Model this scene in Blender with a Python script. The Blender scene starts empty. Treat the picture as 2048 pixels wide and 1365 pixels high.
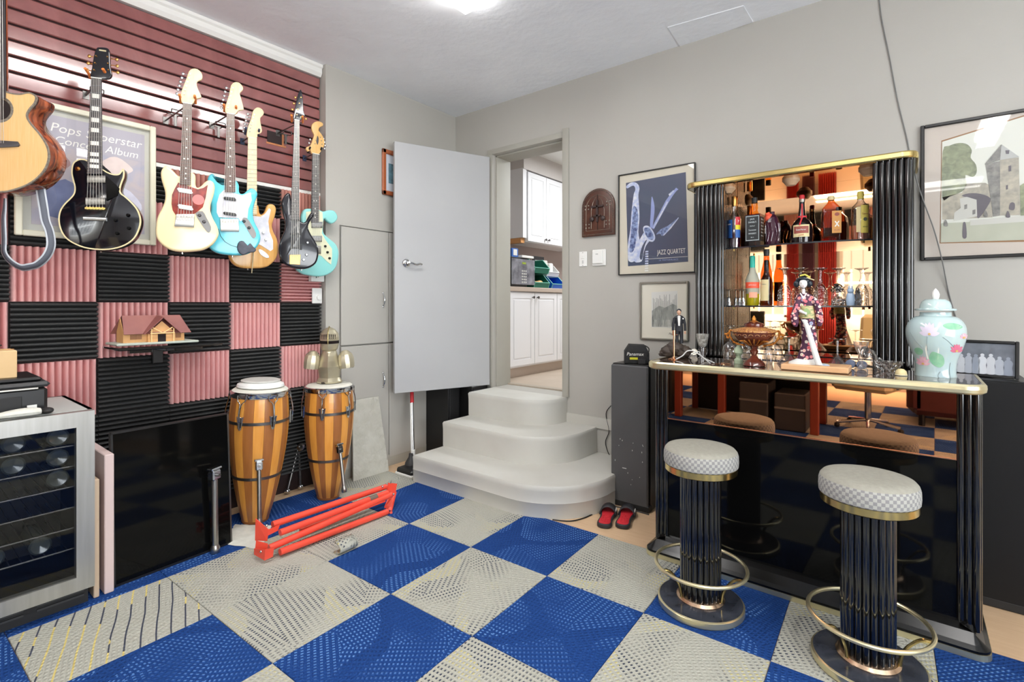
import bpy, bmesh, math, random
from mathutils import Vector, Matrix
random.seed(7)
S = bpy.context.scene
COL = S.collection
PI = math.pi
# ---------------- camera ----------------
FPX, CX, HY, CH, YAW = 1011.0, 1024.0, 609.0, 1.30, math.radians(38.2)
cd = bpy.data.cameras.new('camera'); cam = bpy.data.objects.new('camera', cd); COL.objects.link(cam)
cam.location = (0, 0, CH); cam.rotation_euler = (PI/2, 0, YAW)
cd.sensor_fit = 'HORIZONTAL'; cd.sensor_width = 36.0; cd.lens = 36.0*FPX/2048.0
cd.shift_y = (HY-682.5)/2048.0; cd.clip_start = 0.05
S.camera = cam
# ---------------- world and exposure ----------------
W = bpy.data.worlds.new('daylight'); S.world = W; W.use_nodes = True
bg = W.node_tree.nodes['Background']; bg.inputs[0].default_value = (0.86, 0.93, 1.0, 1); bg.inputs[1].default_value = 1.1
S.view_settings.view_transform = 'Standard'; S.view_settings.look = 'None'
S.view_settings.gamma = 1.0; S.view_settings.use_curve_mapping = False
S.view_settings.exposure = 0.78
S.cycles.max_bounces = 8; S.cycles.glossy_bounces = 5; S.cycles.transmission_bounces = 8
S.cycles.diffuse_bounces = 4; S.cycles.transparent_max_bounces = 12; S.cycles.caustics_reflective = False; S.cycles.caustics_refractive = False
S.cycles.sample_clamp_indirect = 4.0
def area(name, loc, rot, sx, sy, power, color=(1, 1, 1)):
    l = bpy.data.lights.new(name, 'AREA'); l.shape = 'RECTANGLE'; l.size = sx; l.size_y = sy
    l.energy = power; l.color = color
    o = bpy.data.objects.new(name, l); COL.objects.link(o); o.location = loc; o.rotation_euler = rot
    return o
# daylight entering through the two windows behind the camera; then an added fill lamp on the right
area('window_daylight', (-2.35, -4.22, 1.75), (-PI/2-math.radians(-36), 0, 0), 0.95, 1.2, 110, (0.93, 0.97, 1.0))
area('window_daylight', (-0.3, -4.22, 1.75), (-PI/2-math.radians(-36), 0, 0), 1.3, 1.2, 140, (0.93, 0.97, 1.0))
area('side_fill', (3.55, -0.2, 1.35), (0, PI/2+math.radians(38), 0), 2.2, 3.6, 112, (0.95, 0.98, 1.0))  # added fill lamp on the unseen side, tilted up to brighten the ceiling
# ceiling tubes (their fixtures are built further down)
area('tube_light', (-1.93, 1.15, 2.90), (0, 0, 0), 0.14, 1.9, 13, (1, 0.98, 0.96))
area('tube_light', (0.6, 0.6, 2.90), (0, 0, 0), 0.14, 1.9, 12, (1, 0.98, 0.96))  # added middle tube for fill light, no such fixture is seen
area('tube_light', (-0.2, -2.6, 2.90), (0, 0, 0), 1.9, 0.14, 8, (1, 0.98, 0.96))
area('kitchen_fill', (-2.2, 4.9, 2.93), (0, 0, 0), 0.8, 0.8, 27, (0.93, 0.97, 1.0))  # added fill lamp for the kitchen, without a fixture

# ---------------- pixel rays of the level camera, used to measure real positions ----------------
FV = (-math.sin(YAW), math.cos(YAW)); RV = (math.cos(YAW), math.sin(YAW))
def ray(u, v):
    k = (u-CX)/FPX
    return Vector((FV[0]+RV[0]*k, FV[1]+RV[1]*k, -(v-HY)/FPX))
O0 = Vector((0, 0, CH))
def onz(u, v, z=0.0): r = ray(u, v); return O0+r*((z-CH)/r.z)
def onx(u, v, x): r = ray(u, v); return O0+r*(x/r.x)
def ony(u, v, y): r = ray(u, v); return O0+r*(y/r.y)
def onplane(u, v, P, n):
    r = ray(u, v); return O0+r*((Vector(P)-O0).dot(n)/r.dot(n))

# ---------------- materials ----------------
def lin(c):
    if isinstance(c, str):
        c = tuple(int(c[i:i+2], 16) for i in (0, 2, 4))
    return tuple(((x/255)/12.92 if x/255 <= 0.04045 else ((x/255+0.055)/1.055)**2.4) for x in c)
MATS = {}
def mat(name, c, rough=0.5, metal=0.0, c2=None, scale=20.0, amt=0.5, bump=0.0, bscale=60.0, stretch=None, coat=0.0,
        trans=0.0, ior=1.45, emit=0.0, spec=None, alpha=None, dist=0.0, detail=4.0):
    m = bpy.data.materials.new(name); m.use_nodes = True
    nt = m.node_tree; b = nt.nodes['Principled BSDF']; N = nt.nodes.new; L = nt.links.new
    col = lin(c)+(1,)
    b.inputs['Base Color'].default_value = col; b.inputs['Roughness'].default_value = rough; b.inputs['Metallic'].default_value = metal
    if coat: b.inputs['Coat Weight'].default_value = coat; b.inputs['Coat Roughness'].default_value = 0.05
    if trans: b.inputs['Transmission Weight'].default_value = trans; b.inputs['IOR'].default_value = ior
    if spec is not None: b.inputs['Specular IOR Level'].default_value = spec
    if alpha is not None: b.inputs['Alpha'].default_value = alpha
    if emit: b.inputs['Emission Color'].default_value = col; b.inputs['Emission Strength'].default_value = emit
    if c2 is not None or bump:
        tc = N('ShaderNodeTexCoord'); mp = N('ShaderNodeMapping'); L(tc.outputs['Object'], mp.inputs[0])
        if stretch: mp.inputs['Scale'].default_value = stretch
    if c2 is not None:
        nz = N('ShaderNodeTexNoise'); nz.inputs['Scale'].default_value = scale; nz.inputs['Detail'].default_value = detail; nz.inputs['Distortion'].default_value = dist
        L(mp.outputs[0], nz.inputs['Vector'])
        rp = N('ShaderNodeValToRGB'); rp.color_ramp.elements[0].position = 0.5-amt/2; rp.color_ramp.elements[1].position = 0.5+amt/2
        rp.color_ramp.elements[0].color = col; rp.color_ramp.elements[1].color = lin(c2)+(1,)
        L(nz.outputs[0], rp.inputs[0]); L(rp.outputs[0], b.inputs['Base Color'])
    if bump:
        n2 = N('ShaderNodeTexNoise'); n2.inputs['Scale'].default_value = bscale; n2.inputs['Detail'].default_value = 4
        L(mp.outputs[0], n2.inputs['Vector'])
        bp = N('ShaderNodeBump'); bp.inputs['Strength'].default_value = bump; bp.inputs['Distance'].default_value = 0.01
        L(n2.outputs[0], bp.inputs['Height']); L(bp.outputs[0], b.inputs['Normal'])
    MATS[name] = m
    return m
def M(n): return MATS[n]

mat('greige', (183, 181, 174), 0.6, c2=(178, 175, 168), scale=2.0, bump=0.08, bscale=25)
mat('greige_dk', (174, 172, 162), 0.6, c2=(168, 165, 155), scale=3.0)
mat('ceil', (246, 249, 253), 0.85, c2=(239, 242, 247), scale=3.0, bump=0.5, bscale=14)
mat('step_paint', (204, 203, 196), 0.55, c2=(196, 194, 186), scale=4.0, bump=0.15, bscale=9)
mat('white_trim', (232, 232, 228), 0.4)
mat('door_white', (180, 181, 182), 0.4, c2=(174, 175, 177), scale=2.0)
mat('wood_floor', (226, 194, 158), 0.4, c2=(211, 176, 138), scale=6, stretch=(1, 8, 1), amt=0.6)
mat('slat_red', (150, 92, 89), 0.16, c2=(124, 68, 67), scale=5, amt=0.5, dist=1.2, spec=1.0, coat=0.6)
mat('groove', (36, 18, 18), 0.6)
mat('foam_pink', (232, 178, 174), 0.95, c2=(218, 160, 160), scale=6)
mat('foam_black', (62, 62, 61), 0.9, c2=(52, 53, 54), scale=6)
mat('foam_brown', (206, 150, 136), 0.95, c2=(190, 132, 120), scale=6)
mat('black_gloss', (10, 10, 10), 0.06, spec=0.18)
mat('plinth_black', (9, 9, 9), 0.22, spec=0.35)
mat('spk_black', (20, 20, 21), 0.6, c2=(16, 16, 17), scale=4, spec=.3)
mat('black_lacquer', (12, 12, 13), 0.09, coat=0.8)
mat('black_satin', (20, 20, 21), 0.35)
mat('black_matte', (30, 30, 31), 0.6)
mat('dark_grey', (62, 62, 63), 0.45, c2=(56, 56, 57), scale=3)
mat('chrome', (205, 207, 208), 0.12, 1.0)
mat('steel', (176, 174, 168), 0.32, 1.0, c2=(168, 166, 160), scale=30, stretch=(1, 1, 20))
mat('steel_fridge', (186, 185, 180), 0.34, 0.75, c2=(170, 168, 162), scale=8, stretch=(6, 6, .4))
mat('brass', (214, 190, 124), 0.22, 1.0)
mat('brass_pale', (234, 223, 182), 0.3, 0.9)
mat('gold', (214, 160, 92), 0.2, 1.0)
mat('iron', (110, 108, 106), 0.3, 0.9)
mat('bronze_mirror', (236, 194, 152), 0.02, 1.0)
mat('bronze_mirror_dk', (120, 84, 66), 0.03, 1.0)
mat('white', (236, 236, 232), 0.4)
mat('cream_frame', (226, 222, 200), 0.4)
mat('matboard', (216, 210, 192), 0.8)
mat('matboard_pink', (204, 194, 183), 0.8)
mat('glass', (255, 255, 255), 0.0, trans=1.0, ior=1.45)
mat('glass_bumpy', (250, 250, 250), 0.06, trans=1.0, ior=1.5, bump=0.4, bscale=70)
mat('cord_grey', (120, 120, 118), 0.5)
mat('cord_white', (215, 215, 212), 0.5)
mat('cord_black', (22, 22, 22), 0.5)
mat('tube_glow', (255, 252, 248), 0.5, emit=10.0)

def pane_mat(name, tint=(1, 1, 1), a=0.10):
    m = bpy.data.materials.new(name); m.use_nodes = True; nt = m.node_tree; nt.nodes.clear(); N = nt.nodes.new; L = nt.links.new
    o = N('ShaderNodeOutputMaterial'); mx = N('ShaderNodeMixShader'); t = N('ShaderNodeBsdfTransparent'); g = N('ShaderNodeBsdfGlossy')
    g.inputs['Roughness'].default_value = 0.02; t.inputs[0].default_value = tint+(1,)
    fr = N('ShaderNodeFresnel'); fr.inputs[0].default_value = 1.5
    ge = N('ShaderNodeNewGeometry'); iv = N('ShaderNodeMath'); iv.operation = 'SUBTRACT'; iv.inputs[0].default_value = 1.0; L(ge.outputs['Backfacing'], iv.inputs[1])
    ml = N('ShaderNodeMath'); ml.operation = 'MULTIPLY'; L(fr.outputs[0], ml.inputs[0]); L(iv.outputs[0], ml.inputs[1]); L(ml.outputs[0], mx.inputs[0]); L(t.outputs[0], mx.inputs[1]); L(g.outputs[0], mx.inputs[2]); L(mx.outputs[0], o.inputs[0])
    MATS[name] = m; return m
pane_mat('pane')
def glassware(name, lo, hi, tint, bump=0.0, bs=60.0):
    m = bpy.data.materials.new(name); m.use_nodes = True; nt = m.node_tree; nt.nodes.clear(); N = nt.nodes.new; L = nt.links.new
    o = N('ShaderNodeOutputMaterial'); mx = N('ShaderNodeMixShader'); t = N('ShaderNodeBsdfTransparent'); g = N('ShaderNodeBsdfGlossy'); g.inputs['Roughness'].default_value = 0.06
    t.inputs[0].default_value = tint+(1,); lw = N('ShaderNodeLayerWeight'); lw.inputs[0].default_value = 0.5
    mr = N('ShaderNodeMapRange'); mr.inputs[1].default_value = 0.25; mr.inputs[2].default_value = 1.0; mr.inputs[3].default_value = lo; mr.inputs[4].default_value = hi
    L(lw.outputs['Facing'], mr.inputs[0]); L(mr.outputs[0], mx.inputs[0]); L(t.outputs[0], mx.inputs[1]); L(g.outputs[0], mx.inputs[2]); L(mx.outputs[0], o.inputs[0])
    if bump:
        tc = N('ShaderNodeTexCoord'); v = N('ShaderNodeTexVoronoi'); v.inputs['Scale'].default_value = bs; L(tc.outputs['Object'], v.inputs['Vector']); b = N('ShaderNodeBump'); b.inputs['Strength'].default_value = bump; b.inputs['Distance'].default_value = 0.01
        L(v.outputs['Distance'], b.inputs['Height']); L(b.outputs[0], g.inputs['Normal']); L(b.outputs[0], lw.inputs['Normal'])
    MATS[name] = m; return m
glassware('stemware', 0.16, 0.92, (.97, .97, .97)); glassware('cut_crystal', 0.15, 0.85, (.96, .95, .94), 1.0, 75.0); glassware('lilac_ware', 0.10, 0.75, (.95, .91, .96))
pane_mat('cooler_glass', (.80, .81, .82)); pane_mat('thin_glass', (.93, .95, .95)); pane_mat('thin_amber', (.86, .40, .14)); pane_mat('thin_amber_lt', (.95, .62, .22)); pane_mat('thin_whisky', (.55, .16, .06)); pane_mat('thin_lilac', (.93, .90, .94))

# ---------------- mesh builder ----------------
class MB:
    def __init__(s): s.v = []; s.f = []; s.uv = None
    def add(s, vs, fs):
        o = len(s.v); s.v += [tuple(p) for p in vs]; s.f += [tuple(i+o for i in f) for f in fs]; return s
    def box(s, c, d, rz=0.0, mx=None):
        h = [x/2 for x in d]; vs = []
        for sx in (-1, 1):
            for sy in (-1, 1):
                for sz in (-1, 1): vs.append(Vector((sx*h[0], sy*h[1], sz*h[2])))
        if rz: R = Matrix.Rotation(rz, 3, 'Z'); vs = [R@p for p in vs]
        if mx is not None: vs = [mx@p for p in vs]
        vs = [p+Vector(c) for p in vs]
        return s.add(vs, [(0, 1, 3, 2), (4, 6, 7, 5), (0, 4, 5, 1), (2, 3, 7, 6), (0, 2, 6, 4), (1, 5, 7, 3)])
    def bb(s, a, b): return s.box([(a[i]+b[i])/2 for i in range(3)], [abs(b[i]-a[i]) for i in range(3)])
    def bevbox(s, c, d, r, rz=0.0, mx=None):
        # box with chamfered edges (24 verts)
        h = [x/2 for x in d]; r = min(r, min(h)*0.98); vs = []; idx = {}
        for sx in (-1, 1):
            for sy in (-1, 1):
                for sz in (-1, 1):
                    for k in range(3):
                        p = [sx*(h[0]-r), sy*(h[1]-r), sz*(h[2]-r)]; p[k] += (sx, sy, sz)[k]*r
                        idx[(sx, sy, sz, k)] = len(vs); vs.append(Vector(p))
        if rz: R = Matrix.Rotation(rz, 3, 'Z'); vs = [R@p for p in vs]
        if mx is not None: vs = [mx@p for p in vs]
        vs = [p+Vector(c) for p in vs]; fs = []
        for k in range(3):
            i, j = (k+1) % 3, (k+2) % 3
            for sg in (-1, 1):
                q = []
                for (a, b) in ((-1, -1), (1, -1), (1, 1), (-1, 1)):
                    t = [0, 0, 0]; t[k] = sg; t[i] = a; t[j] = b; q.append(idx[(*t, k)])
                fs.append(tuple(q if sg > 0 else q[::-1]))
        for k in range(3):
            i, j = (k+1) % 3, (k+2) % 3
            for a in (-1, 1):
                for b in (-1, 1):
                    t0 = [0, 0, 0]; t0[i] = a; t0[j] = b; t0[k] = -1; t1 = list(t0); t1[k] = 1
                    q = [idx[(*t0, i)], idx[(*t1, i)], idx[(*t1, j)], idx[(*t0, j)]]
                    fs.append(tuple(q if a*b < 0 else q[::-1]))
        for sx in (-1, 1):
            for sy in (-1, 1):
                for sz in (-1, 1):
                    q = [idx[(sx, sy, sz, k)] for k in range(3)]; fs.append(tuple(q if sx*sy*sz > 0 else q[::-1]))
        return s.add(vs, fs)
    def cyl(s, a, b, r0, r1=None, n=16, caps=True):
        r1 = r0 if r1 is None else r1
        a = Vector(a); b = Vector(b); d = (b-a).normalized()
        x = d.orthogonal().normalized(); y = d.cross(x); vs = []; fs = []
        for p, r in ((a, r0), (b, r1)):
            for i in range(n):
                t = 2*PI*i/n; vs.append(p+x*(r*math.cos(t))+y*(r*math.sin(t)))
        for i in range(n): j = (i+1) % n; fs.append((i, j, n+j, n+i))
        if caps: fs.append(tuple(range(n-1, -1, -1))); fs.append(tuple(range(n, 2*n)))
        return s.add(vs, fs)
    def lathe(s, prof, n=24, c=(0, 0, 0), sx=1.0, sy=1.0, flute=0.0, nf=0, mx=None):
        vs = []; fs = []; c = Vector(c)
        for (r, z) in prof:
            for i in range(n):
                t = 2*PI*i/n; rr = r*(1-flute*(0.5-0.5*math.cos(nf*t))) if nf else r
                p = Vector((rr*math.cos(t)*sx, rr*math.sin(t)*sy, z))
                if mx is not None: p = mx@p
                vs.append(p+c)
        m = len(prof)
        for k in range(m-1):
            for i in range(n): j = (i+1) % n; fs.append((k*n+i, k*n+j, (k+1)*n+j, (k+1)*n+i))
        if prof[0][0] > 1e-6: fs.append(tuple(range(n-1, -1, -1)))
        if prof[-1][0] > 1e-6: fs.append(tuple((m-1)*n+i for i in range(n)))
        return s.add(vs, fs)
    def tube(s, pts, r, n=8, closed=False, rs=None):
        pts = [Vector(p) for p in pts]; m = len(pts); vs = []; fs = []
        up = None
        for k in range(m):
            a = pts[k-1] if (k > 0 or closed) else pts[k]; b = pts[(k+1) % m] if (k < m-1 or closed) else pts[k]
            d = (b-a).normalized()
            if up is None: x = d.orthogonal().normalized()
            else:
                x = up-d*up.dot(d); x = x.normalized() if x.length > 1e-6 else d.orthogonal().normalized()
            up = x; y = d.cross(x); rr = rs[k] if rs else r
            for i in range(n): t = 2*PI*i/n; vs.append(pts[k]+x*(rr*math.cos(t))+y*(rr*math.sin(t)))
        for k in range(m if closed else m-1):
            k2 = (k+1) % m
            for i in range(n): j = (i+1) % n; fs.append((k*n+i, k*n+j, k2*n+j, k2*n+i))
        if not closed: fs.append(tuple(range(n-1, -1, -1))); fs.append(tuple((m-1)*n+i for i in range(n)))
        return s.add(vs, fs)
    def sphere(s, c, r, n=14, m=8, sc=(1, 1, 1), mx=None):
        prof = [(max(1e-4, math.sin(PI*k/m))*1.0, -math.cos(PI*k/m)) for k in range(m+1)]
        vs = []; fs = []
        for (rr, z) in prof:
            for i in range(n):
                t = 2*PI*i/n; p = Vector((rr*math.cos(t)*r*sc[0], rr*math.sin(t)*r*sc[1], z*r*sc[2]))
                if mx is not None: p = mx@p
                vs.append(p+Vector(c))
        for k in range(m):
            for i in range(n): j = (i+1) % n; fs.append((k*n+i, k*n+j, (k+1)*n+j, (k+1)*n+i))
        return s.add(vs, fs)
    def strip(s, a, b, closed=False):
        n = len(a); fs = [(i, (i+1) % n, n+(i+1) % n, n+i) for i in range(n if closed else n-1)]
        return s.add(list(a)+list(b), fs)
    def build(s, name, m, parent=None, smooth=False, loc=None, bevel=0.0, label=None, kind=None, angle=35):
        me = bpy.data.meshes.new(name); me.from_pydata([tuple(p) for p in s.v], [], s.f); me.validate()
        bm = bmesh.new(); bm.from_mesh(me); bmesh.ops.recalc_face_normals(bm, faces=bm.faces)
        if bevel:
            es = [e for e in bm.edges if len(e.link_faces) == 2 and e.calc_face_angle(0) > 0.6]
            bmesh.ops.bevel(bm, geom=es, offset=bevel, segments=2, affect='EDGES', profile=0.6, clamp_overlap=True)
        bm.to_mesh(me); bm.free()
        if smooth or bevel:
            me.polygons.foreach_set('use_smooth', [True]*len(me.polygons)); me.set_sharp_from_angle(angle=math.radians(angle))
        me.materials.append(M(m) if isinstance(m, str) else m)
        o = bpy.data.objects.new(name, me); COL.objects.link(o)
        if parent is not None: o.parent = parent
        if loc is not None: o.location = loc
        if label: o['label'] = label
        if kind: o['kind'] = kind
        return o
def thing(name, label, cat, loc=(0, 0, 0), rz=0.0, group=None, rot=None):
    o = bpy.data.objects.new(name, None); COL.objects.link(o); o.location = loc
    o.rotation_euler = rot if rot else (0, 0, rz); o.empty_display_size = 0.1
    o['label'] = label; o['category'] = cat
    if group: o['group'] = group
    return o
def tag(o, label, cat, group=None):
    o['label'] = label; o['category'] = cat
    if group: o['group'] = group
    return o
def struct(o): o['kind'] = 'structure'; return o
def dup(src, parent=None, loc=None, name=None):
    c = src.copy(); COL.objects.link(c)
    if parent is not None: c.parent = parent
    if loc is not None: c.location = loc
    return c
def tree(o, parent=None):
    c = o.copy(); COL.objects.link(c)
    if parent is not None: c.parent = parent
    for ch in [x for x in bpy.data.objects if x.parent == o and x is not c]: tree(ch, c)
    return c
# ---- outlines ----
def catmull(pts, n=4, closed=True):
    out = []; m = len(pts)
    for i in range(m if closed else m-1):
        p0, p1, p2, p3 = (Vector(pts[(i-1) % m]), Vector(pts[i]), Vector(pts[(i+1) % m]), Vector(pts[(i+2) % m])) if closed else \
            (Vector(pts[max(0, i-1)]), Vector(pts[i]), Vector(pts[i+1]), Vector(pts[min(m-1, i+2)]))
        for k in range(n):
            t = k/n
            out.append(0.5*((2*p1)+(p2-p0)*t+(2*p0-5*p1+4*p2-p3)*t*t+(3*p1-p0-3*p2+p3)*t**3))
    if not closed: out.append(Vector(pts[-1]))
    return out
def offset2(poly, d):
    n = len(poly); out = []; A = sum(poly[i][0]*poly[(i+1) % n][1]-poly[(i+1) % n][0]*poly[i][1] for i in range(n))
    sg = 1 if A > 0 else -1
    for i in range(n):
        a = Vector(poly[i-1][:2]); b = Vector(poly[i][:2]); c = Vector(poly[(i+1) % n][:2])
        t = (c-a)
        if t.length < 1e-9: out.append(b); continue
        t.normalize(); nrm = Vector((-t.y, t.x))*sg
        out.append(b+nrm*d)
    return out
def slab(mb, poly, z0, z1, r=0.0, fr=None, seg=3):
    """outline poly (2D) extruded from z0 (back) to z1 (front) with edges rounded by r; fr maps (a,b,c)->Vector"""
    fr = fr or (lambda a, b, c: Vector((a, b, c)))
    rings = []
    if r > 0:
        for k in range(seg+1):
            t = PI/2*k/seg; rings.append((r*(1-math.sin(t)), z0+r*(1-math.cos(t))))
        rings2 = [(o, z1-(z-z0)) for o, z in reversed(rings)]; rings += rings2
    else: rings = [(0, z0), (0, z1)]
    n = len(poly); vs = []; fs = []
    for off, z in rings:
        pp = offset2(poly, off) if off > 1e-6 else [Vector(p[:2]) for p in poly]
        for p in pp: vs.append(fr(p[0], p[1], z))
    m = len(rings)
    for k in range(m-1):
        for i in range(n): j = (i+1) % n; fs.append((k*n+i, k*n+j, (k+1)*n+j, (k+1)*n+i))
    fs.append(tuple(range(n-1, -1, -1))); fs.append(tuple((m-1)*n+i for i in range(n)))
    return mb.add(vs, fs)
def text(name, body, size, m, parent, loc, rot, label=None, extrude=0.0004, align='CENTER', squeeze=1.0, shear=0.0):
    cu = bpy.data.curves.new(name, 'FONT'); cu.body = body; cu.size = size; cu.extrude = extrude; cu.align_x = align; cu.align_y = 'CENTER'; cu.shear = shear
    cu.resolution_u = 3
    t = bpy.data.objects.new(name, cu); dg = None
    COL.objects.link(t); bpy.context.view_layer.update()
    me = bpy.data.meshes.new_from_object(t); bpy.data.objects.remove(t); bpy.data.curves.remove(cu)
    me.name = name; me.materials.clear(); me.materials.append(M(m) if isinstance(m, str) else m)
    if squeeze != 1.0:
        for v in me.vertices: v.co.x *= squeeze
    o = bpy.data.objects.new(name, me); COL.objects.link(o); o.parent = parent; o.location = loc; o.rotation_euler = rot
    if label: o['label'] = label
    return o
# =============== SHELL ===============
XW = -3.39; YW = 3.35; ZC = 3.03; XC = -3.30; YP = 2.028   # slat wall plane, bar wall, ceiling, cupboard wall, pilaster edge
floor = struct(MB().bb((-3.9, -4.5, -0.12), (3.8, 3.6, 0)).build('floor', 'wood_floor'))
struct(MB().bb((-3.9, -4.5, ZC), (3.8, 3.6, ZC+0.12)).build('ceiling', 'ceil'))
# carpet tiles laid chequerwise on the floor
def carpet(name, base, dots, base2=None):
    m = bpy.data.materials.new(name); m.use_nodes = True; nt = m.node_tree; b = nt.nodes['Principled BSDF']; N = nt.nodes.new; L = nt.links.new
    b.inputs['Roughness'].default_value = 0.95; b.inputs['Specular IOR Level'].default_value = 0.1
    tc = N('ShaderNodeTexCoord'); oi = N('ShaderNodeObjectInfo')
    mp = N('ShaderNodeMapping'); L(tc.outputs['Object'], mp.inputs[0])
    cb = N('ShaderNodeCombineXYZ'); ml = N('ShaderNodeMath'); ml.operation = 'MULTIPLY'; ml.inputs[1].default_value = 37.0
    L(oi.outputs['Random'], ml.inputs[0]); L(ml.outputs[0], cb.inputs[0]); L(ml.outputs[0], cb.inputs[1])
    def noise(sc, det=2.0, off=0.0):
        va = N('ShaderNodeVectorMath'); va.operation = 'ADD'; L(mp.outputs[0], va.inputs[0]); L(cb.outputs[0], va.inputs[1])
        v2 = N('ShaderNodeVectorMath'); v2.operation = 'ADD'; L(va.outputs[0], v2.inputs[0]); v2.inputs[1].default_value = (off, off*2, 0)
        n = N('ShaderNodeTexNoise'); n.inputs['Scale'].default_value = sc; n.inputs['Detail'].default_value = det; L(v2.outputs[0], n.inputs['Vector']); return n
    # direction of the stitch rows changes from zone to zone
    rot = N('ShaderNodeVectorRotate'); rot.rotation_type = 'Z_AXIS'; L(mp.outputs[0], rot.inputs['Vector'])
    va_ = N('ShaderNodeVectorMath'); va_.operation = 'ADD'; L(mp.outputs[0], va_.inputs[0]); L(cb.outputs[0], va_.inputs[1])
    zn = N('ShaderNodeTexVoronoi'); zn.inputs['Scale'].default_value = 2.6; L(va_.outputs[0], zn.inputs['Vector']); st = N('ShaderNodeSeparateXYZ'); L(zn.outputs['Color'], st.inputs[0])
    m2 = N('ShaderNodeMath'); m2.operation = 'MULTIPLY'; m2.inputs[1].default_value = 3.0; L(st.outputs[0], m2.inputs[0])
    m3 = N('ShaderNodeMath'); m3.operation = 'ADD'; L(m2.outputs[0], m3.inputs[0]); L(ml.outputs[0], m3.inputs[1]); L(m3.outputs[0], rot.inputs['Angle'])
    sp = N('ShaderNodeSeparateXYZ'); L(rot.outputs[0], sp.inputs[0])
    def sn(sock, k, ph=0.0):
        a = N('ShaderNodeMath'); a.operation = 'MULTIPLY_ADD'; a.inputs[1].default_value = k; a.inputs[2].default_value = ph; L(sock, a.inputs[0])
        c = N('ShaderNodeMath'); c.operation = 'SINE'; L(a.outputs[0], c.inputs[0]); return c.outputs[0]
    a = sn(sp.outputs[0], 2*PI/0.0155); c = sn(sp.outputs[1], 2*PI/0.022)
    mn = N('ShaderNodeMath'); mn.operation = 'MINIMUM'; L(a, mn.inputs[0]); L(c, mn.inputs[1])
    gt = N('ShaderNodeMath'); gt.operation = 'GREATER_THAN'; gt.inputs[1].default_value = 0.25; L(mn.outputs[0], gt.inputs[0])
    pr = noise(3.5, 1.0, 5.0); pm = N('ShaderNodeMapRange'); pm.inputs[1].default_value = 0.38; pm.inputs[2].default_value = 0.58; L(pr.outputs[0], pm.inputs[0])
    mk = N('ShaderNodeMath'); mk.operation = 'MULTIPLY'; L(gt.outputs[0], mk.inputs[0]); L(pm.outputs[0], mk.inputs[1])
    fz = noise(160.0, 2.0); rp = N('ShaderNodeValToRGB'); rp.color_ramp.elements[0].position = 0.35; rp.color_ramp.elements[1].position = 0.7
    rp.color_ramp.elements[0].color = lin(base)+(1,); rp.color_ramp.elements[1].color = lin(base2 or base)+(1,); L(fz.outputs[0], rp.inputs[0])
    cz = noise(2.2, 0.0, 11.0); cr = N('ShaderNodeValToRGB'); cr.color_ramp.interpolation = 'CONSTANT'
    cr.color_ramp.elements[0].color = lin(dots[0])+(1,); cr.color_ramp.elements[1].position = 0.47; cr.color_ramp.elements[1].color = lin(dots[1])+(1,)
    if len(dots) > 2: e = cr.color_ramp.elements.new(0.56); e.color = lin(dots[2])+(1,)
    L(cz.outputs[0], cr.inputs[0])
    mx = N('ShaderNodeMixRGB'); L(mk.outputs[0], mx.inputs[0]); L(rp.outputs[0], mx.inputs[1]); L(cr.outputs[0], mx.inputs[2]); L(mx.outputs[0], b.inputs['Base Color'])
    bp = N('ShaderNodeBump'); bp.inputs['Strength'].default_value = 0.5; bp.inputs['Distance'].default_value = 0.003
    ad = N('ShaderNodeMath'); ad.operation = 'ADD'; L(mn.outputs[0], ad.inputs[0]); L(fz.outputs[0], ad.inputs[1]); L(ad.outputs[0], bp.inputs['Height']); L(bp.outputs[0], b.inputs['Normal'])
    MATS[name] = m
carpet('carpet_blue', (26, 58, 118), [(84, 124, 184), (28, 56, 108), (96, 138, 196)], (38, 74, 136))
carpet('carpet_grey', (168, 168, 157), [(62, 68, 84), (200, 190, 126), (66, 72, 88)], (184, 183, 171))
def striped():
    m = M('carpet_grey').copy(); nt = m.node_tree; N = nt.nodes.new; L = nt.links.new; mx = [n for n in nt.nodes if n.bl_idname == 'ShaderNodeMixRGB'][0]; tc = [n for n in nt.nodes if n.bl_idname == 'ShaderNodeTexCoord'][0]
    mp = N('ShaderNodeMapping'); mp.inputs['Rotation'].default_value = (0, 0, -1.25); L(tc.outputs['Object'], mp.inputs[0]); w = N('ShaderNodeTexWave'); w.inputs['Scale'].default_value = 6.5; w.inputs['Distortion'].default_value = 1.2; w.inputs['Detail'].default_value = 1; w.inputs['Detail Scale'].default_value = .6; L(mp.outputs[0], w.inputs[0])
    r = N('ShaderNodeValToRGB'); r.color_ramp.elements[0].position = .015; r.color_ramp.elements[0].color = (1, 1, 1, 1); r.color_ramp.elements[1].position = .055; r.color_ramp.elements[1].color = (0, 0, 0, 1); L(w.outputs[0], r.inputs[0])
    nz = N('ShaderNodeTexNoise'); nz.inputs['Scale'].default_value = 3.0; L(tc.outputs['Object'], nz.inputs[0]); c = N('ShaderNodeValToRGB'); c.color_ramp.interpolation = 'CONSTANT'; c.color_ramp.elements[0].color = lin((66, 70, 84))+(1,); c.color_ramp.elements[1].position = .52; c.color_ramp.elements[1].color = lin((214, 196, 120))+(1,); L(nz.outputs[0], c.inputs[0])
    L(r.outputs[0], mx.inputs[0]); L(c.outputs[0], mx.inputs[2]); MATS['carpet_striped'] = m
striped()
def gp(a, b): return Vector((-2.3183+0.4804*a-0.0172*b, 1.9675+0.0130*a+0.5413*b, 0.0))
tiles = {}
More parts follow.
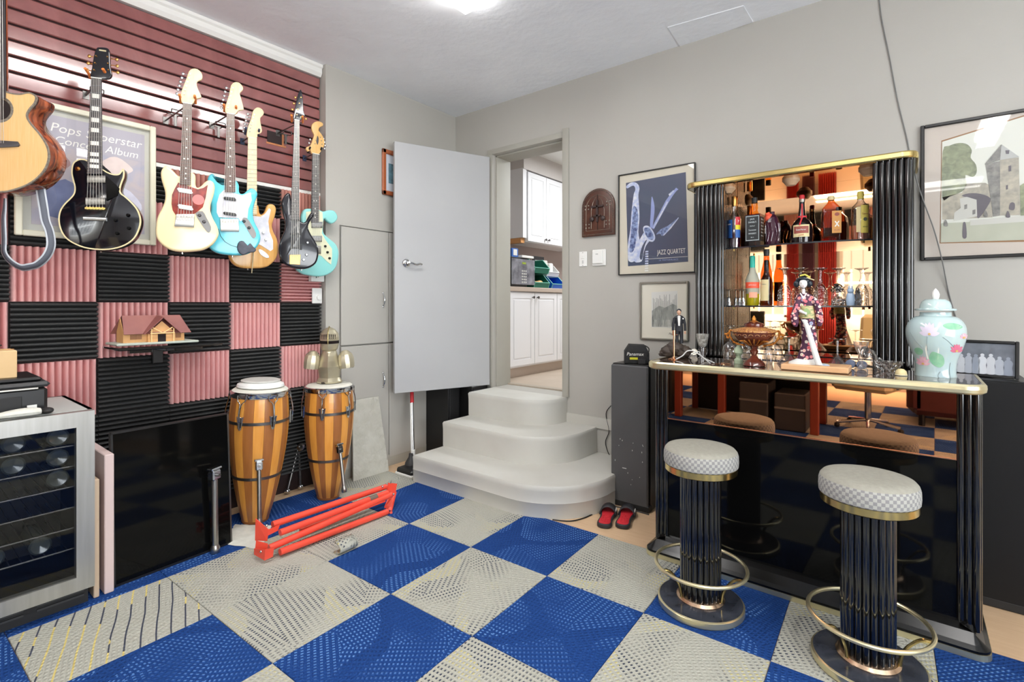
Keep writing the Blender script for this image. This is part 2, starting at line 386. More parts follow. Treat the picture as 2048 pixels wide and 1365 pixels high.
for a in range(-2, 10):
    for b in range(-9, 2):
        if b == 1 and a != -1: continue
        blue = (a+b) % 2 == 1
        if a == -2 and b <= -1: blue = True
        if (a, b) == (-1, -2): blue = False
        if (a, b) == (-1, 1):
            q = [gp(-1, 1), gp(0, 1), gp(0, 1)+Vector((-0.20, 0.07, 0)), gp(-1, 1)+Vector((0.04, 0.10, 0))]
        else: q = [gp(a, b), gp(a+1, b), gp(a+1, b+1), gp(a, b+1)]
        if a == -2: q[0].x = q[3].x = -3.27
        c = sum(q, Vector())/4; g = 0.0015; h = 0.007
        q = [p+(c-p).normalized()*g-c for p in q]; r = [p*0.992 for p in q]
        mb = MB(); mb.add(q+[p+Vector((0, 0, h-.002)) for p in q]+[p+Vector((0, 0, h)) for p in r],
                          [(3, 2, 1, 0)]+[(i, (i+1) % 4, 4+(i+1) % 4, 4+i) for i in range(4)]+[(4+i, 4+(i+1) % 4, 8+(i+1) % 4, 8+i) for i in range(4)]+[(8, 9, 10, 11)])
        tiles[(a, b)] = mb.build('carpet_tile', 'carpet_blue' if blue else ('carpet_striped' if (a, b) in ((-1, -3),) else 'carpet_grey'), floor, loc=(c.x, c.y, 0.0005))
# curled corner of a loose grey tile
mb = MB(); c0 = onz(655, 1118, 0.0); d1 = (gp(0, -1)-gp(-1, -1)).normalized()
ring = []
for w in (0, 1):
    ring.append([Vector((-2.29-0.075+0.075*math.sin(k*0.42)*(1 if k < 9 else 1), 1.462+(0.02+0.0)*0, 0.008+0.03-0.03*math.cos(k*0.42))) + Vector((0.0, 0.028+w*0.105, 0)) for k in range(0, 8)])
mb.strip(ring[0], ring[1]); o = mb.build('carpet_curl', 'carpet_grey', tiles[(-1, -1)], smooth=True)
o.location = -tiles[(-1, -1)].location
sm = o.modifiers.new('thick', 'SOLIDIFY'); sm.thickness = 0.004
# ---- left wall: slats above, foam tiles below ----
wall_l = struct(MB().bb((XW-0.15, -4.5, 0), (XW, YP+0.02, ZC)).build('wall_left', 'groove'))
P0 = 0.841/11
def slat_mesh(y0, y1):
    mb = MB(); x0 = XW; x1 = XW+0.022; g = 0.0055; c = 0.004
    pr = [(x0, g), (x1-c, g), (x1, g+c), (x1, P0-g-c), (x1-c, P0-g), (x0, P0-g)]
    A = [Vector((x, y0, z)) for x, z in pr]; B = [Vector((x, y1, z)) for x, z in pr]
    mb.add(A+B, [(i, (i+1) % 6, 6+(i+1) % 6, 6+i) for i in range(6)]+[tuple(range(5, -1, -1)), tuple(range(6, 12))]); return mb
first = None
hole = (onx(531, 262, XW), onx(560, 292, XW))
for k in range(11):
    z = 2.105+k*P0
    if first is None: first = slat_mesh(-4.2, 2.02).build('slat', 'slat_red', wall_l, loc=(0, 0, z))
    else: dup(first, wall_l, (0, 0, z))
def ridge_tile(w, h, vertical, n, d=0.042, x=0):
    # corrugated acoustic foam: n rounded ridges running along the tile
    mb = MB(); L_, T = (h, w) if vertical else (w, h); p = T/n; prof = []
    for i in range(n):
        for (t, q) in ((0.0, 0.0), (0.16, 0.45), (0.34, 0.92), (0.5, 1.0), (0.66, 0.92), (0.84, 0.45)): prof.append(((i+t)*p, 0.008+d*q))
    prof.append((T, 0.008)); prof = [(0, 0)]+prof+[(T, 0)]
    def P(t, l, q): return Vector((q, t, l)) if vertical else Vector((q, l, t))
    A = [P(t, 0, q) for t, q in prof]; B = [P(t, L_, q) for t, q in prof]; k = len(prof)
    mb.strip(A, B); mb.add(A, [tuple(range(k))]); mb.add(B, [tuple(range(k-1, -1, -1))]); return mb
ys = [-0.52, -0.2, 0.09, 0.412, 0.744, 1.069, 1.402, 1.726, 2.022]; zs = [2.085, 1.882, 1.584, 1.313, 1.016, 0.724, 0.43, 0.13]
for r in range(7):
    for c in range(8):
        col = c-2; black = (r+col) % 2 == 0   # row 0 col 2 black
        w = ys[c+1]-ys[c]-0.003; h = zs[r]-zs[r+1]-0.003; vert = not black; m = 'foam_black' if black else 'foam_pink'
        if r == 2 and c == 7: vert = False
        if r == 0 and not black: m = 'foam_brown'
        if r >= 5: black = True; m = 'foam_black'; vert = False
        n = 12 if r else 8
        o = ridge_tile(w, h, vert, n if not vert else 12).build('foam_tile', m, wall_l, smooth=True, loc=(XW, ys[c], zs[r+1]), angle=50)
# trims
mb = MB(); A = [(XW, 2.946), (XW+.035, 2.946), (XW+.05, 2.97), (XW+.05, 3.0), (XW+.062, 3.01), (XW+.062, 3.045), (XW, 3.045)]
a = [Vector((x, -4.2, z)) for x, z in A]; b = [Vector((x, 2.024, z)) for x, z in A]
mb.add(a+b, [(i, (i+1) % 7, 7+(i+1) % 7, 7+i) for i in range(7)]+[tuple(range(7)), tuple(range(13, 6, -1))])
for i, p in enumerate(mb.v): mb.v[i] = (p[0], p[1], p[2]-0.016 if p[2] > 3.03 else p[2])
struct(mb.build('trim_1', 'white_trim'))
struct(MB().bb((XW, -4.2, 2.085), (XW+0.024, 2.024, 2.107)).build('trim_2', 'white_trim'))
# socket-sized cut-out in the slats
hc = (hole[0]+hole[1])/2
hl = MB().bb((XW, hole[0].y, hole[1].z), (XW+0.026, hole[1].y, hole[0].z)).build('slat_cutout', 'groove', wall_l)
MB().bb((XW, hole[0].y-0.006, hole[1].z-0.012), (XW+0.0245, hole[1].y+0.03, hole[1].z)).bb((XW, hole[1].y, hole[1].z), (XW+0.0245, hole[1].y+0.014, hole[0].z)).build('splintered_edge', mat('splinter', (196, 128, 84), 0.8), wall_l)
# ---- cupboard wall ----
mb = MB()
mb.bb((XC-0.3, YP, 0), (XC, 2.14, ZC)); mb.bb((XC-0.3, 2.14, 1.885), (XC, YW+0.2, ZC)); mb.bb((XC-0.3, 2.985, 0), (XC, YW+0.2, 1.885))
mb.bb((XC-0.3, 2.14, 0), (XC-0.02, 2.985, 1.885)); mb.bb((XC-0.02, 2.14, 0), (XC, 2.985, 0.06))
wall_c = struct(mb.build('wall_cupboard', 'greige'))
struct(MB().bb((XC, YP, 0), (XC+0.012, 3.0, 0.09)).build('baseboard_left', 'greige_dk'))
for (y0, y1, z0, z1, hy_) in ((2.148, 2.578, 0.995, 1.875, 2.52), (2.586, 2.98, 0.995, 1.875, 2.655), (2.148, 2.578, 0.07, 0.985, 2.52), (2.586, 2.98, 0.07, 0.985, 2.655)):
    up = z0 > 0.5; near = y0 < 2.3
    d = MB().bevbox((XC+0.003, (y0+y1)/2, (z0+z1)/2), (0.02, y1-y0, z1-z0), 0.003).build('cupboard_door', 'greige')
    tag(d, 'greige painted flush cupboard door, '+('upper' if up else 'lower')+' one '+('beside the drums' if near else 'half behind the open white door'), 'door', 'built-in cupboard doors')
    zh = (1.335 if up else 0.70)
    pts = [Vector((XC+0.013+0.022*math.sin(PI*k/8), hy_, zh-0.055+0.11*k/8)) for k in range(9)]
    MB().tube(pts, 0.005, 8).sphere((XC+.014, hy_, zh-.055), .008).sphere((XC+.014, hy_, zh+.055), .008).build('handle', 'chrome', d, smooth=True, label='polished chrome bow handle')
# ---- bar wall with doorway ----
DX0, DX1, DZ0, DZ1 = -2.85, -2.125, 0.58, 2.60; YB = YW+0.23
mb = MB(); mb.bb((XC-0.3, YW, 0), (DX0, YB, ZC)); mb.bb((DX1, YW, 0), (3.8, YB, ZC)); mb.bb((DX0, YW, DZ1), (DX1, YB, ZC)); mb.bb((DX0, YW, 0), (DX1, YB, DZ0-0.0))
wall_r = struct(mb.build('wall_right', 'greige'))
mb = MB(); mb.bb((DX1, YW-0.02, DZ0), (DX1+0.055, YW, 2.665)); mb.bb((DX0-0.05, YW-0.012, DZ1-0.0), (DX1, YW, DZ1+0.045)); mb.bb((DX0-0.05, YW-0.012, DZ0), (DX0, YW, DZ1))
mb.bb((DX0, YW+0.04, DZ0), (DX0+0.015, YB, DZ1)); mb.bb((DX1-0.012, YW+0.04, DZ0), (DX1, YB, DZ1)); mb.bb((DX0, YW+0.04, DZ1-0.015), (DX1, YB, DZ1))
struct(mb.build('trim_3', 'greige_dk', bevel=0.003))
MB().bb((DX0, YW+0.19, DZ0), (DX1, YB+0.03, DZ0+0.012)).build('threshold', mat('threshold', (176, 164, 148), .5), wall_r)
# open door leaf
H0 = Vector((-2.869, YW-0.03, 0)); H1 = Vector((-3.17, 2.535, 0)); dd = (H1-H0); dl = dd.length; an = math.atan2(dd.y, dd.x)
door = bpy.data.objects.new('door_1', None); COL.objects.link(door); door.location = H0+Vector((0, 0, 0.603)); door.rotation_euler = (0, 0, an); struct(door)
MB().bevbox((dl/2, 0, 0.985), (dl, 0.036, 1.97), 0.003).build('door_leaf', 'door_white', door)
hp = onplane(811, 527, H1+Vector((0, 0, 1)), Vector((-dd.y, dd.x, 0)).normalized())
hl_ = (hp.xy-H0.xy).dot(dd.xy.normalized()); hz = hp.z-0.603
s_ = 1 if Vector((-dd.y, dd.x, 0)).dot(O0-H0) > 0 else -1
mb = MB(); mb.lathe([(0.032, 0), (0.032, 0.006), (0.026, 0.012), (0.012, 0.016), (0.011, 0.05), (0.0, 0.052)], 20, (hl_, s_*0.018, hz), mx=Matrix.Rotation(-s_*PI/2, 3, 'X'))
mb.tube(catmull([(hl_, s_*0.062, hz), (hl_-0.03, s_*0.068, hz-0.001), (hl_-0.065, s_*0.066, hz-0.012), (hl_-0.095, s_*0.062, hz-0.004), (hl_-0.115, s_*0.058, hz-0.010)], 4, False), 0.008, 8)
mb.build('door_handle', 'chrome', door, smooth=True)
MB().box((dl, 0, hz), (0.004, 0.022, 0.055)).build('latch_plate', 'chrome', door)
for z in (0.25, 1.0, 1.75): MB().cyl((-0.004, s_*-0.012, z-0.04), (-0.004, s_*-0.012, z+0.04), 0.008, n=10).build('hinge', 'greige_dk', door)
# ---- painted steps ----
stp = thing('steps', 'greige painted three-tread corner steps with rounded right end leading up to the doorway', 'steps'); 
del stp['category']; del stp['label']; struct(stp)
def arc_plan(yf, xr, R, n=12):
    pts = [(-2.85, YW), (-2.85, yf)]
    for k in range(n+1): t = -PI/2+PI/2*k/n; pts.append((xr-R+R*math.cos(t), yf+R*1.05+R*1.05*math.sin(t)))
    pts.append((xr, YW)); return pts
for i, (yf, xr, R, z0, z1) in enumerate(((2.455, -1.50, 0.46, 0, 0.20), (2.755, -1.83, 0.40, 0.20, 0.39), (3.045, -2.09, 0.26, 0.39, 0.58))):
    mb = MB(); pl = arc_plan(yf, xr, R); rings = [(0, z0), (0, z1-0.06), (-0.0015, z1-0.035), (-0.003, z1-0.014), (0.004, z1-0.002), (0.016, z1)]
    if i == 0: rings = [(0, z0), (0, 0.092), (-0.0025, 0.0945), (-0.0005, 0.100)]+rings[1:]
    n = len(pl); vs = []; fs = []
    for off, z in rings:
        pp = offset2(pl, off)
        for k, p in enumerate(pp):
            x, y = p
            if k in (0, n-1): y = YW-0.001
            if k in (0, 1): x = -2.85+max(off, -0.004)
            vs.append((x, y, z))
    m_ = len(rings)
    for k in range(m_-1):
        for j in range(n): q = (j+1) % n; fs.append((k*n+j, k*n+q, (k+1)*n+q, (k+1)*n+j))
    fs.append(tuple((m_-1)*n+j for j in range(n))); fs.append(tuple(range(n-1, -1, -1)))
    mb.add(vs, fs); mb.build('step', 'step_paint', stp, smooth=True, angle=50)
MB().bb((-2.09, YW-0.012, 0.38), (-1.50, YW, 0.46)).build('skirting', 'step_paint', stp)
struct(MB().bb((-1.5, YW-0.014, 0.0), (3.6, YW, 0.075)).build('baseboard_right', 'white_trim'))
# ---- rest of the room behind the camera (seen in mirrors) ----
YR = -4.3
mb = MB()
wins = [(-2.85, -1.85), (-1.0, 0.4)]
xs = [-3.6, -2.85, -1.85, -1.0, 0.4, 3.8]
for i in range(5):
    if i in (1, 3): mb.bb((xs[i], YR-0.15, 0), (xs[i+1], YR, 1.05)); mb.bb((xs[i], YR-0.15, 2.35), (xs[i+1], YR, ZC))
    else: mb.bb((xs[i], YR-0.15, 0), (xs[i+1], YR, ZC))
struct(mb.build('wall_back', 'greige'))
mb = MB(); mb.bb((3.6, -4.5, 0), (3.75, -2.2, ZC)); mb.bb((3.6, 1.8, 0), (3.75, 3.5, ZC)); mb.bb((3.6, -2.2, 2.5), (3.75, 1.8, ZC)); mb.bb((3.6, -2.2, 0), (3.75, 1.8, 0.2)); struct(mb.build('wall_side', 'greige'))
for n_, (x0, x1) in enumerate(wins):
    w = bpy.data.objects.new('window_%d' % (n_+1), None); COL.objects.link(w); struct(w); w.location = ((x0+x1)/2, YR, 1.05); W_ = x1-x0
    mb = MB(); 
    for (a, b) in (((-W_/2, -.1, 0), (-W_/2+.05, 0, 1.3)), ((W_/2-.05, -.1, 0), (W_/2, 0, 1.3)), ((-W_/2, -.1, 0), (W_/2, 0, .05)), ((-W_/2, -.1, 1.25), (W_/2, 0, 1.3))): mb.bb(a, b)
    mb.build('window_frame', 'white_trim', w)
    k = 0
    for i in range(1, 8 if n_ else 4): x = -W_/2+W_*i/(8 if n_ else 4); MB().bb((x-.008, -.06, .05), (x+.008, -.045, 1.25)).build('glazing_bar', 'white_trim', w)
    MB().bb((-W_/2, -.06, .62), (W_/2, -.045, .65)).build('glazing_bar', 'white_trim', w)

cl = bpy.data.objects['ceiling']; q = [onz(u, v, ZC-.004) for u, v in ((1335, 55), (1487, 12), (1506, 44), (1362, 96))]
MB().add(q+[p+Vector((0, 0, .0038)) for p in q], [(0, 1, 2, 3), (0, 4, 5, 1), (1, 5, 6, 2), (2, 6, 7, 3), (3, 7, 4, 0)]).build('plaster_patch', 'ceil', cl)
# =============== GUITARS ON THE LEFT WALL ===============
mat('rosewood', (116, 92, 82), 0.5, c2=(86, 64, 56), scale=30, stretch=(6, 1, 1))
mat('rosewood_dk', (66, 62, 64), 0.35)
mat('maple', (240, 214, 172), 0.35, c2=(232, 202, 156), scale=12, stretch=(8, 1, 1))
mat('maple_amber', (226, 184, 120), 0.35, c2=(214, 168, 100), scale=12, stretch=(8, 1, 1))
mat('cream_body', (246, 224, 176), 0.22, coat=0.3)
mat('blue_body', (92, 196, 212), 0.2, coat=0.4)
mat('seafoam_body', (146, 216, 212), 0.2, coat=0.4)
mat('black_body', (10, 12, 20), 0.12, coat=0.6)
mat('bass_body', (16, 17, 26), 0.14, coat=0.6)
mat('ash_body', (226, 176, 104), 0.28, c2=(206, 150, 80), scale=5, stretch=(10, 1, 1), coat=0.3, dist=0.6)
mat('spruce', (240, 200, 142), 0.25, c2=(232, 186, 120), scale=14, stretch=(14, 1, .6), coat=0.3)
mat('rosewood_side', (170, 88, 52), 0.15, c2=(58, 24, 20), scale=4, stretch=(9, 9, .8), amt=.28, coat=0.5, dist=0.8)
mat('binding', (222, 206, 160), 0.35)
mat('tortoise', (158, 56, 40), 0.12, c2=(96, 26, 22), scale=26, amt=0.3, coat=0.4)
mat('pearl', (226, 224, 228), 0.18, c2=(204, 204, 214), scale=22, amt=0.3)
mat('mint', (222, 222, 190), 0.3)
mat('inlay', (226, 224, 216), 0.25)
mat('pickup_black', (30, 28, 30), 0.4)
mat('peg_orange', (224, 132, 66), 0.4, c2=(210, 112, 50), scale=20)
mat('rubber_blue', (44, 58, 86), 0.5)
mat('sticker', (240, 120, 116), 0.4)
mat('string', (206, 204, 196), 0.35, 0.6)
def FRB(a, b, c): return Vector((a, -c, b))
class Fr:
    def __init__(s, u, v, X, phi):
        s.P = onx(u, v, X); s.e = Vector((math.sin(phi), math.cos(phi), 0)); s.n = Vector((math.cos(phi), -math.sin(phi), 0)); s.rz = PI/2-phi
    def __call__(s, u, v, off=0.0):
        p = onplane(u, v, s.P+s.n*off, s.n)-s.P; return Vector((p.dot(s.e), p.z))
    def poly(s, pts, off=0.0): return [s(u, v, off) for u, v in pts]
def guitar(name, label, org, X, phi, outline, th, bm_, neck, nm, bd, head, hm, pg=None, pgm=None, pups=(), pum='pickup_black',
           bridge=None, brm='steel', knobs=(), km='chrome', pegs=(), pegm='chrome', binding=False, dots=(), dsz=0.004, plate=None, nstr=6, smt=6, parts=None, block=False):
    F = Fr(org[0], org[1], X, phi)
    t = thing(name, label, 'guitar', F.P, F.rz, 'guitars hanging on the left wall')
    ol = catmull([(*F(u, v), 0) for u, v in outline], 3)
    slab(MB(), ol, -th, 0, min(0.012, th*0.3), FRB).build('body', bm_, t, smooth=True, angle=60) if not binding else None
    if binding:
        o = MB(); slab(o, ol, -th, 0, 0.002, FRB, 2); b = o.build('body', bm_, t, smooth=True, angle=50)
        i = offset2(ol, 0.005); mb = MB(); a_ = [FRB(p[0], p[1], 0.0008) for p in offset2(ol, -0.0008)]; c_ = [FRB(p[0], p[1], 0.0008) for p in i]; mb.strip(a_, c_, True)
        a2 = [FRB(p[0], p[1], 0.0008) for p in offset2(ol, -0.0008)]; b2 = [FRB(p[0], p[1], -0.006) for p in offset2(ol, -0.0008)]; mb.strip(a2, b2, True)
        mb.build('binding', 'binding', t, smooth=True, angle=50, label='cream edge binding')
    zf = 0.0
    if pg:
        slab(MB(), [F(u, v) for u, v in pg], 0.0, 0.0025, 0, FRB).build('pickguard', pgm, t); zf = 0.0025
    q = [F(u, v) for u, v in neck]; nf = 0.012      # nut L, nut R, end R, end L
    mb = MB()
    # fretboard with slight radius, neck back as half round
    A = []; n_ = 7
    for (L_, R_) in ((q[0], q[1]), (q[3], q[2])):
        ring = []
        for k in range(n_): s_ = k/(n_-1); p = L_.lerp(R_, s_); ring.append(FRB(p.x, p.y, nf-0.0015*(2*s_-1)**2))
        for k in range(n_): s_ = 1-k/(n_-1); p = L_.lerp(R_, s_); ring.append(FRB(p.x, p.y, nf-0.007))
        A.append(ring)
    mb.strip(A[0], A[1], True); mb.add(A[0], [tuple(range(2*n_))]); mb.add(A[1], [tuple(range(2*n_-1, -1, -1))]); fb = mb.build('fretboard', bd, t, smooth=True, angle=30)
    mb = MB(); B = []
    for (L_, R_) in ((q[0], q[1]), (q[3], q[2])):
        ring = []
        for k in range(9): a = PI*k/8; m_ = (L_+R_)/2; w = (R_-L_)/2; p = m_-w*math.cos(a); ring.append(FRB(p.x, p.y, nf-0.0072-0.017*math.sin(a)))
        B.append(ring)
    mb.strip(B[0], B[1]); mb.add([B[0][0], B[0][-1], B[1][-1], B[1][0]], [(0, 1, 2, 3)]); mb.build('neck', nm, t, smooth=True, angle=80)
    # frets and inlays
    mb = MB(); L_len = (q[3]-q[0]).length; 
    for k in range(1, 22):
        s_ = (1-2**(-k/12.0))/(1-2**(-21.5/12.0)); a = q[0].lerp(q[3], s_); b = q[1].lerp(q[2], s_); mb.cyl(FRB(a.x, a.y, nf), FRB(b.x, b.y, nf), 0.0009, n=5)
    mb.build('frets', 'chrome', fb, kind='stuff')
    mb = MB()
    for k in (3, 5, 7, 9, 12, 15, 17, 19):
        s_ = (1-2**(-(k-.5)/12.0))/(1-2**(-21.5/12.0)); m1 = q[0].lerp(q[3], s_); m2 = q[1].lerp(q[2], s_)
        w = (m2-m1).length
        for ss in ((0.33, 0.67) if k == 12 and not block else (0.5,)):
            p = m1.lerp(m2, ss)
            if block: mb.box(FRB(p.x, p.y, nf+0.0005), (w*0.62, 0.0012, w*0.5*(1-s_*0.45)))
            else: mb.lathe([(dsz, 0), (dsz, 0.0012), (0, 0.0012)], 10, FRB(p.x, p.y, nf), mx=Matrix.Rotation(PI/2, 3, 'X'))
    mb.build('inlays', 'inlay', fb, kind='stuff')
    hd = slab(MB(), catmull([(*F(u, v), 0) for u, v in head], 2), -0.012, 0.004, 0.003, FRB).build('headstock', hm, t, smooth=True, angle=50)
    a = q[0]; b = q[1]; MB().box(FRB((a.x+b.x)/2, (a.y+b.y)/2, nf-0.002), ((b-a).length, 0.008, 0.004)).build('nut', 'inlay', t)
    for (u, v, dx) in pegs:
        p = F(u, v); mb = MB(); mb.cyl(FRB(p.x-dx*0.012, p.y, -0.010), FRB(p.x+dx*0.012, p.y, -0.010), 0.0022, n=8)
        mb.sphere(FRB(p.x+dx*0.018, p.y, -0.010), 0.008, 10, 6, (0.9, 0.5, 1.1)); mb.cyl(FRB(p.x-dx*0.014, p.y, 0.004), FRB(p.x-dx*0.014, p.y, 0.010), 0.004, 0.003, n=8)
        mb.build('tuning_peg', pegm, hd, smooth=True)
    for poly in pups:
        slab(MB(), [F(u, v) for u, v in poly], zf, zf+0.007, 0.0015, FRB, 2).build('pickup', pum, t, smooth=True, angle=30)
    if plate:
        slab(MB(), catmull([(*F(u, v), 0) for u, v in plate], 2), 0, 0.003, 0, FRB).build('control_plate', 'iron', t)
    if bridge:
        bp = [F(u, v) for u, v in bridge]; br = slab(MB(), bp, 0, 0.010, 0.002, FRB, 2).build('bridge', brm, t, smooth=True, angle=30)
        tp = bp[0].lerp(bp[3], 0.4), bp[1].lerp(bp[2], 0.4)
        mb = MB()
        for k in range(nstr):
            s_ = (k+0.5)/nstr; a = q[0].lerp(q[1], 0.12+0.76*k/(nstr-1)); b = tp[0].lerp(tp[1], 0.12+0.76*k/(nstr-1))
            mb.cyl(FRB(a.x, a.y, nf+0.002), FRB(b.x, b.y, 0.014), 0.0009 if nstr == 6 else 0.0016, n=5)
        mb.build('strings', 'string', t, kind='stuff')
        mb = MB()
        for k in range(nstr): b = tp[0].lerp(tp[1], 0.12+0.76*k/(nstr-1)); mb.box(FRB(b.x, b.y, 0.012), (0.006, 0.006, 0.012))
        mb.build('saddles', brm, br, kind='stuff')
    for (u, v) in knobs:
        p = F(u, v); MB().lathe([(0.009, 0), (0.009, 0.004), (0.007, 0.012), (0.006, 0.014), (0, 0.014)], 14, FRB(p.x, p.y, 0.001), mx=Matrix.Rotation(PI/2, 3, 'X')).build('knob', km, t, smooth=True, angle=40)
    # strap button
    b = min(ol, key=lambda p: p[1]); MB().cyl((b[0], th/2, b[1]-0.010), (b[0], th/2, b[1]+0.004), 0.005, 0.003, n=10).build('strap_button', 'chrome', t)
    return t, F
HANG = 'padded guitar hangers on the slat wall'
def hanger(F, uL, vL, uR, vR, pm, label):
    a = F(uL, vL); b = F(uR, vR); w = F.n
    t = thing('guitar_hanger', label, 'hanger', F.P, F.rz, HANG)
    for p in (a, b):
        MB().tube([FRB(p.x, p.y-0.012, -0.03), FRB(p.x, p.y, -0.010), FRB(p.x-0.004, p.y+0.012, 0.022)], 0.0065, 10).build('peg', pm, t, smooth=True)
    m = (a+b)/2; mb = MB()
    mb.tube([FRB(a.x, a.y-0.012, -0.03), FRB(m.x, m.y-0.018, -0.036), FRB(b.x, b.y-0.012, -0.03)], 0.004, 8)
    # arm back to the wall
    P = F.P+F.e*m.x+Vector((0, 0, m.y-0.018))-F.n*0.036; Wl = Vector((XW+0.024, P.y-0.0, P.z-0.01)); d = Wl-F.P
    loc = Vector((d.dot(F.e), d.dot(-F.n), d.z)); mb.tube([FRB(m.x, m.y-0.018, -0.036), loc], 0.004, 8); mb.build('yoke', 'iron', t, smooth=True)
    MB().box(loc, (0.026, 0.005, 0.04), rz=-F.rz+PI/2).build('wall_plate', 'iron' if pm == 'peg_orange' else 'rubber_blue', t)
    return t
# black single-cut
LP = [(175.4,321.5),(166,318.5),(157,319),(147.7,324.6),(143.8,333.8),(143,347.7),(146,361.5),(149,373.8),(148,386),(141.5,395.4),(129,407.7),(120,421.5),(117,438.5),(120,457),(129,473.8),(144.6,486),(169,496),(198.5,500),(226,498.5),(250.8,490.8),(269,477),(279,457),(281.5,438.5),(275.4,420),(263,404.6),(249,392),(243,387.7),(240,380),(243,367.7),(247.7,355),(248.5,344.6),(246,337.7),(242,343),(237,348.5),(226,348.5),(214,344),(207.7,340)]
t, F = guitar('electric_guitar', 'black single-cut electric guitar with cream binding, in front of the cream framed poster', (195, 400), -3.08, math.radians(30), LP, 0.05, 'black_body',
    [(183.8,158),(204.4,158),(206,349),(175.4,349)], 'black_body', 'rosewood_dk', [(184,158),(181,150),(184,138),(188,112),(193,98),(198,95),(213,96),(219,101),(220,112),(221,135),(224,150),(218,158),(204,159)], 'black_body',
    pups=[[(175,352),(212,352),(212,366),(175,366)],[(172,396),(211,396),(211,410),(172,410)]], pum='steel', bridge=[(171,415),(212,416),(212,421),(171,420)], brm='brass',
    knobs=[(232,440.8),(257,431),(258.5,457),(235.4,467)], km='black_gloss', pegs=[(186,112,-1),(184,126,-1),(182,140,-1),(223,116,1),(224,129,1),(225,142,1)], pegm='gold', binding=True, block=True)
slab(MB(), F.poly([(168,434),(214,436),(214,443),(168,441)]), 0, 0.012, 0.003, FRB).build('tailpiece', 'chrome', t, smooth=True)
p = F(155.4, 337.7); MB().lathe([(0.010, 0), (0.010, 0.002), (0.004, 0.003), (0.003, 0.012), (0, 0.012)], 14, FRB(p.x, p.y, 0), mx=Matrix.Rotation(PI/2, 3, 'X')).build('toggle_switch', 'gold', t, smooth=True)
slab(MB(), F.poly([(213,352),(240,378),(236,392),(213,402)]), 0.003, 0.006, 0.001, FRB, 1).build('pickguard', 'black_gloss', t)
for z_, tx in ((101, ''),):
    p = F(206, z_+1); MB().box(FRB(p.x, p.y, 0.0045), (0.028, 0.001, 0.007)).build('headstock_inlay', 'brass_pale', t)
hanger(F, 176, 146, 211, 147, 'peg_orange', 'chrome hanger with orange pegs holding the black single-cut guitar')
# cream offset with tortoise guard
CR = [(360,351.5),(354,349),(347,342),(335,332),(328,333),(322,342),(322,355),(326,370),(330,383),(330,397.7),(325,413.8),(316,431),(311.4,449),(311,468),(316,481),(328,493),(344,501),(364.5,504),(388,503),(408,499.5),(424.5,490),(434,478),(437.7,466.5),(434,452),(426,437),(421,422.6),(421.6,408),(426.7,392),(429.7,375.7),(427.5,365.4),(420,360.3),(411.4,362.5),(402.6,371.3),(394.5,375),(391,368),(391,352),(385,345),(372,345)]
t, F = guitar('electric_guitar', 'cream electric guitar with red tortoiseshell pickguard and round pink sticker', (375, 430), -3.0, math.radians(20), CR, 0.042, 'cream_body',
    [(365.7,207.8),(384,208.6),(381.5,371),(360,370)], 'maple', 'rosewood', [(365.7,208),(361.7,197),(363,183),(373,157),(378,143),(385,137.7),(394.7,138.5),(402.8,145.8),(405,153.8),(402.8,160),(395,163),(393.5,170),(397,181),(402,191),(402,196),(394.7,197.5),(389,201),(385,208.6)], 'maple',
    pg=[(356.4,365.4),(349,378.6),(344,390),(343,408),(345.4,421),(351.3,430),(388,428.4),(393.8,424.8),(405.5,415),(411.4,396),(415.7,370),(407,376),(396,379),(382,374.2)], pgm='tortoise',
    pups=[[(354,378),(357,376),(382,380),(386,387),(383,389),(358,385)],[(355,411),(358,409),(383,413),(387,420),(384,422),(359,418)]], pum='white', bridge=[(352.7,429),(389.4,429),(388,455),(349,453)],
    knobs=[(399,431),(408,444)], km='rosewood_dk', pegs=[(374,148,-1),(371.5,156,-1),(369,164,-1),(366.5,172,-1),(364,180,-1),(362,188,-1)], plate=[(391,427),(405,422.6),(413,436),(422,454),(420,464),(414,464),(400,444)])
p = F(396.7, 399.9); MB().lathe([(0.027, 0), (0.027, 0.0012), (0, 0.0012)], 24, FRB(p.x, p.y, 0.0025), mx=Matrix.Rotation(PI/2, 3, 'X')).build('sticker', 'sticker', t, label='round pink sticker')
hanger(F, 361, 197, 391, 199, 'peg_orange', 'chrome hanger with orange pegs holding the cream guitar')
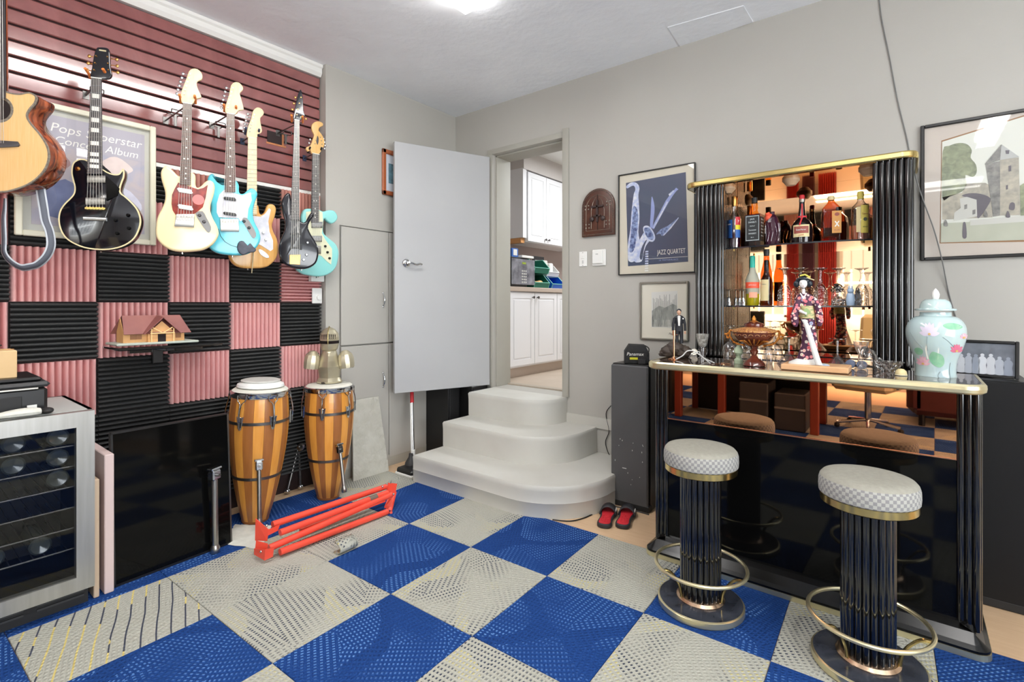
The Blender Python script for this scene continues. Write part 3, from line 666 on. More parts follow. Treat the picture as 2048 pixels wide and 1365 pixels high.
# blue offset with white guard
BL = [(449,366.6),(440.4,364),(433.4,357),(425.5,347),(418,351),(415,360),(416,376),(421,395.6),(422,411.4),(421,425.5),(416,446.6),(412,466),(414,486),(423,500),(440.4,508),(465,510.7),(488,510),(505.5,502.8),(517.8,488.7),(521.3,474.7),(517.8,460.6),(509,443),(506.3,425.5),(509,408),(515,390),(512.5,381.5),(503.7,376),(495.8,379.8),(488,386.8),(480.9,386.8),(478.2,381.5),(478,371),(475,364),(470,360.4)]
t, F = guitar('electric_guitar', 'turquoise blue electric guitar with white pearl pickguard and dark fretboard', (465, 430), -3.07, math.radians(20), BL, 0.042, 'blue_body',
    [(453,228.4),(469,229),(470.3,385),(450,385)], 'maple', 'rosewood', [(453,228),(450,220),(451,212),(458,190),(462,171),(469.8,164.7),(478.6,166),(485.2,173.4),(486,179.3),(481.6,184.4),(479.5,188),(482.5,198),(486.7,214.5),(486.7,220.3),(478.6,221),(474.2,224.7),(469.5,229.9)], 'maple',
    pg=[(448.3,379.8),(438.7,390),(433.4,408),(433.4,425.5),(437.8,435),(477.3,436.9),(480,443),(495,436),(496.7,418.4),(503.7,400.9),(501.5,385),(495,387),(484.4,391),(472,388)], pgm='pearl',
    pups=[[(446,396),(449,394),(469,396),(473,401),(470,403),(449,400)],[(446,426),(449,424),(470,427),(474,431),(471,433),(449,430)]], bridge=[(440,438),(477,439),(478.2,464),(441,463)],
    knobs=[(488,443),(498,456)], km='black_satin', pegs=[(460,176,-1),(457.5,184,-1),(455.5,192,-1),(453.5,200,-1),(451.5,208,-1),(450,216,-1)], plate=[(484,439),(493,436),(503,450),(512,467),(510,476),(504,475),(494,458)])
slab(MB(), catmull([(*F(u, v), 0) for u, v in [(478,484),(487,483),(495,492),(500,487),(506,494),(512,500),(508,505),(497,506),(486,511),(477,505),(474,494)]], 2), 0.001, 0.018, 0.005, FRB).build('strap_pad', mat('pad_dark', (74, 78, 92), .45, c2=(48, 50, 60), scale=40), t, smooth=True, label='dark leather pad at the bottom of the body')
MB().tube([FRB(*F(u, v), 0.004) for u, v in [(437,458),(441,472),(450,484),(462,491),(475,495)]], 0.0012, 6).build('cable', 'cord_black', t, smooth=True)
hanger(F, 449, 216, 473, 219, 'peg_orange', 'chrome hanger with orange pegs holding the turquoise guitar')
# natural ash with pearl guard, behind
NA = [(512.5,409.6),(517.8,413),(519.5,425.5),(524,429),(530,423.7),(534.5,411.4),(540.6,408),(549.4,410.5),(553,420),(549.4,436),(545,450),(547.7,464),(554.7,478),(557.3,495.8),(554.7,513.4),(544,527.4),(530,535.3),(505.5,537),(480.9,535.3),(465,525.7),(457,508),(458,490),(468,472),(474,450),(470,425),(466,405),(470,393),(480,396),(486,408),(492,418),(497,418),(498,409)]
t, F = guitar('electric_guitar', 'natural ash electric guitar with pearl pickguard, half hidden behind the turquoise one', (505, 440), -3.21, math.radians(12), NA, 0.042, 'ash_body',
    [(495.5,276),(513,277.5),(513,430),(492,430)], 'maple', 'maple', [(495.5,276),(493.3,267),(496.2,252.6),(502,238),(505,224),(510.9,216.7),(516.7,215.2),(524,218.9),(527.7,226),(524.8,232),(520.5,236.5),(521,246.7),(524,261.4),(521,267),(514.5,269),(513.8,276)], 'maple',
    pg=[(509,432.5),(521,434),(531,427),(538,416.7),(541.5,420),(536.4,443),(539,464),(546,481.7),(546,499),(540.6,502.8),(521,490.5),(500,482),(482,474),(480,446),(490,432)], pgm='pearl',
    bridge=[(488,478),(508,480),(508,494),(488,492)], pegs=[(503,229,-1),(501,235,-1),(499,242,-1),(497,249,-1),(495.5,256,-1),(494,263,-1)], knobs=[(526,466), (531,480)], km='white')
slab(MB(), catmull([(*F(u, v), 0) for u, v in [(517,500),(523,500),(534,508),(538,515),(532,516),(521,509)]], 2), 0.001, 0.004, 0, FRB).build('jack_plate', 'chrome', t)
MB().tube([FRB(*F(505.5, 486), 0.012), FRB(*F(505.5, 505), 0.02), FRB(*F(502, 546.7), 0.02)], 0.0028, 8).build('tremolo_arm', 'brass_pale', t, smooth=True)
hanger(F, 492, 262, 518, 265, 'rubber_blue', 'dark padded hanger holding the natural ash guitar')
# black bass
BS = [(581,388.6),(574.3,385.7),(566.7,394.3),(562.9,405.7),(564.8,424.8),(569.5,442),(569.5,459),(562.9,474.3),(557.5,491.4),(558,510.5),(564.8,523.8),(578,533.3),(597,538),(616,537),(631.4,527.6),(637,512.4),(637,497),(630.4,482),(621,466.7),(616.5,453.3),(621,442),(628,432.4),(627.6,426.5),(622,425.7),(616,434.3),(610.5,443.8),(602.9,443.8),(599,436),(599,412),(592,402),(583,400)]
t, F = guitar('bass_guitar', 'glossy black five-string bass with gold bridge and long grey neck', (597, 460), -3.08, math.radians(25), BS, 0.04, 'bass_body',
    [(588.4,241),(599,241),(598,440),(580.5,440)], 'maple_amber', 'rosewood_dk', [(588.4,241),(587,232),(590,215),(594,195),(597,186),(601.5,179.3),(604.5,188),(606,200.4),(607,222),(610,232),(605,237.4),(599.8,241)], 'bass_body',
    pups=[[(598,458),(603,458),(603,471),(598,471)],[(598,490),(604,490),(604,500),(598,500)],[(580,466),(597,466),(597,470),(580,470)],[(580,494),(597,494),(597,498),(580,498)]], pum='black_satin', bridge=[(579,510),(601,510),(600,530),(579,529)], brm='gold',
    knobs=[(615,486),(613,510),(607,520)], km='chrome', pegs=[(597,195,-1),(594,207,-1),(591,219,-1),(589,230,-1),(606,236,1)], pegm='gold', nstr=5, dsz=0.002)
hanger(F, 584, 237, 606, 239, 'peg_orange', 'chrome hanger with orange pegs holding the black bass')
# seafoam with scroll headstock
SF = [(609.5,419),(622,417),(635,417),(646.7,422.9),(658,420),(669.5,422),(676,432.4),(673.3,442),(663.8,447.6),(654.3,442),(649,438),(647,455),(648.6,467),(658,476),(672,488),(677.5,500),(678,514),(673.3,533.3),(662,546.7),(642.9,553.3),(620,551.4),(602.9,546.7),(592,535),(590,510),(600,480),(606,455),(603,435)]
t, F = guitar('electric_guitar', 'pale seafoam electric guitar with scroll headstock, behind the black bass', (635, 480), -3.215, math.radians(8), SF, 0.04, 'seafoam_body',
    [(623.5,308.6),(637.6,308.6),(636.5,446),(621,446)], 'maple_amber', 'rosewood_dk', [(623.5,308),(621,301),(616,303.5),(612,299),(614,294),(621,291),(625,280),(628,270),(624,262),(623,251),(629,244.4),(638,243),(645.5,247),(645,252.5),(639.5,254.5),(637,261),(643,269),(648,279.6),(648,292),(643,299),(638.5,307.7)], 'maple_amber',
    pg=[(612,424),(636,421),(644.8,424.8),(645.7,447.6),(643.5,466.7),(650.5,480),(663.8,498),(664,512),(662,529.5),(654.3,523.8),(642.9,512.4),(630,508),(615,505),(608,480),(612,450)], pgm='mint',
    pups=[[(622,444),(644,444),(644,456),(622,456)],[(622,472),(643,472),(643,484),(622,484)]], pum='chrome', bridge=[(622,492),(641,492),(641,508),(622,508)],
    knobs=[(650,493),(654.5,505),(658.5,517)], km='black_satin', pegs=[(627,280,-1),(625,287,-1),(644,276,1),(646,283,1),(647,290,1),(646,296,1)])
slab(MB(), catmull([(*F(u, v), 0) for u, v in [(634,272),(637,278),(635,290),(632,284)]], 2), 0.0035, 0.0048, 0, FRB).build('headstock_slot', 'rosewood_dk', t)
hanger(F, 619, 300, 642, 301, 'black_satin', 'black padded hanger holding the seafoam guitar by the pilaster')
# acoustic cutaway with strap at the left edge
PH = math.radians(46); F = Fr(40, 290, -3.05, PH)
t = thing('acoustic_guitar', 'acoustic cutaway guitar with pale spruce top and glossy rosewood sides at the left edge', 'guitar', F.P, F.rz, 'guitars hanging on the left wall')
R_ = F.poly([(7.3,181),(17.6,185),(38,188),(58.6,185),(71.8,192.5),(70.3,205.7),(58.6,220),(54.2,232),(61.5,246.7),(79,267),(93.8,290.7),(98,314),(90.8,337.5),(73.3,358),(49.8,372.7),(17.6,383)])
ac = F(-2, 300).x; Lh = []
for p in reversed(R_[7:]): Lh.append(Vector((2*ac-p.x, p.y)))
Lh += [Vector((2*ac-x, z)) for x, z in ((R_[6].x+0.012, R_[6].y+0.02), (R_[4].x+0.012, R_[5].y), (R_[3].x, R_[3].y-0.004), (R_[1].x+0.02, R_[1].y+0.012))]
bot = [Vector((ac, F(0, 384.6).y))]
ol = catmull([(*p, 0) for p in R_+bot+Lh], 4)
TH = 0.105
slab(MB(), ol, -0.004, 0.0, 0.001, FRB, 1).build('soundboard', 'spruce', t, smooth=True, angle=40)
slab(MB(), offset2(ol, 0.001), -TH, -0.0041, 0.004, FRB, 2).build('sides', 'rosewood_side', t, smooth=True, angle=40)
mb = MB(); o0 = offset2(ol, -0.0012); o1 = offset2(ol, 0.005)
mb.strip([FRB(p[0], p[1], 0.0009) for p in o0], [FRB(p[0], p[1], 0.0009) for p in o1], True); mb.strip([FRB(p[0], p[1], 0.0009) for p in o0], [FRB(p[0], p[1], -0.006) for p in o0], True)
mb.build('binding', mat('binding_grey', (150, 142, 128), .4, c2=(90, 80, 70), scale=90), t)
hc = Vector((ac, F(0, 219).y)); 
MB().lathe([(0.046, 0), (0.046, 0.0006), (0, 0.0006)], 32, FRB(hc.x, hc.y, 0.0002), mx=Matrix.Rotation(PI/2, 3, 'X')).build('sound_hole', mat('hole_dark', (34, 22, 20), .9), t)
mb = MB(); mb.lathe([(0.048, 0), (0.048, 0.0012), (0.058, 0.0012), (0.058, 0)], 32, FRB(hc.x, hc.y, 0.0), mx=Matrix.Rotation(PI/2, 3, 'X')); mb.build('rosette', 'binding_grey', t)
bz = F(16, 288).y; bl = [(-0.086, -0.004), (-0.078, 0.010), (-0.02, 0.012), (0.02, 0.012), (0.078, 0.010), (0.086, -0.004), (0.08, -0.012), (0.02, -0.018), (-0.02, -0.018), (-0.08, -0.012)]
slab(MB(), [Vector((ac+a, bz+b)) for a, b in bl], 0, 0.008, 0.002, FRB, 2).build('bridge', 'rosewood_dk', t, smooth=True, angle=30)
nt_ = F(0, -120).y; ne = F(8, 198).y
mb = MB(); mb.add([FRB(ac-0.022, nt_, 0.006), FRB(ac+0.022, nt_, 0.006), FRB(ac+0.028, ne, 0.006), FRB(ac-0.028, ne, 0.006), FRB(ac-0.022, nt_, -0.002), FRB(ac+0.022, nt_, -0.002), FRB(ac+0.028, ne, -0.002), FRB(ac-0.028, ne, -0.002)],
                  [(0, 1, 2, 3), (4, 7, 6, 5), (0, 3, 7, 4), (1, 5, 6, 2), (0, 4, 5, 1), (3, 2, 6, 7)]); mb.build('fretboard', 'rosewood_dk', t)
mb = MB(); 
for k in range(9): pass
A = [FRB(ac-0.024*math.cos(PI*k/8), nt_, -0.0025-0.02*math.sin(PI*k/8)) for k in range(9)]; B = [FRB(ac-0.029*math.cos(PI*k/8), F(8, 183).y, -0.0025-0.03*math.sin(PI*k/8)) for k in range(9)]
mb.strip(A, B); mb.build('neck', 'rosewood_side', t, smooth=True)
slab(MB(), [Vector((ac+a, nt_+b)) for a, b in [(-.022, 0), (-.036, .03), (-.038, .17), (0, .18), (.038, .17), (.036, .03), (.022, 0)]], -0.014, 0, 0.002, FRB).build('headstock', 'rosewood_side', t)
mb = MB()
for k in range(6): mb.cyl(FRB(ac-0.018+0.0072*k, nt_, 0.009), FRB(ac-0.025+0.010*k, bz, 0.009), 0.0009, n=5)
mb.build('strings', 'string', t, kind='stuff')
# strap hangs in a loop from the back of the body
mat('strap_grey', (92, 96, 106), 0.8); mat('strap_edge', (196, 202, 208), 0.7)
SP = [(14, 398), (12, 418), (9, 440), (9, 480), (8, 505), (20, 523), (40, 535), (58, 533), (72, 528), (88, 512), (96, 490), (92, 462), (83, 440), (78, 415), (74, 396), (70, 375)]
ctr = [onplane(u, v, F.P-F.n*0.05, F.n) for u, v in SP]
loc = [Vector(((p-F.P).dot(F.e), 0, p.z-F.P.z)) for p in ctr]
loc = catmull(loc, 4, False)
def ribbon(w, off, th):
    mb = MB(); A = []; B = []; n = len(loc)
    for i, p in enumerate(loc):
        yv = 0.04+0.04*(i/(n-1)); A.append(Vector((p.x, yv+off-w/2, p.z))); B.append(Vector((p.x, yv+off+w/2, p.z)))
    # twist so that the face of the strap shows
    for i in range(n):
        s_ = 0.55+0.15*math.sin(i/n*7); d = (loc[min(n-1, i+1)]-loc[max(0, i-1)]).normalized(); side = Vector((d.z, 0, -d.x))
        c = (A[i]+B[i])/2; h = w/2; v = (side*s_+Vector((0, 1, 0))*(1-s_)).normalized()*h; A[i] = c-v; B[i] = c+v
    mb.strip(A, B); return mb
o = ribbon(0.034, 0, 0.003).build('strap', 'strap_edge', t, smooth=True, label='grey woven guitar strap with pale edges'); m_ = o.modifiers.new('t', 'SOLIDIFY'); m_.thickness = 0.003; m_.offset = 0
o2 = ribbon(0.022, 0, 0.003).build('strap_webbing', 'strap_grey', o, smooth=True); m_ = o2.modifiers.new('t', 'SOLIDIFY'); m_.thickness = 0.0048; m_.offset = 0
# empty double wire hooks in the slats
for i, (u, v, wide, nm_) in enumerate([(347, 228, 1, 'beside the cream guitar neck'), (433, 252, 1, 'between the cream and turquoise necks'), (567, 268, 1, 'right of the square cut-out'), (188, 186, 0, 'behind the black single-cut neck')]):
    P = onx(u, v, XW+0.026); t = thing('wire_hook', 'empty chrome wire hook on the slat wall, '+nm_, 'hook', P, 0, 'empty hooks on the slat wall')
    MB().bevbox((0.001, 0, -0.002), (0.004, 0.064, 0.008), 0.001).build('hook_plate', 'iron', t)
    mb = MB()
    for s_ in (-1, 1): mb.tube([(0.003, s_*0.028, 0), (0.04, s_*0.028, -0.012), (0.055, s_*0.028, -0.008), (0.058, s_*0.028, 0.008)], 0.003, 6)
    mb.tube([(0.058, -0.028, 0.008), (0.058, 0.028, 0.008)], 0.003, 6); mb.build('wire', 'iron', t, smooth=True)
    MB().bevbox((0.03, 0.0, -0.045), (0.004, 0.014, 0.066), 0.001).build('price_tab', 'iron', t)
# framed poster on the slats
P0_, P1_ = onx(27, 205, XW+0.06), onx(310, 490, XW+0.06)
y0, y1, z0, z1 = 0.405, 1.002, 1.640, 2.345
y0 = onx(28, 400, XW+0.06).y; y1 = onx(310, 400, XW+0.06).y; z1 = onx(310, 256, XW+0.06).z; z0 = onx(310, 492, XW+0.06).z
t = thing('framed_poster', 'cream framed concert poster in mauve and grey behind the black single-cut guitar', 'poster', (XW+0.055, (y0+y1)/2, z0), 0); W_ = y1-y0; H_ = z1-z0; f_ = 0.028
for (a, b, c, d) in ((-W_/2, -W_/2+f_, 0, H_), (W_/2-f_, W_/2, 0, H_), (-W_/2+f_, W_/2-f_, 0, f_), (-W_/2+f_, W_/2-f_, H_-f_, H_)):
    MB().bevbox((0.012, (a+b)/2, (c+d)/2), (0.028, b-a, d-c), 0.004).build('frame_rail', 'cream_frame', t)
MB().bb((0.0, -W_/2+.01, .01), (0.004, W_/2-.01, H_-.01)).build('matting', mat('poster_grey', (196, 196, 186), .7), t)
mat('poster_art', (200, 184, 178), 0.6, c2=(160, 164, 186), scale=7, amt=0.5, dist=1.5)
pr_ = MB().bb((0.004, -W_/2+.06, .06), (0.006, W_/2-.05, H_-.055)).build('print', 'poster_art', t)
MB().bb((0.0062, -W_/2+.06, H_-.055-.15), (0.0068, W_/2-.05, H_-.055)).build('title_band', mat('poster_band', (178, 174, 184), .6), pr_)
for i, (a, b, c, d, col) in enumerate(((-.18, -.02, .12, .3, (98, 108, 146)), (-.05, .08, .28, .42, (198, 160, 140)), (.08, .2, .14, .3, (190, 190, 206)), (-.2, -.1, .33, .45, (150, 120, 120)), (.05, .16, .36, .46, (214, 196, 190)))):
    slab(MB(), catmull([(a, c, 0), ((a+b)/2, c-.02, 0), (b, c+.02, 0), (b+.02, (c+d)/2, 0), ((a+b)/2, d, 0), (a-.01, (c+d)/2, 0)], 3), 0.0062, 0.0066, 0, lambda A, B, C_: Vector((C_, A, B))).build('print_shape', mat('pshape%d' % i, col, .6, c2=tuple(min(255, x+20) for x in col), scale=20), pr_)
RX = (PI/2, 0, PI/2)
mat('ink_white', (240, 238, 232), 0.5); mat('ink_black', (24, 24, 26), 0.6); mat('ink_red', (190, 36, 40), 0.5); mat('ink_navy', (28, 40, 88), 0.5)
text('lettering', 'A Pops Superstar', 0.062, 'ink_white', t, (0.0075, 0.0, H_-.115), RX, shear=0.2)
text('lettering', 'Concert Album', 0.055, 'ink_white', t, (0.0075, 0.03, H_-.175), RX, shear=0.2)
MB().bb((0.0135, -W_/2+f_, f_), (0.0145, W_/2-f_, H_-f_)).build('glazing', 'pane', t)
# plates on the foam near the pilaster
pa, pb = onx(619.5, 577, XW+0.045), onx(644, 608, XW+0.045); yc = (pa.y+pb.y)/2; zc = 1.3-(592-609)/FPX*((pa.x)*FV[0]+yc*FV[1]); hh = abs(pa.z-pb.z)
t = thing('dimmer_switch', 'white dimmer switch plate with round knob on the foam below the seafoam guitar', 'switch', (XW+0.052, yc, zc))
MB().bevbox((0.006, 0, 0), (0.012, 0.075, 0.11), 0.003).build('plate', 'white', t); MB().lathe([(0.018, 0), (0.016, 0.014), (0, 0.015)], 20, (0.012, 0.008, -0.012), mx=Matrix.Rotation(PI/2, 3, 'Y')).build('knob', 'white', t, smooth=True)
P = onx(630, 557, XW+0.045); t = thing('junction_box', 'white junction box sticking out just below the seafoam guitar', 'box', (XW+0.045, P.y, P.z)); MB().bevbox((0.02, 0, 0), (0.04, 0.10, 0.05), 0.003).build('cover', 'white', t); MB().cyl((0.04, 0, .01), (0.043, 0, .01), 0.004, n=8).build('screw', 'brass', t)
# ---- model house on a black bracket shelf ----
mat('roof_red', (150, 96, 88), 0.5, c2=(128, 76, 72), scale=8); mat('house_wood', (226, 176, 118), 0.6, c2=(212, 158, 100), scale=16); mat('house_base', (176, 184, 172), 0.6)
Xs = -3.14; zt = onx(300, 688, Xs).z
ya, yb = onx(228, 690, Xs).y, onx(425, 690, -3.2).y
t = thing('wall_shelf', 'black glossy wall shelf with bracket carrying the model house', 'shelf', (-3.36, (ya+yb)/2, zt-0.012)); 
MB().bevbox((0.15, 0.0, -0.006), (0.30, yb-ya, 0.014), 0.003).build('shelf_board', 'black_lacquer', t)
yc = onx(330, 700, -3.2).y-(ya+yb)/2; MB().bevbox((0.04, yc, -0.06), (0.03, 0.05, 0.10), 0.003).build('bracket', 'black_satin', t)
MB().bevbox((0.13, yc, -0.022), (0.22, 0.04, 0.02), 0.003).build('bracket_arm', 'black_satin', t)
MB().box((0.03, 0.05, -0.03), (0.03, (yb-ya)*0.75, 0.035)).build('rail', 'black_lacquer', t)
hb = Vector((-3.16, (onx(224, 690, Xs).y+onx(384, 690, -3.16).y)/2, zt)); Lh_ = (onx(384, 690, -3.16).y-onx(224, 690, Xs).y)
t = thing('model_house', 'small wooden model chalet with red-brown roof on the wall shelf', 'model', hb)
MB().bevbox((0, 0, 0.006), (0.20, Lh_, 0.012), 0.004).build('base', 'house_base', t)
L2 = Lh_*0.40; dz = 0.012
mb = MB(); mb.bb((-0.055, -L2, dz), (0.055, L2*0.86, dz+0.055)); 
for s_ in (-L2, L2*0.86-0.002): mb.add([(-0.055, s_, dz+0.055), (0.055, s_, dz+0.055), (0, s_, dz+0.125), (-0.055, s_+0.002, dz+0.055), (0.055, s_+0.002, dz+0.055), (0, s_+0.002, dz+0.125)], [(0, 1, 2), (5, 4, 3), (0, 3, 4, 1), (1, 4, 5, 2), (2, 5, 3, 0)])
# front gable
gy = L2*0.10; gw = L2*0.42
mb.bb((0.05, gy-gw, dz), (0.075, gy+gw, dz+0.045)); mb.add([(0.075, gy-gw, dz+0.045), (0.075, gy+gw, dz+0.045), (0.075, gy, dz+0.108), (0.0, gy-gw, dz+0.045), (0.0, gy+gw, dz+0.045), (0.0, gy, dz+0.108)], [(0, 1, 2), (5, 4, 3), (0, 3, 4, 1)])
mb.build('walls', 'house_wood', t)
mb = MB(); r_ = 0.004
def roofslab(a, b, c, d):
    n = (Vector(b)-Vector(a)).cross(Vector(d)-Vector(a)).normalized()*r_; q = [Vector(x) for x in (a, b, c, d)]; mb.add(q+[x+n for x in q], [(0, 1, 2, 3), (7, 6, 5, 4), (0, 4, 5, 1), (1, 5, 6, 2), (2, 6, 7, 3), (3, 7, 4, 0)])
y_a, y_b = -L2*1.10, L2*0.97
roofslab((0.078, y_a*0.93, dz+0.042), (0.078, y_b*1.06, dz+0.042), (0, y_b*0.86, dz+0.135), (0, y_a*0.86, dz+0.135)); roofslab((0, y_a*0.86, dz+0.135), (0, y_b*0.86, dz+0.135), (-0.07, y_b*1.06, dz+0.042), (-0.07, y_a*1.05, dz+0.042))
roofslab((0.10, gy-gw*1.35, dz+0.040), (0.10, gy, dz+0.125), (0.0, gy, dz+0.135), (0.02, gy-gw*1.35, dz+0.050)); roofslab((0.10, gy, dz+0.125), (0.10, gy+gw*1.35, dz+0.040), (0.02, gy+gw*1.35, dz+0.050), (0.0, gy, dz+0.135))
mb.build('roof', 'roof_red', t)
MB().bb((0.074, gy-0.018, dz), (0.077, gy+0.018, dz+0.040)).build('doorway', 'hole_dark', t)
mb = MB(); mb.tube([(0.09, gy-0.055, dz+0.045), (0.09, gy+0.055, dz+0.045)], 0.003, 6); 
for s_ in (-1, 1): mb.tube([(0.09, gy, dz+0.045), (0.09, gy+s_*0.045, dz+0.075)], 0.003, 6); mb.tube([(0.09, gy+s_*0.05, dz), (0.09, gy+s_*0.05, dz+0.07)], 0.003, 6)
mb.build('porch_beams', mat('beam', (240, 200, 140), .6), t)
for y_ in (-L2*0.72, -L2*0.55, L2*0.66): MB().bb((0.054, y_-0.012, dz+0.016), (0.0575, y_+0.012, dz+0.04)).build('window', mat('hwin', (150, 100, 60), .5) if 'hwin' not in MATS else 'hwin', t)
# =============== LEFT SIDE ON THE FLOOR ===============
# wine cooler
FX = -2.75; yr = 0.598; yl = -0.01
ztop = onx(195, 819, FX).z; ztl = onx(153, 856, FX); zb = onx(153, 1157, FX); zs = onx(190, 1172, FX); yg = ztl.y
t = thing('wine_cooler', 'stainless steel wine cooler with dark glass door, bottles lying inside', 'wine cooler', (-3.02, (yr+yl)/2, 0))
D = 0.54; hw = (yr-yl)/2; X1 = 0.27
mb = MB(); 
mb.bb((-X1, -hw, zs.z), (X1-.045, -hw+.015, ztop)); mb.bb((-X1, hw-.015, zs.z), (X1-.045, hw, ztop)); mb.bb((-X1, -hw, ztop-.02), (X1-.045, hw, ztop)); mb.bb((-X1, -hw, zs.z), (X1-.045, hw, zs.z+.02)); mb.bb((-X1, -hw, zs.z), (-X1+.015, hw, ztop))
mb.build('cabinet', mat('fridge_top', (186, 188, 184), 0.5), t)
MB().bb((-X1+.016, -hw+.016, zs.z+.021), (-X1+.02, hw-.016, ztop-.021)).build('liner', 'black_matte', t)
mb = MB()
for a, b in (((-X1+.02, -hw+.0155, zs.z+.021), (X1-.046, -hw+.02, ztop-.021)), ((-X1+.02, hw-.02, zs.z+.021), (X1-.046, hw-.0155, ztop-.021)), ((-X1+.02, -hw+.02, ztop-.026), (X1-.046, hw-.02, ztop-.0205)), ((-X1+.02, -hw+.02, zs.z+.0205), (X1-.046, hw-.02, zs.z+.026))): mb.bb(a, b)
mb.build('inner_lining', 'black_matte', t)
dr = MB(); gl, gr = -hw+.055, yg-(yr+yl)/2; gt = ztl.z; gb = zb.z
dr.bb((X1-.04, -hw, zs.z), (X1, hw, gb)); dr.bb((X1-.04, -hw, gt), (X1, hw, ztop-.002)); dr.bb((X1-.04, gr, gb), (X1, hw, gt)); dr.bb((X1-.04, -hw, gb), (X1, gl, gt))
dr = dr.build('door', 'steel_fridge', t, label='brushed steel door frame around dark glass')
MB().bb((X1-.014, gl, gb), (X1-.008, gr, gt)).build('door_glass', 'cooler_glass', dr)
for k in range(7):
    z = gt-0.085-k*0.088
    if z < gb+.03: break
    mb = MB(); mb.cyl((X1-.06, gl-.01, z), (X1-.06, gr+.01, z), 0.004, n=8)
    for j in range(14): y = gl+(gr-gl)*(j+.5)/14; mb.cyl((X1-.06, y, z), (-X1+.03, y, z), 0.002, n=5)
    mb.build('shelf_rack', 'iron', t)
    if k in (0, 1, 2, 5, 6):
        for j, y in enumerate([gr-.045, gr-.18, gr-.36] if k < 3 else [gr-.10, gr-.24]):
            if (k, j) == (2, 1): continue
            b = thing('wine_bottle', 'round wine bottle base on the %s rack of the cooler, %s' % ({0: 'top', 1: 'second', 2: 'third', 5: 'second lowest', 6: 'lowest'}[k], ['nearest the door edge', 'next one left', 'furthest left'][j]), 'bottle', (-3.02+X1-.075, (yr+yl)/2+y, z+.042), group='wine bottles in the cooler')
            MB().lathe([(0.0, 0.008), (0.016, 0.004), (0.030, 0.0), (0.037, 0.006), (0.0375, 0.18), (0.02, 0.24), (0.013, 0.28), (0.013, 0.30), (0, 0.30)], 20, mx=Matrix.Rotation(-PI/2, 3, 'Y')).build('glass_body', mat('wine_dark', (70, 76, 74), .12, spec=1.0) if 'wine_dark' not in MATS else 'wine_dark', b, smooth=True)
            MB().lathe([(0.0145, 0.22), (0.0145, 0.302), (0, 0.302)], 14, mx=Matrix.Rotation(-PI/2, 3, 'Y')).build('foil_cap', 'black_satin', b, smooth=True)
mb = MB(); mb.bb((-X1+.02, -hw+.01, .0), (X1-.06, hw-.01, zs.z)); mb.build('kick_base', 'black_matte', t)
for i in range(3):
    for j in range(4): MB().box((X1-.057, hw-.10-.19*i, .035+.02*j+.01), (.006, .15, .008)).build('vent_slot', 'dark_grey', t)
# printer on top
PX = -2.86
pa, pb = onx(0, 812, PX), onx(97, 808, PX)
zt_ = ztop
t = thing('printer', 'black inkjet printer on top of the steel wine cooler', 'printer', (-3.03, 0.09, zt_))
yp = pb.y-0.09; hp_ = 0.16
ztp = onx(93, 755, PX).z-zt_
MB().bevbox((0, yp-0.215, ztp*.36), (0.32, 0.43, ztp*.72), 0.012).build('body', 'black_satin', t, smooth=True)
MB().bevbox((0, yp-0.21, ztp*.80), (0.33, 0.435, ztp*.16), 0.01).build('scanner_lid', 'dark_grey', t, smooth=True)
MB().bevbox((0.0, yp-0.22, ztp*.95), (0.30, 0.41, ztp*.12), 0.008).build('document_tray', 'black_satin', t)
MB().bevbox((0.161, yp-0.22, ztp*.30), (0.006, 0.28, ztp*.42), 0.002).build('paper_slot', 'black_matte', t)
MB().box((0.1615, yp-0.05, ztp*.16), (0.004, 0.03, 0.02)).build('label_plate', 'white', t)
MB().bevbox((0.163, yp-0.2, ztp*.70), (0.006, 0.34, 0.008), 0.002).build('chrome_strip', 'steel', t)
zz = zt_+ztp*1.01; pc = onx(34, 740, -2.93)
t = thing('cardboard_box', 'small tan cardboard box on the printer', 'box', (-3.0, pc.y-0.14, zz)); hbx = onx(33, 701, -2.93).z-zz
MB().bevbox((0, 0, hbx/2), (0.15, 0.28, hbx), 0.003).build('carton', mat('carton', (222, 190, 142), .8, c2=(214, 180, 132), scale=8), t); MB().bevbox((0.0, 0, hbx+.001), (0.01, 0.28, 0.002), 0.0005).build('flap_seam', 'house_wood', t)
t = thing('pouch', 'dark slate soft pouch lying on the tan box', 'pouch', (-2.99, pc.y-0.17, zz+hbx)); MB().sphere((0, 0, 0.02), 1, 20, 10, (0.05, 0.13, 0.020)).build('case', mat('slate', (78, 86, 98), .6), t, smooth=True); MB().tube([(0.05*math.cos(a_*PI/8), 0.13*math.sin(a_*PI/8), 0.02) for a_ in range(16)], 0.003, 6, True).build('zip', 'black_matte', t)
# folded white gloves / cloth at the cooler edge
t = thing('work_gloves', 'white work gloves with black cuffs lying on the front of the cooler top', 'gloves', (-2.80, 0.25, zt_))
pts = [(0.0, -0.28, 0.012), (0.0, -0.2, 0.018), (0, -0.12, 0.014), (0.005, -0.05, 0.010), (0, 0.02, 0.014), (0, 0.10, 0.018), (0, 0.16, 0.016)]
pts = [(x, y-0.03, z) for x, y, z in pts]
pe = onx(108, 820, -2.79); sh = pe.y-0.25-0.17
g1 = [(x, y+sh, z) for x, y, z in pts]; mb = MB(); mb.tube(catmull(g1, 4, False), 0.02, 10, rs=[0.012+0.008*abs(math.sin(k*0.38)) for k in range(25)])
for i, p in enumerate(mb.v): mb.v[i] = (p[0]*1.9, p[1], max(0.001, p[2]*0.9))
mb.build('glove', mat('cloth_white', (222, 222, 212), .9, c2=(206, 206, 196), scale=30, bump=.4), t, smooth=True)
MB().sphere((0, 0.15+sh, 0.014), 1, 12, 8, (0.03, 0.022, 0.013)).build('cuff', 'black_matte', t, smooth=True)
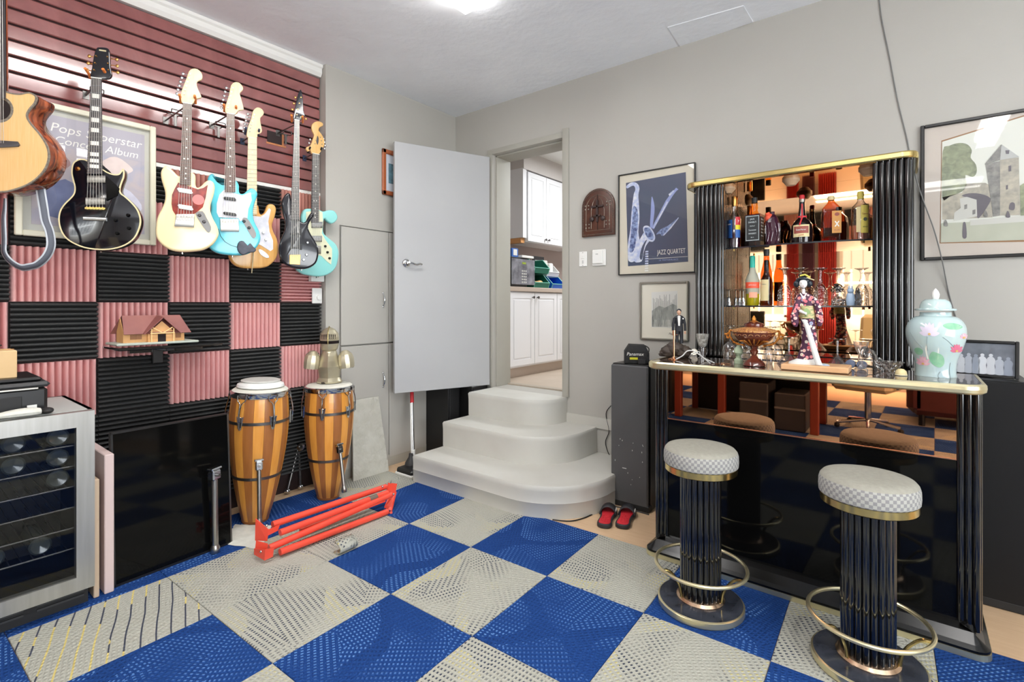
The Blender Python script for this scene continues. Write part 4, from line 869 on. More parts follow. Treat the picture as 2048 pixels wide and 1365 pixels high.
# thin boards between cooler and black panel
b0 = onz(212, 1187, 0)
for i, (dy, h, th, c, nm) in enumerate(((0.0, 0.62, 0.035, (212, 190, 186), 'pinkish board leaning between the wine cooler and the big black panel'), (-0.045, 0.52, 0.02, (200, 176, 150), 'narrow tan board edge right beside the wine cooler'))):
    t = tag(MB().bevbox((0, 0, h/2), (0.34, th, h), 0.003).build('leaning_board', mat('board%d' % i, c, .7), loc=(b0.x-.14, b0.y+dy+0.005, 0.0085)), nm, 'board')
# large black flat panel (television) standing on the floor against the wall
A = onz(226, 1178, 0); B = onz(462, 1088, 0); top = onx(232, 866, A.x-0.05)
d = B-A; Wp = d.length; an = math.atan2(d.y, d.x)-PI/2; Hp = top.z
t = thing('television', 'large black glossy flat television standing on the floor against the foam wall', 'television', (A.x-0.0, (A.y+B.y)/2, 0.008), rot=(0, -0.06, an))
MB().bevbox((-0.02, 0, Hp/2), (0.03, Wp, Hp), 0.006).build('back_shell', 'black_matte', t)
MB().bb((-0.005, -Wp/2+.008, .010), (-0.003, Wp/2-.008, Hp-.008)).build('screen', 'black_gloss', t)
for a_, b_ in (((-Wp/2, 0), (-Wp/2+.008, Hp)), ((Wp/2-.008, 0), (Wp/2, Hp)), ((-Wp/2, 0), (Wp/2, .010)), ((-Wp/2, Hp-.008), (Wp/2, Hp))):
    MB().bb((-0.006, a_[0], a_[1]), (0.0, b_[0], b_[1])).build('bezel', 'black_satin' if a_[1] > .1 or a_[0] < 0 else 'iron', t)
# chrome leg with clamp leaning at the panel
def stand_leg(name, label, p0, p1, r, foot=True, group=None):
    p0 = Vector(p0); p1 = Vector(p1); d = p1-p0; L_ = d.length; q = d.to_track_quat('Z', 'X').to_euler()
    t = thing(name, label, 'stand leg', p0, rot=q, group=group)
    MB().cyl((0, 0, 0.02), (0, 0, L_-.03), r, n=16).build('tube', 'steel', t, smooth=True)
    MB().lathe([(r*1.35, 0), (r*1.5, 0.006), (r*1.5, 0.025), (r*1.1, 0.04), (r*.9, 0.04)], 16).build('foot_cap', 'steel', t, smooth=True)
    c = t; MB().bevbox((0, 0, L_-.02), (r*2.6, r*3.4, 0.05), 0.006).build('clamp', 'chrome', t)
    MB().cyl((-r*2.2, 0, L_-.02), (r*2.2, 0, L_-.02), 0.008, n=12).build('clamp_bolt', 'iron', c, smooth=True)
    MB().bevbox((0, 0, L_+.012), (r*2.6, r*4.4, 0.012), 0.004).build('clamp_lip', 'chrome', c)
    return t
P = onz(425, 1105, 0); Q = onx(424, 940, P.x+0.0)
stand_leg('drum_stand_leg', 'loose chrome drum stand leg standing upright against the black television', (P.x+0.035, P.y, 0.0085), (Q.x+0.03, Q.y, Q.z), 0.015)
# ---- congas ----
mat('stave_a', (232, 164, 76), 0.3, c2=(216, 144, 58), scale=10, stretch=(4, 4, .5), coat=0.3); mat('stave_b', (172, 110, 56), 0.3, c2=(150, 92, 46), scale=10, stretch=(4, 4, .5), coat=0.3)
mat('drumhead', (222, 220, 208), 0.7, c2=(210, 208, 196), scale=10)
def conga(label, P, H, rs, tilt, legang, n=18, rzoff=0.0, group='congas'):
    t = thing('conga_drum', label, 'drum', P, rot=tilt, group=group)
    # rs: list of (radius, height fraction)
    prof = [Vector((r, z*H, 0)) for r, z in rs]; cv = catmull(prof, 5, False)
    def rad(z):
        for a, b in zip(cv[:-1], cv[1:]):
            if a.y <= z <= b.y: return a.x+(b.x-a.x)*(z-a.y)/max(1e-6, b.y-a.y)
        return cv[-1].x
    zs_ = [H*0.965*k/18 for k in range(19)]; m1 = None
    for k in range(n):
        a0 = 2*PI*k/n+rzoff; a1 = 2*PI*(k+1)/n+rzoff; g = 0.004/0.16/2*0.25
        if m1 is None:
            mb = MB(); rings = []
            for z in zs_:
                r = rad(z); ring = [Vector((r*math.cos(a), r*math.sin(a), z)) for a in [-(PI/n)+g+(2*PI/n-2*g)*j/3 for j in range(4)]]
                ring += [Vector((p.x*(r-.012)/r, p.y*(r-.012)/r, z)) for p in reversed(ring)]; rings.append(ring)
            for i in range(len(rings)-1): mb.strip(rings[i], rings[i+1], True)
            mb.add(rings[0], [tuple(range(8))]); mb.add(rings[-1], [tuple(range(7, -1, -1))])
            o = mb.build('stave', 'stave_a', t, smooth=True, angle=40); m1 = o; m2 = o.data.copy(); m2.materials.clear(); m2.materials.append(M('stave_b'))
        else: o = dup(m1, t)
        if k % 2: o.data = m2
        o.rotation_euler = (0, 0, (a0+a1)/2)
    for zf in (0.76, 0.355):
        z = H*zf; r = rad(z); mb = MB(); mb.lathe([(r-.002, z-.009), (r+.003, z-.008), (r+.003, z+.008), (r-.002, z+.009)], 40); mb.build('hoop_band', 'iron', t, smooth=True)
    rt = rad(H*.965)
    MB().lathe([(rt-.003, H*.93), (rt+.006, H*.935), (rt+.010, H*.95), (rt+.010, H*.972), (rt+.004, H*.978), (rt-.002, H*.978)], 40).build('rim', 'chrome', t, smooth=True)
    MB().lathe([(rt+.002, H*.96), (rt+.002, H*.978), (rt-.01, H*.99), (rt-.03, H*.995), (0, H)], 40).build('drumhead', 'drumhead', t, smooth=True)
    zl = H*.76
    for k in range(6):
        a = legang+2*PI*(k+.35)/6; c, s_ = math.cos(a), math.sin(a); r1 = rad(zl)+.003
        def W_(r, z, da=0): return Vector((r*math.cos(a+da), r*math.sin(a+da), z))
        mb = MB()
        for sg in (-1, 1): mb.tube(catmull([W_(rt+.013, H*.962, sg*.16), W_(rt+.016, H*.925, sg*.14), W_(rt+.020, H*.90, sg*.03), W_(r1+.016, zl+.05, sg*.01), W_(r1+.012, zl-.01, 0)], 4, False), 0.0032, 6)
        o = mb.build('tension_lug', 'chrome', t, smooth=True)
        mb = MB(); mx = Matrix.Rotation(a, 3, 'Z')
        def T_(x, y, z): return mx@Vector((x, y, z))
        pl = [(-.022, .045), (-.010, .038), (0, .043), (.010, .038), (.022, .045), (.014, 0), (.008, -.03), (0, -.036), (-.008, -.03), (-.014, 0)]
        slab(mb, [Vector(p) for p in pl], 0, .007, .001, lambda A_, B_, C_: T_(r1+C_, A_, zl+B_), 1); mb.build('lug_plate', 'chrome', o)
        MB().cyl(W_(r1+.013, zl-.02), W_(r1+.013, zl+.012), .006, n=8).build('lug_nut', 'iron', o)
    MB().lathe([(rad(0)-.004, -.0), (rad(0)+.003, 0.0), (rad(.01)+.003, .014), (rad(.01)-.004, .014)], 36).build('base_ring', mat('stave_edge', (160, 100, 50), .5) if 'stave_edge' not in MATS else 'stave_edge', t, smooth=True)
    return t, rad
c1 = 3.03*Vector((FV[0]+RV[0]*-.508, FV[1]+RV[1]*-.508, 0)); c1.z = 0.0095
c2 = 3.39*Vector((FV[0]+RV[0]*-.3635, FV[1]+RV[1]*-.3635, 0)); c2.z = 0.0095
RS = [(0.070, 0), (0.098, 0.13), (0.128, 0.32), (0.150, 0.50), (0.162, 0.66), (0.163, 0.78), (0.156, 0.90), (0.148, 1.0)]
co1, rd1 = conga('larger striped wooden conga drum in front, nearer the television', c1, 0.80, RS, (math.radians(0), math.radians(2.4), math.radians(38)), 0.0, rzoff=.1)
co2, rd2 = conga('striped wooden conga drum beside the cupboard, with the armour bust on top', c2, 0.765, [(r*0.965, z) for r, z in RS], (0, math.radians(0.6), math.radians(38)), .25)
bpy.context.view_layer.update()
def conga_leg(C, rd, zf, du, label, L_=0.36, dirn=None, H=0.8, splay=0.03):
    a = math.atan2(-C.y+0.0, -C.x)+du; r = rd(zf*H)+.012; p1 = Vector((C.x+r*math.cos(a), C.y+r*math.sin(a), zf*H)); p0 = Vector((C.x+(r+splay)*math.cos(a), C.y+(r+splay)*math.sin(a), zf*H-L_))
    return p0, p1
for (C, rd, H, vtop, vb, ub, ut, lab) in ((c1, rd1, .80, 925, 1052, 519, 518, 'chrome leg clamped to the front of the nearer conga'), (c2, rd2, .765, 893, 985, 689, 679, 'chrome leg clamped to the front of the conga beside the cupboard')):
    Zc = C.x*FV[0]+C.y*FV[1]; Zf = Zc-rd(.35*H)-.012
    def at(u, v, Z): r = ray(u, v); return O0+r*Z
    p1 = at(ut, vtop, Zf); p0 = at(ub, vb, Zf-.03)
    lg = stand_leg('conga_leg', lab, p0, p1, 0.011, group=None); del lg['category']; lg.name = 'clamped_leg'; par = co1 if C is c1 else co2
    lg.parent = par; lg.matrix_parent_inverse = par.matrix_world.inverted()
# third stand base between the drums
P3 = onz(590, 985, 0.0); t = thing('tripod_base', 'folded chrome tripod legs standing between the two congas', 'stand', (P3.x-.03, P3.y, .0085))
tp = onx(597, 893, P3.x-.03)-t.location
for dx_, dy_ in ((0.03, -0.055), (0.02, 0.045), (-0.05, 0.0)): MB().cyl((dx_, dy_, .012), tp, .010, n=12).build('leg', 'iron', t, smooth=True); MB().sphere((dx_, dy_, .016), .022, 12, 8, (1, 1, .75)).build('foot', 'chrome', t, smooth=True)
MB().cyl(tp-Vector((.012, 0, 0)), tp+Vector((.03, 0, 0)), .028, n=20).build('hub_clamp', 'chrome', t, smooth=True)
MB().cyl(tp+Vector((.03, 0, 0)), tp+Vector((.036, 0, 0)), .012, n=12).build('hub_bolt', 'iron', t, smooth=True)
# disc on first conga: white drum pad
tp1 = co1.matrix_world@Vector((0, 0, .80)); t = thing('drum_cover', 'round white padded cover lying on the nearer conga', 'cover', tp1+Vector((0.0, 0.005, 0.001)), rot=co1.rotation_euler.copy())
MB().lathe([(0.128, 0), (0.130, .004), (0.126, .016), (0.112, .022), (0.100, .030), (0, .031)], 36, c=(-.005, 0, 0)).build('pad', 'white', t, smooth=True)
MB().lathe([(0.095, .030), (0.108, .032), (0.108, .036), (0.095, .040), (0.06, .036), (0, .036)], 36, c=(-.008, .005, 0)).build('rim_ring', mat('pad_grey', (206, 206, 200), .4), t, smooth=True)
# armour bust on second conga
mat('armour', (206, 198, 172), 0.34, 0.65, c2=(180, 170, 142), scale=6); mat('armour_dk', (60, 52, 44), 0.5, 0.5)
tp2 = co2.matrix_world@Vector((0, 0, .766)); fwd = math.atan2(-tp2.y, -tp2.x)-0.12   # faces the camera
Hh = (766-656)/FPX*(tp2.x*FV[0]+tp2.y*FV[1])
t = thing('armour_bust', 'small polished metal knight bust with closed visor helmet on the rear conga', 'figurine', tp2+Vector((0, 0, .001)), fwd-PI/2)  # local +Y faces forward
k_ = Hh/0.375
def sect(z, w, d, keel=0.0, n=20):
    out = []
    for i in range(n):
        a = 2*PI*i/n; x = w*math.cos(a); y = d*math.sin(a)
        if math.sin(a) > 0: y += keel*max(0, 1-abs(x)/w*1.5)
        out.append(Vector((x*k_, y*k_, z*k_)))
    return out
secs = [(0.0, .082, .062, .012), (.010, .084, .064, .014), (.035, .068, .052, .016), (.07, .072, .054, .022), (.11, .078, .060, .026), (.15, .066, .060, .024), (.185, .054, .052, .016), (.205, .048, .044, .006), (.222, .042, .040, 0)]
mb = MB(); rr = [sect(*s_) for s_ in secs]
for i in range(len(rr)-1): mb.strip(rr[i], rr[i+1], True)
mb.add(rr[0], [tuple(range(20))]); mb.add(rr[-1], [tuple(range(19, -1, -1))]); bd_ = mb.build('breastplate', 'armour', t, smooth=True, angle=30)
for s_ in (-1, 1):
    mb = MB(); mx = Matrix.Rotation(s_*-0.12, 3, 'Y')
    mb.lathe([(0.050*k_, -.072*k_), (0.053*k_, -.045*k_), (.053*k_, -.005*k_), (.045*k_, .020*k_), (0.020*k_, .046*k_), (0, .050*k_)], 12, c=(s_*.106*k_, .010*k_, .170*k_), sy=.95, mx=mx); o = mb.build('pauldron', 'armour', t, smooth=True, angle=25)
    mb = MB()
    for j in range(7): a_ = PI*j/6; mb.sphere((s_*.112*k_+.045*k_*math.cos(a_), .005*k_+.042*k_*math.sin(a_), .10*k_), .003, 6, 4)
    mb.build('rivets', 'chrome', o, kind='stuff')
    MB().lathe([(.038*k_, 0), (.030*k_, .03*k_)], 16, c=(s_*.07*k_, 0, .165*k_), mx=Matrix.Rotation(s_*PI/2, 3, 'Y')).build('strap', 'armour_dk', t, smooth=True)
# helmet
secs = [(.214, .040, .040, .0), (.226, .052, .052, .006), (.252, .060, .058, .012), (.266, .062, .060, .014), (.286, .063, .062, .018), (.31, .063, .063, .024), (.335, .057, .058, .020), (.358, .040, .042, .012), (.372, .018, .020, .004), (.376, .004, .004, 0)]
mb = MB(); rr = [sect(*s_) for s_ in secs]
for i in range(len(rr)-1):
    if i == 3: continue
    mb.strip(rr[i], rr[i+1], True)
mb.strip([p for p in rr[3][10:]]+[rr[3][0]], [p for p in rr[4][10:]]+[rr[4][0]])
hm_ = mb.build('helmet', 'armour', t, smooth=True, angle=28)
mb = MB(); rr2 = [sect(z, w*.93, d*.9, 0) for z, w, d, q_ in ((.256, .060, .058, 0), (.295, .062, .060, 0))]; mb.strip(rr2[0], rr2[1], True); mb.build('visor_gap', 'hole_dark', hm_, smooth=True)
for j in range(9):
    x = (-.042+.0105*j); 
    if j == 4: continue
    yv = .061*math.sqrt(max(0, 1-(x/.061)**2))+.022*max(0, 1-abs(x)/.061*1.5); MB().box((x*k_, (yv+.0005)*k_, (.318-abs(x)*.12)*k_), (.0042*k_, .005, .030*k_)).build('sight_slot', 'hole_dark', hm_)
mb = MB(); mb.tube([Vector((0, y*k_, z*k_)) for y, z in ((.080, .266), (.086, .31), (.076, .34), (.052, .362), (.015, .382), (-.02, .378), (-.048, .355))], .0028, 8); mb.build('comb', mat('armour_gold', (196, 180, 120), .3, .9), hm_, smooth=True)
for s_ in (-1, 1): MB().sphere((s_*.056*k_, 0, .305*k_), .007, 10, 6).build('pivot', 'chrome', hm_, smooth=True)
MB().bevbox((0.02*k_, .066*k_, .006*k_), (.05*k_, .006, .012*k_), .002).build('waist_strap', 'armour_dk', t)
# grey-white cloth / tape scrap on the carpet
t = thing('cloth_scrap', 'crumpled pale cloth lying on the carpet between television and near conga', 'cloth', onz(478, 1080, 0.008))
random.seed(4); mb = MB(); G = 10; W1 = [onz(*p, 0.008)-t.location for p in ((440, 1088), (520, 1100), (545, 1052), (470, 1050))]
grid = []
for i in range(G+1):
    for j in range(G+1):
        a = W1[0].lerp(W1[1], i/G); b = W1[3].lerp(W1[2], i/G); p = a.lerp(b, j/G); e = min(i, G-i, j, G-j)
        p = p+Vector((random.uniform(-.006, .006), random.uniform(-.006, .006), 0)); p.z = .002+(.010*abs(math.sin(i*1.3+j*.9)) if e > 0 else 0.0); grid.append(p)
mb.add(grid, [(i*(G+1)+j, (i+1)*(G+1)+j, (i+1)*(G+1)+j+1, i*(G+1)+j+1) for i in range(G) for j in range(G)]); o = mb.build('fabric', 'cloth_white', t, smooth=True)
# ---- red folded steel trestle ----
mat('red_paint', (236, 84, 62), 0.35, c2=(226, 70, 52), scale=8, coat=0.2)
XR = -2.57
def rp(u, v, x=XR): return onx(u, v, x)
base = onz(640, 1075, 0); t = thing('folded_trestle', 'folded red-orange steel trestle legs lying on the carpet in front of the congas', 'trestle', (XR, 1.58, .0085)); oT = t.location
tb = [((545, 1050), (772, 974), XR-.06, .017, 'long_tube'), ((560, 1066), (775, 986), XR+.0, .017, 'long_tube'), ((538, 1097), (783, 990), XR+.02, .017, 'long_tube'), ((560, 1105), (775, 1025), XR+.05, .017, 'long_tube'), ((600, 1062), (765, 1000), XR-.03, .009, 'brace_tube'), ((690, 1033), (770, 1003), XR+.03, .005, 'lock_wire')]
ends = []
for (a, b, x, r, nm) in tb:
    p = rp(*a, x)-oT; q = rp(*b, x)-oT; p.z = max(p.z, r+.001); q.z = max(q.z, r+.001); ends.append((p, q))
    MB().cyl(p, q, r, n=16).build(nm, 'red_paint', t, smooth=True)
# dark worn sleeve on the second tube
p, q = ends[1]; MB().cyl(p.lerp(q, .80), p.lerp(q, .88), .0178, n=16).build('worn_sleeve', mat('worn', (112, 96, 84), .6), t, smooth=True)
# end brackets: folded channel plates
def chan(pts, th=.004):
    mb = MB()
    for a, b, c, d in pts:
        a, b, c, d = [Vector(x) for x in (a, b, c, d)]; n = (b-a).cross(d-a).normalized()*th; mb.add([a, b, c, d, a+n, b+n, c+n, d+n], [(0, 1, 2, 3), (7, 6, 5, 4), (0, 4, 5, 1), (1, 5, 6, 2), (2, 6, 7, 3), (3, 7, 4, 0)])
    return mb
def Q(u, v, x): p = rp(u, v, x)-oT; p.z = max(p.z, .001); return p
chan([(Q(511, 1038, XR-.09), Q(537, 1060, XR-.03), Q(534, 1083, XR-.03), Q(510, 1082, XR-.09)), (Q(537, 1060, XR-.03), Q(560, 1050, XR-.03), Q(556, 1062, XR-.03), Q(536, 1072, XR-.03))]).build('end_bracket', 'red_paint', t)
chan([(Q(508, 1098, XR-.03), Q(530, 1100, XR+.05), Q(529, 1122, XR+.05), Q(508, 1110, XR-.03)), (Q(530, 1100, XR+.05), Q(548, 1096, XR+.05), Q(546, 1114, XR+.05), Q(529, 1122, XR+.05)), (Q(512, 1082, XR-.05), Q(535, 1088, XR+.02), Q(533, 1104, XR+.03), Q(510, 1100, XR-.04))]).build('end_bracket', 'red_paint', t)
chan([(Q(776, 966, XR-.08), Q(794, 968, XR-.02), Q(790, 990, XR-.01), Q(772, 985, XR-.07)), (Q(780, 985, XR-.04), Q(793, 984, XR+.0), Q(784, 1022, XR+.04), Q(768, 1016, XR+.0))]).build('end_bracket', 'red_paint', t)
for (u, v, x) in ((765, 974, XR-.035), (787, 989, XR+.04), (533, 1052, XR-.01), (522, 1104, XR+.02)): MB().sphere(Q(u, v, x), .007, 10, 6).build('rivet', 'chrome', t, smooth=True)
for (u, v) in ((772, 1022), (780, 1018), (782, 1026)): MB().cyl(Q(u, v, XR+.04), Q(u, v, XR+.055), .009, n=10).build('locking_tooth', 'red_paint', t)
MB().cyl(Q(781, 968, XR-.05), Q(783, 961, XR-.05), .003, .001, n=8).build('pin', 'iron', t)
# textured grey panel leaning on the cupboard
mat('plaster_panel', (196, 194, 184), 0.8, c2=(182, 180, 168), scale=16, bump=1.0, bscale=26)
q = [onz(707, 966, 0), onz(778, 944, 0)]; q[0].z = q[1].z = .0085; t_ = [onx(705, 801, -3.268), onx(757, 793, -3.268)]
n_ = (q[1]-q[0]).cross(t_[0]-q[0]).normalized()*.012
o = thing('ceiling_panel', 'textured grey plaster panel leaning against the cupboard behind the rear conga', 'panel', q[0])
mb = MB(); N_ = 14; fr_ = []
for i in range(N_+1):
    for j in range(N_+1):
        a = q[0].lerp(q[1], i/N_); b = t_[0].lerp(t_[1], i/N_); p = a.lerp(b, j/N_)-q[0]; fr_.append(p+n_.normalized()*(.003*math.sin(i*2.7+math.sin(j*1.9)*1.6) if 0 < i < N_ and 0 < j < N_ else 0))
mb.add(fr_, [(i*(N_+1)+j, (i+1)*(N_+1)+j, (i+1)*(N_+1)+j+1, i*(N_+1)+j+1) for i in range(N_) for j in range(N_)])
mb.build('face', 'plaster_panel', o, smooth=True)
sgn = -1 if n_.dot(Vector((1, 0, 0))) > 0 else 1
c_ = [p-q[0] for p in (q[0], q[1], t_[1], t_[0])]; c2_ = [p+n_*sgn for p in c_]; MB().add(c_+c2_, [(4, 5, 6, 7), (0, 1, 5, 4), (1, 2, 6, 5), (2, 3, 7, 6), (3, 0, 4, 7)]).build('edge', 'greige_dk', o)
# stick vacuum behind the door
P = Vector((-3.10, 2.50, 0)); P = onz(813, 938, 0); P = Vector((-3.03, 2.56, 0.001)); 
def tv(u, v, x): return onx(u, v, x)-P
t = thing('stick_vacuum', 'stick vacuum with red handle and chrome tube standing beside the steps under the door', 'vacuum', P)
a = tv(826, 905, -3.05); b = tv(824, 806, -3.15); c = tv(823.5, 770, -3.19)
MB().cyl(a, b, .012, n=14).build('tube', 'chrome', t, smooth=True); MB().cyl(b, c, .015, n=14).build('handle', mat('vac_red', (190, 30, 40), .35), t, smooth=True)
MB().cyl(a-Vector((0, 0, .045)), a+Vector((0, 0, .02)), .017, n=14).build('collar', 'white', t, smooth=True)
MB().tube([a+Vector((.0, -.014, 0)), b+Vector((0, -.014, 0))], .005, 6).build('cable_duct', 'white', t)
MB().lathe([(.05, 0.04), (.045, .07), (.02, .11), (.015, .14)], 16, c=(a.x+.0, a.y-.02, -.0)).build('motor_head', 'dark_grey', t, smooth=True)
MB().bevbox((a.x+.05, a.y-.055, .028), (.18, .16, .05), .012).build('floor_head', 'black_satin', t, smooth=True)
MB().bevbox((a.x+.05, a.y-.055, .012), (.19, .17, .018), .004).build('bumper', 'white', t)
# pair of black boxes (speakers) behind the steps
for i, (y0, y1, x1, lab) in enumerate(((2.98, 3.12, -3.02, 'nearer black speaker cabinet in the corner behind the steps'), (3.13, 3.33, -2.89, 'further black speaker cabinet in the corner touching the bar wall'))):
    x0 = XC+.004+.0; t = thing('speaker', lab, 'speaker', ((x0+x1)/2, (y0+y1)/2, 0.001)); w = x1-x0; d_ = y1-y0; h = .625-.02*i
    MB().bevbox((0, 0, h/2), (w, d_, h), .004).build('cabinet', 'black_satin', t); MB().bevbox((w/2, 0, h/2+.02), (.008, d_-.03, h-.10), .003).build('grille', 'black_matte', t)
# =============== KITCHEN BEYOND THE DOORWAY ===============
KZ = 0.58
mat('kitchen_floor', (196, 180, 164), 0.5, c2=(186, 170, 152), scale=5); mat('kitchen_wall', (206, 200, 196), 0.6); mat('kitchen_mauve', (172, 156, 150), 0.6); mat('worktop', (190, 174, 160), 0.4)
mat('cab_white', (238, 238, 240), 0.35)
struct(MB().bb((-4.6, YB, KZ-.1), (-1.0, 6.4, KZ)).build('floor_kitchen', 'kitchen_floor'))
struct(MB().bb((-4.6, YB, 2.98), (-1.0, 6.4, 3.08)).build('ceiling_kitchen', 'white_trim'))
struct(MB().bb((-3.75, YB, KZ), (-3.62, 6.4, 2.98)).build('wall_kitchen_left', 'kitchen_mauve'))
struct(MB().bb((-4.6, 6.3, KZ), (-1.0, 6.4, 2.98)).build('wall_kitchen_back', 'kitchen_wall'))
struct(MB().bb((-1.1, YB, KZ), (-1.0, 6.4, 2.98)).build('wall_kitchen_right', 'kitchen_wall'))
# soffit above the wall cupboards
struct(MB().bb((-3.62, 4.40, 2.78), (-3.30, 6.3, 2.98)).build('trim_4', 'kitchen_wall'))
def panel_door(x, y0, y1, z0, z1, par, lab=None):
    d = MB().bb((x, y0, z0), (x+.018, y1, z1)).build('door', 'cab_white', par)
    f = .055; mb = MB()
    for a, b in (((y0, z0), (y0+f, z1)), ((y1-f, z0), (y1, z1)), ((y0+f, z0), (y1-f, z0+f)), ((y0+f, z1-f), (y1-f, z1))): mb.bb((x+.018, a[0], a[1]), (x+.024, b[0], b[1]))
    mb.bevbox((x+.020, (y0+y1)/2, (z0+z1)/2), (.008, y1-y0-2*f-.03, z1-z0-2*f-.03), .004); mb.build('door_moulding', 'cab_white', d); return d
t = thing('base_cabinet', 'white panelled kitchen base cabinet under the worktop', 'cabinet', (-3.31, 4.1, KZ))
MB().bb((-.30, -.5, .10), (.29, 1.6, .845)).build('carcass', 'cab_white', t); MB().bb((-.30, -.5, 0), (.25, 1.6, .10)).build('plinth', 'worktop', t)
for (y0, y1, kn) in ((3.77-4.1-.0, 4.175-4.1, 1), (4.185-4.1, 4.59-4.1, -1), (4.60-4.1, 5.0-4.1, 1)):
    d = panel_door(.29, y0, y1, .12, .835, t); yk = (y1-.035) if kn > 0 else (y0+.035)
    MB().lathe([(.006, 0), (.005, .014), (.014, .02), (.012, .028), (0, .030)], 14, (.314, yk, .79), mx=Matrix.Rotation(PI/2, 3, 'Y')).build('knob', 'iron', d, smooth=True)
t = tag(MB().bevbox((0, 0, 0), (.64, 2.1, .045), .004).build('worktop', 'worktop', loc=(-3.30, 4.65, KZ+.868)), 'mauve beige laminate worktop on the white kitchen cabinets', 'worktop')
zw = KZ+.8905
t = thing('wall_cabinet', 'white two-door kitchen wall cabinet above the microwave', 'cabinet', (-3.465, 4.83, 1.99))
MB().bb((-.15, -.36, 0), (.145, .75, .78)).build('carcass', 'cab_white', t)
for (y0, y1, kn) in ((-.355, -.003, 1), (.003, .36, -1), (.365, .74, 1)):
    d = panel_door(.145, y0, y1, .01, .77, t); yk = (y1-.03) if kn > 0 else (y0+.03)
    MB().lathe([(.006, 0), (.005, .014), (.014, .02), (.012, .028), (0, .030)], 14, (.169, yk, .05), mx=Matrix.Rotation(PI/2, 3, 'Y')).build('knob', 'iron', d, smooth=True)
t = thing('wall_cabinet', 'plain white wall cabinet side panel with open wood underside, left of the panelled doors', 'cabinet', (-3.48, 4.43, 2.03))
MB().bb((-.14, -.03, 0), (.17, .035, .76)).build('side_panel', 'cab_white', t); MB().bb((-.14, -.03, -.055), (.14, .035, -.002)).build('open_underside', mat('oak', (206, 148, 92), .5), t)
# microwave
Pm = Vector((-3.22, 4.13, zw)); t = thing('microwave', 'black microwave oven with mottled door on the kitchen worktop', 'microwave', Pm)
y0, y1 = -.30, onx(1058, 540, -3.02).y-4.13; hm_ = .285
MB().bevbox((0, (y0+y1)/2, hm_/2+.01), (.36, y1-y0, hm_), .006).build('case', 'black_satin', t)
MB().bevbox((.184, y0+.21, hm_/2+.01), (.012, .38, hm_-.03), .003).build('door', mat('mw_door', (84, 84, 92), .2, c2=(150, 150, 158), scale=12, amt=.4), t)
MB().bevbox((.184, y1-.07, hm_/2+.01), (.010, .11, hm_-.03), .002).build('control_panel', 'black_gloss', t)
for i in range(5):
    for j in range(3): MB().box((.190, y1-.10+.03*j, .05+.028*i), (.004, .018, .014)).build('button', 'pad_grey', t)
MB().box((.190, y1-.07, hm_-.045), (.004, .06, .02)).build('display', mat('lcd', (150, 170, 60), .4), t)
t = thing('tissue_box', 'small blue and white box standing on the microwave', 'box', (-3.12, onx(1024, 495, -3.12).y, zw+hm_+.011)); MB().bevbox((0, 0, .045), (.08, .10, .09), .003).build('carton', mat('box_blue', (60, 110, 190), .6), t); MB().box((.041, 0, .05), (.002, .06, .06)).build('panel', 'white', t)
t = tag(MB().bevbox((0, 0, .012), (.18, .20, .024), .003).build('paper_pad', 'white', loc=(-3.12, onx(1042, 505, -3.12).y, zw+hm_+.011)), 'flat white pad lying on the microwave', 'pad')
# stacked green hopper bins
mat('bin_green', (24, 112, 92), 0.4); mat('bin_edge', (120, 200, 180), 0.4); mat('bin_blue', (22, 96, 200), 0.35); mat('bin_white', (226, 226, 226), 0.5)
def hopper(P, w, d, h, m, e, lab, grp=None):
    # open front bin: tall back and sides cut to a low sloping front lip (front faces +X)
    t = thing('hopper_bin', lab, 'storage bin', P, 0, grp); th = .004; prof = [(-d/2, 0), (d*.42, 0), (d/2, h*.36), (d*.16, h*.96), (-d/2, h*.96)]
    for s_ in (-1, 1):
        y = s_*(w/2-th/2); a = [Vector((x, y-th/2, z)) for x, z in prof]; b = [Vector((x, y+th/2, z)) for x, z in prof]; n = len(prof)
        MB().add(a+b, [tuple(range(n)), tuple(range(2*n-1, n-1, -1))]+[(i, (i+1) % n, n+(i+1) % n, n+i) for i in range(n)]).build('side', m, t)
        MB().tube([(d*.42, y, 0), (d/2, y, h*.36), (d*.16, y, h*.96), (-d/2, y, h*.96)], .004, 6).build('rim', e, t)
    MB().bb((-d/2, -w/2, 0), (d*.42, w/2, th)).build('bottom', m, t); MB().bb((-d/2, -w/2, 0), (-d/2+th, w/2, h*.96)).build('back', m, t)
    q = [Vector((d*.42, -w/2, 0)), Vector((d*.42, w/2, 0)), Vector((d/2, w/2, h*.36)), Vector((d/2, -w/2, h*.36))]; MB().add(q+[p-Vector((th, 0, 0)) for p in q], [(0, 1, 2, 3), (7, 6, 5, 4), (0, 4, 5, 1), (2, 6, 7, 3)]).build('front_lip', m, t)
    MB().tube([(d/2, -w/2, h*.36), (d/2, w/2, h*.36)], .004, 6).build('lip_rim', e, t); return t
yb0 = onx(1062, 540, -3.08).y; yb1 = onx(1100, 540, -3.03).y; wb = yb1-yb0-.01
hopper((-3.16, (yb0+yb1)/2, zw+.001), wb, .26, .155, 'bin_green', 'bin_edge', 'lower green hopper bin on the worktop beside the microwave', 'green hopper bins')
hopper((-3.16, (yb0+yb1)/2, zw+.155), wb, .26, .155, 'bin_green', 'bin_edge', 'upper green hopper bin, stacked on the lower one', 'green hopper bins')
t = thing('bread_roll', 'pale bread-like bundle inside the lower green bin', 'food', (-3.11, (yb0+yb1)/2, zw+.012)); MB().sphere((0, 0, .035), 1, 14, 8, (.06, .085, .03)).build('crust', 'house_wood', t, smooth=True); MB().sphere((.02, .03, .052), 1, 10, 6, (.03, .04, .02)).build('top_crust', 'maple_amber', t, smooth=True)
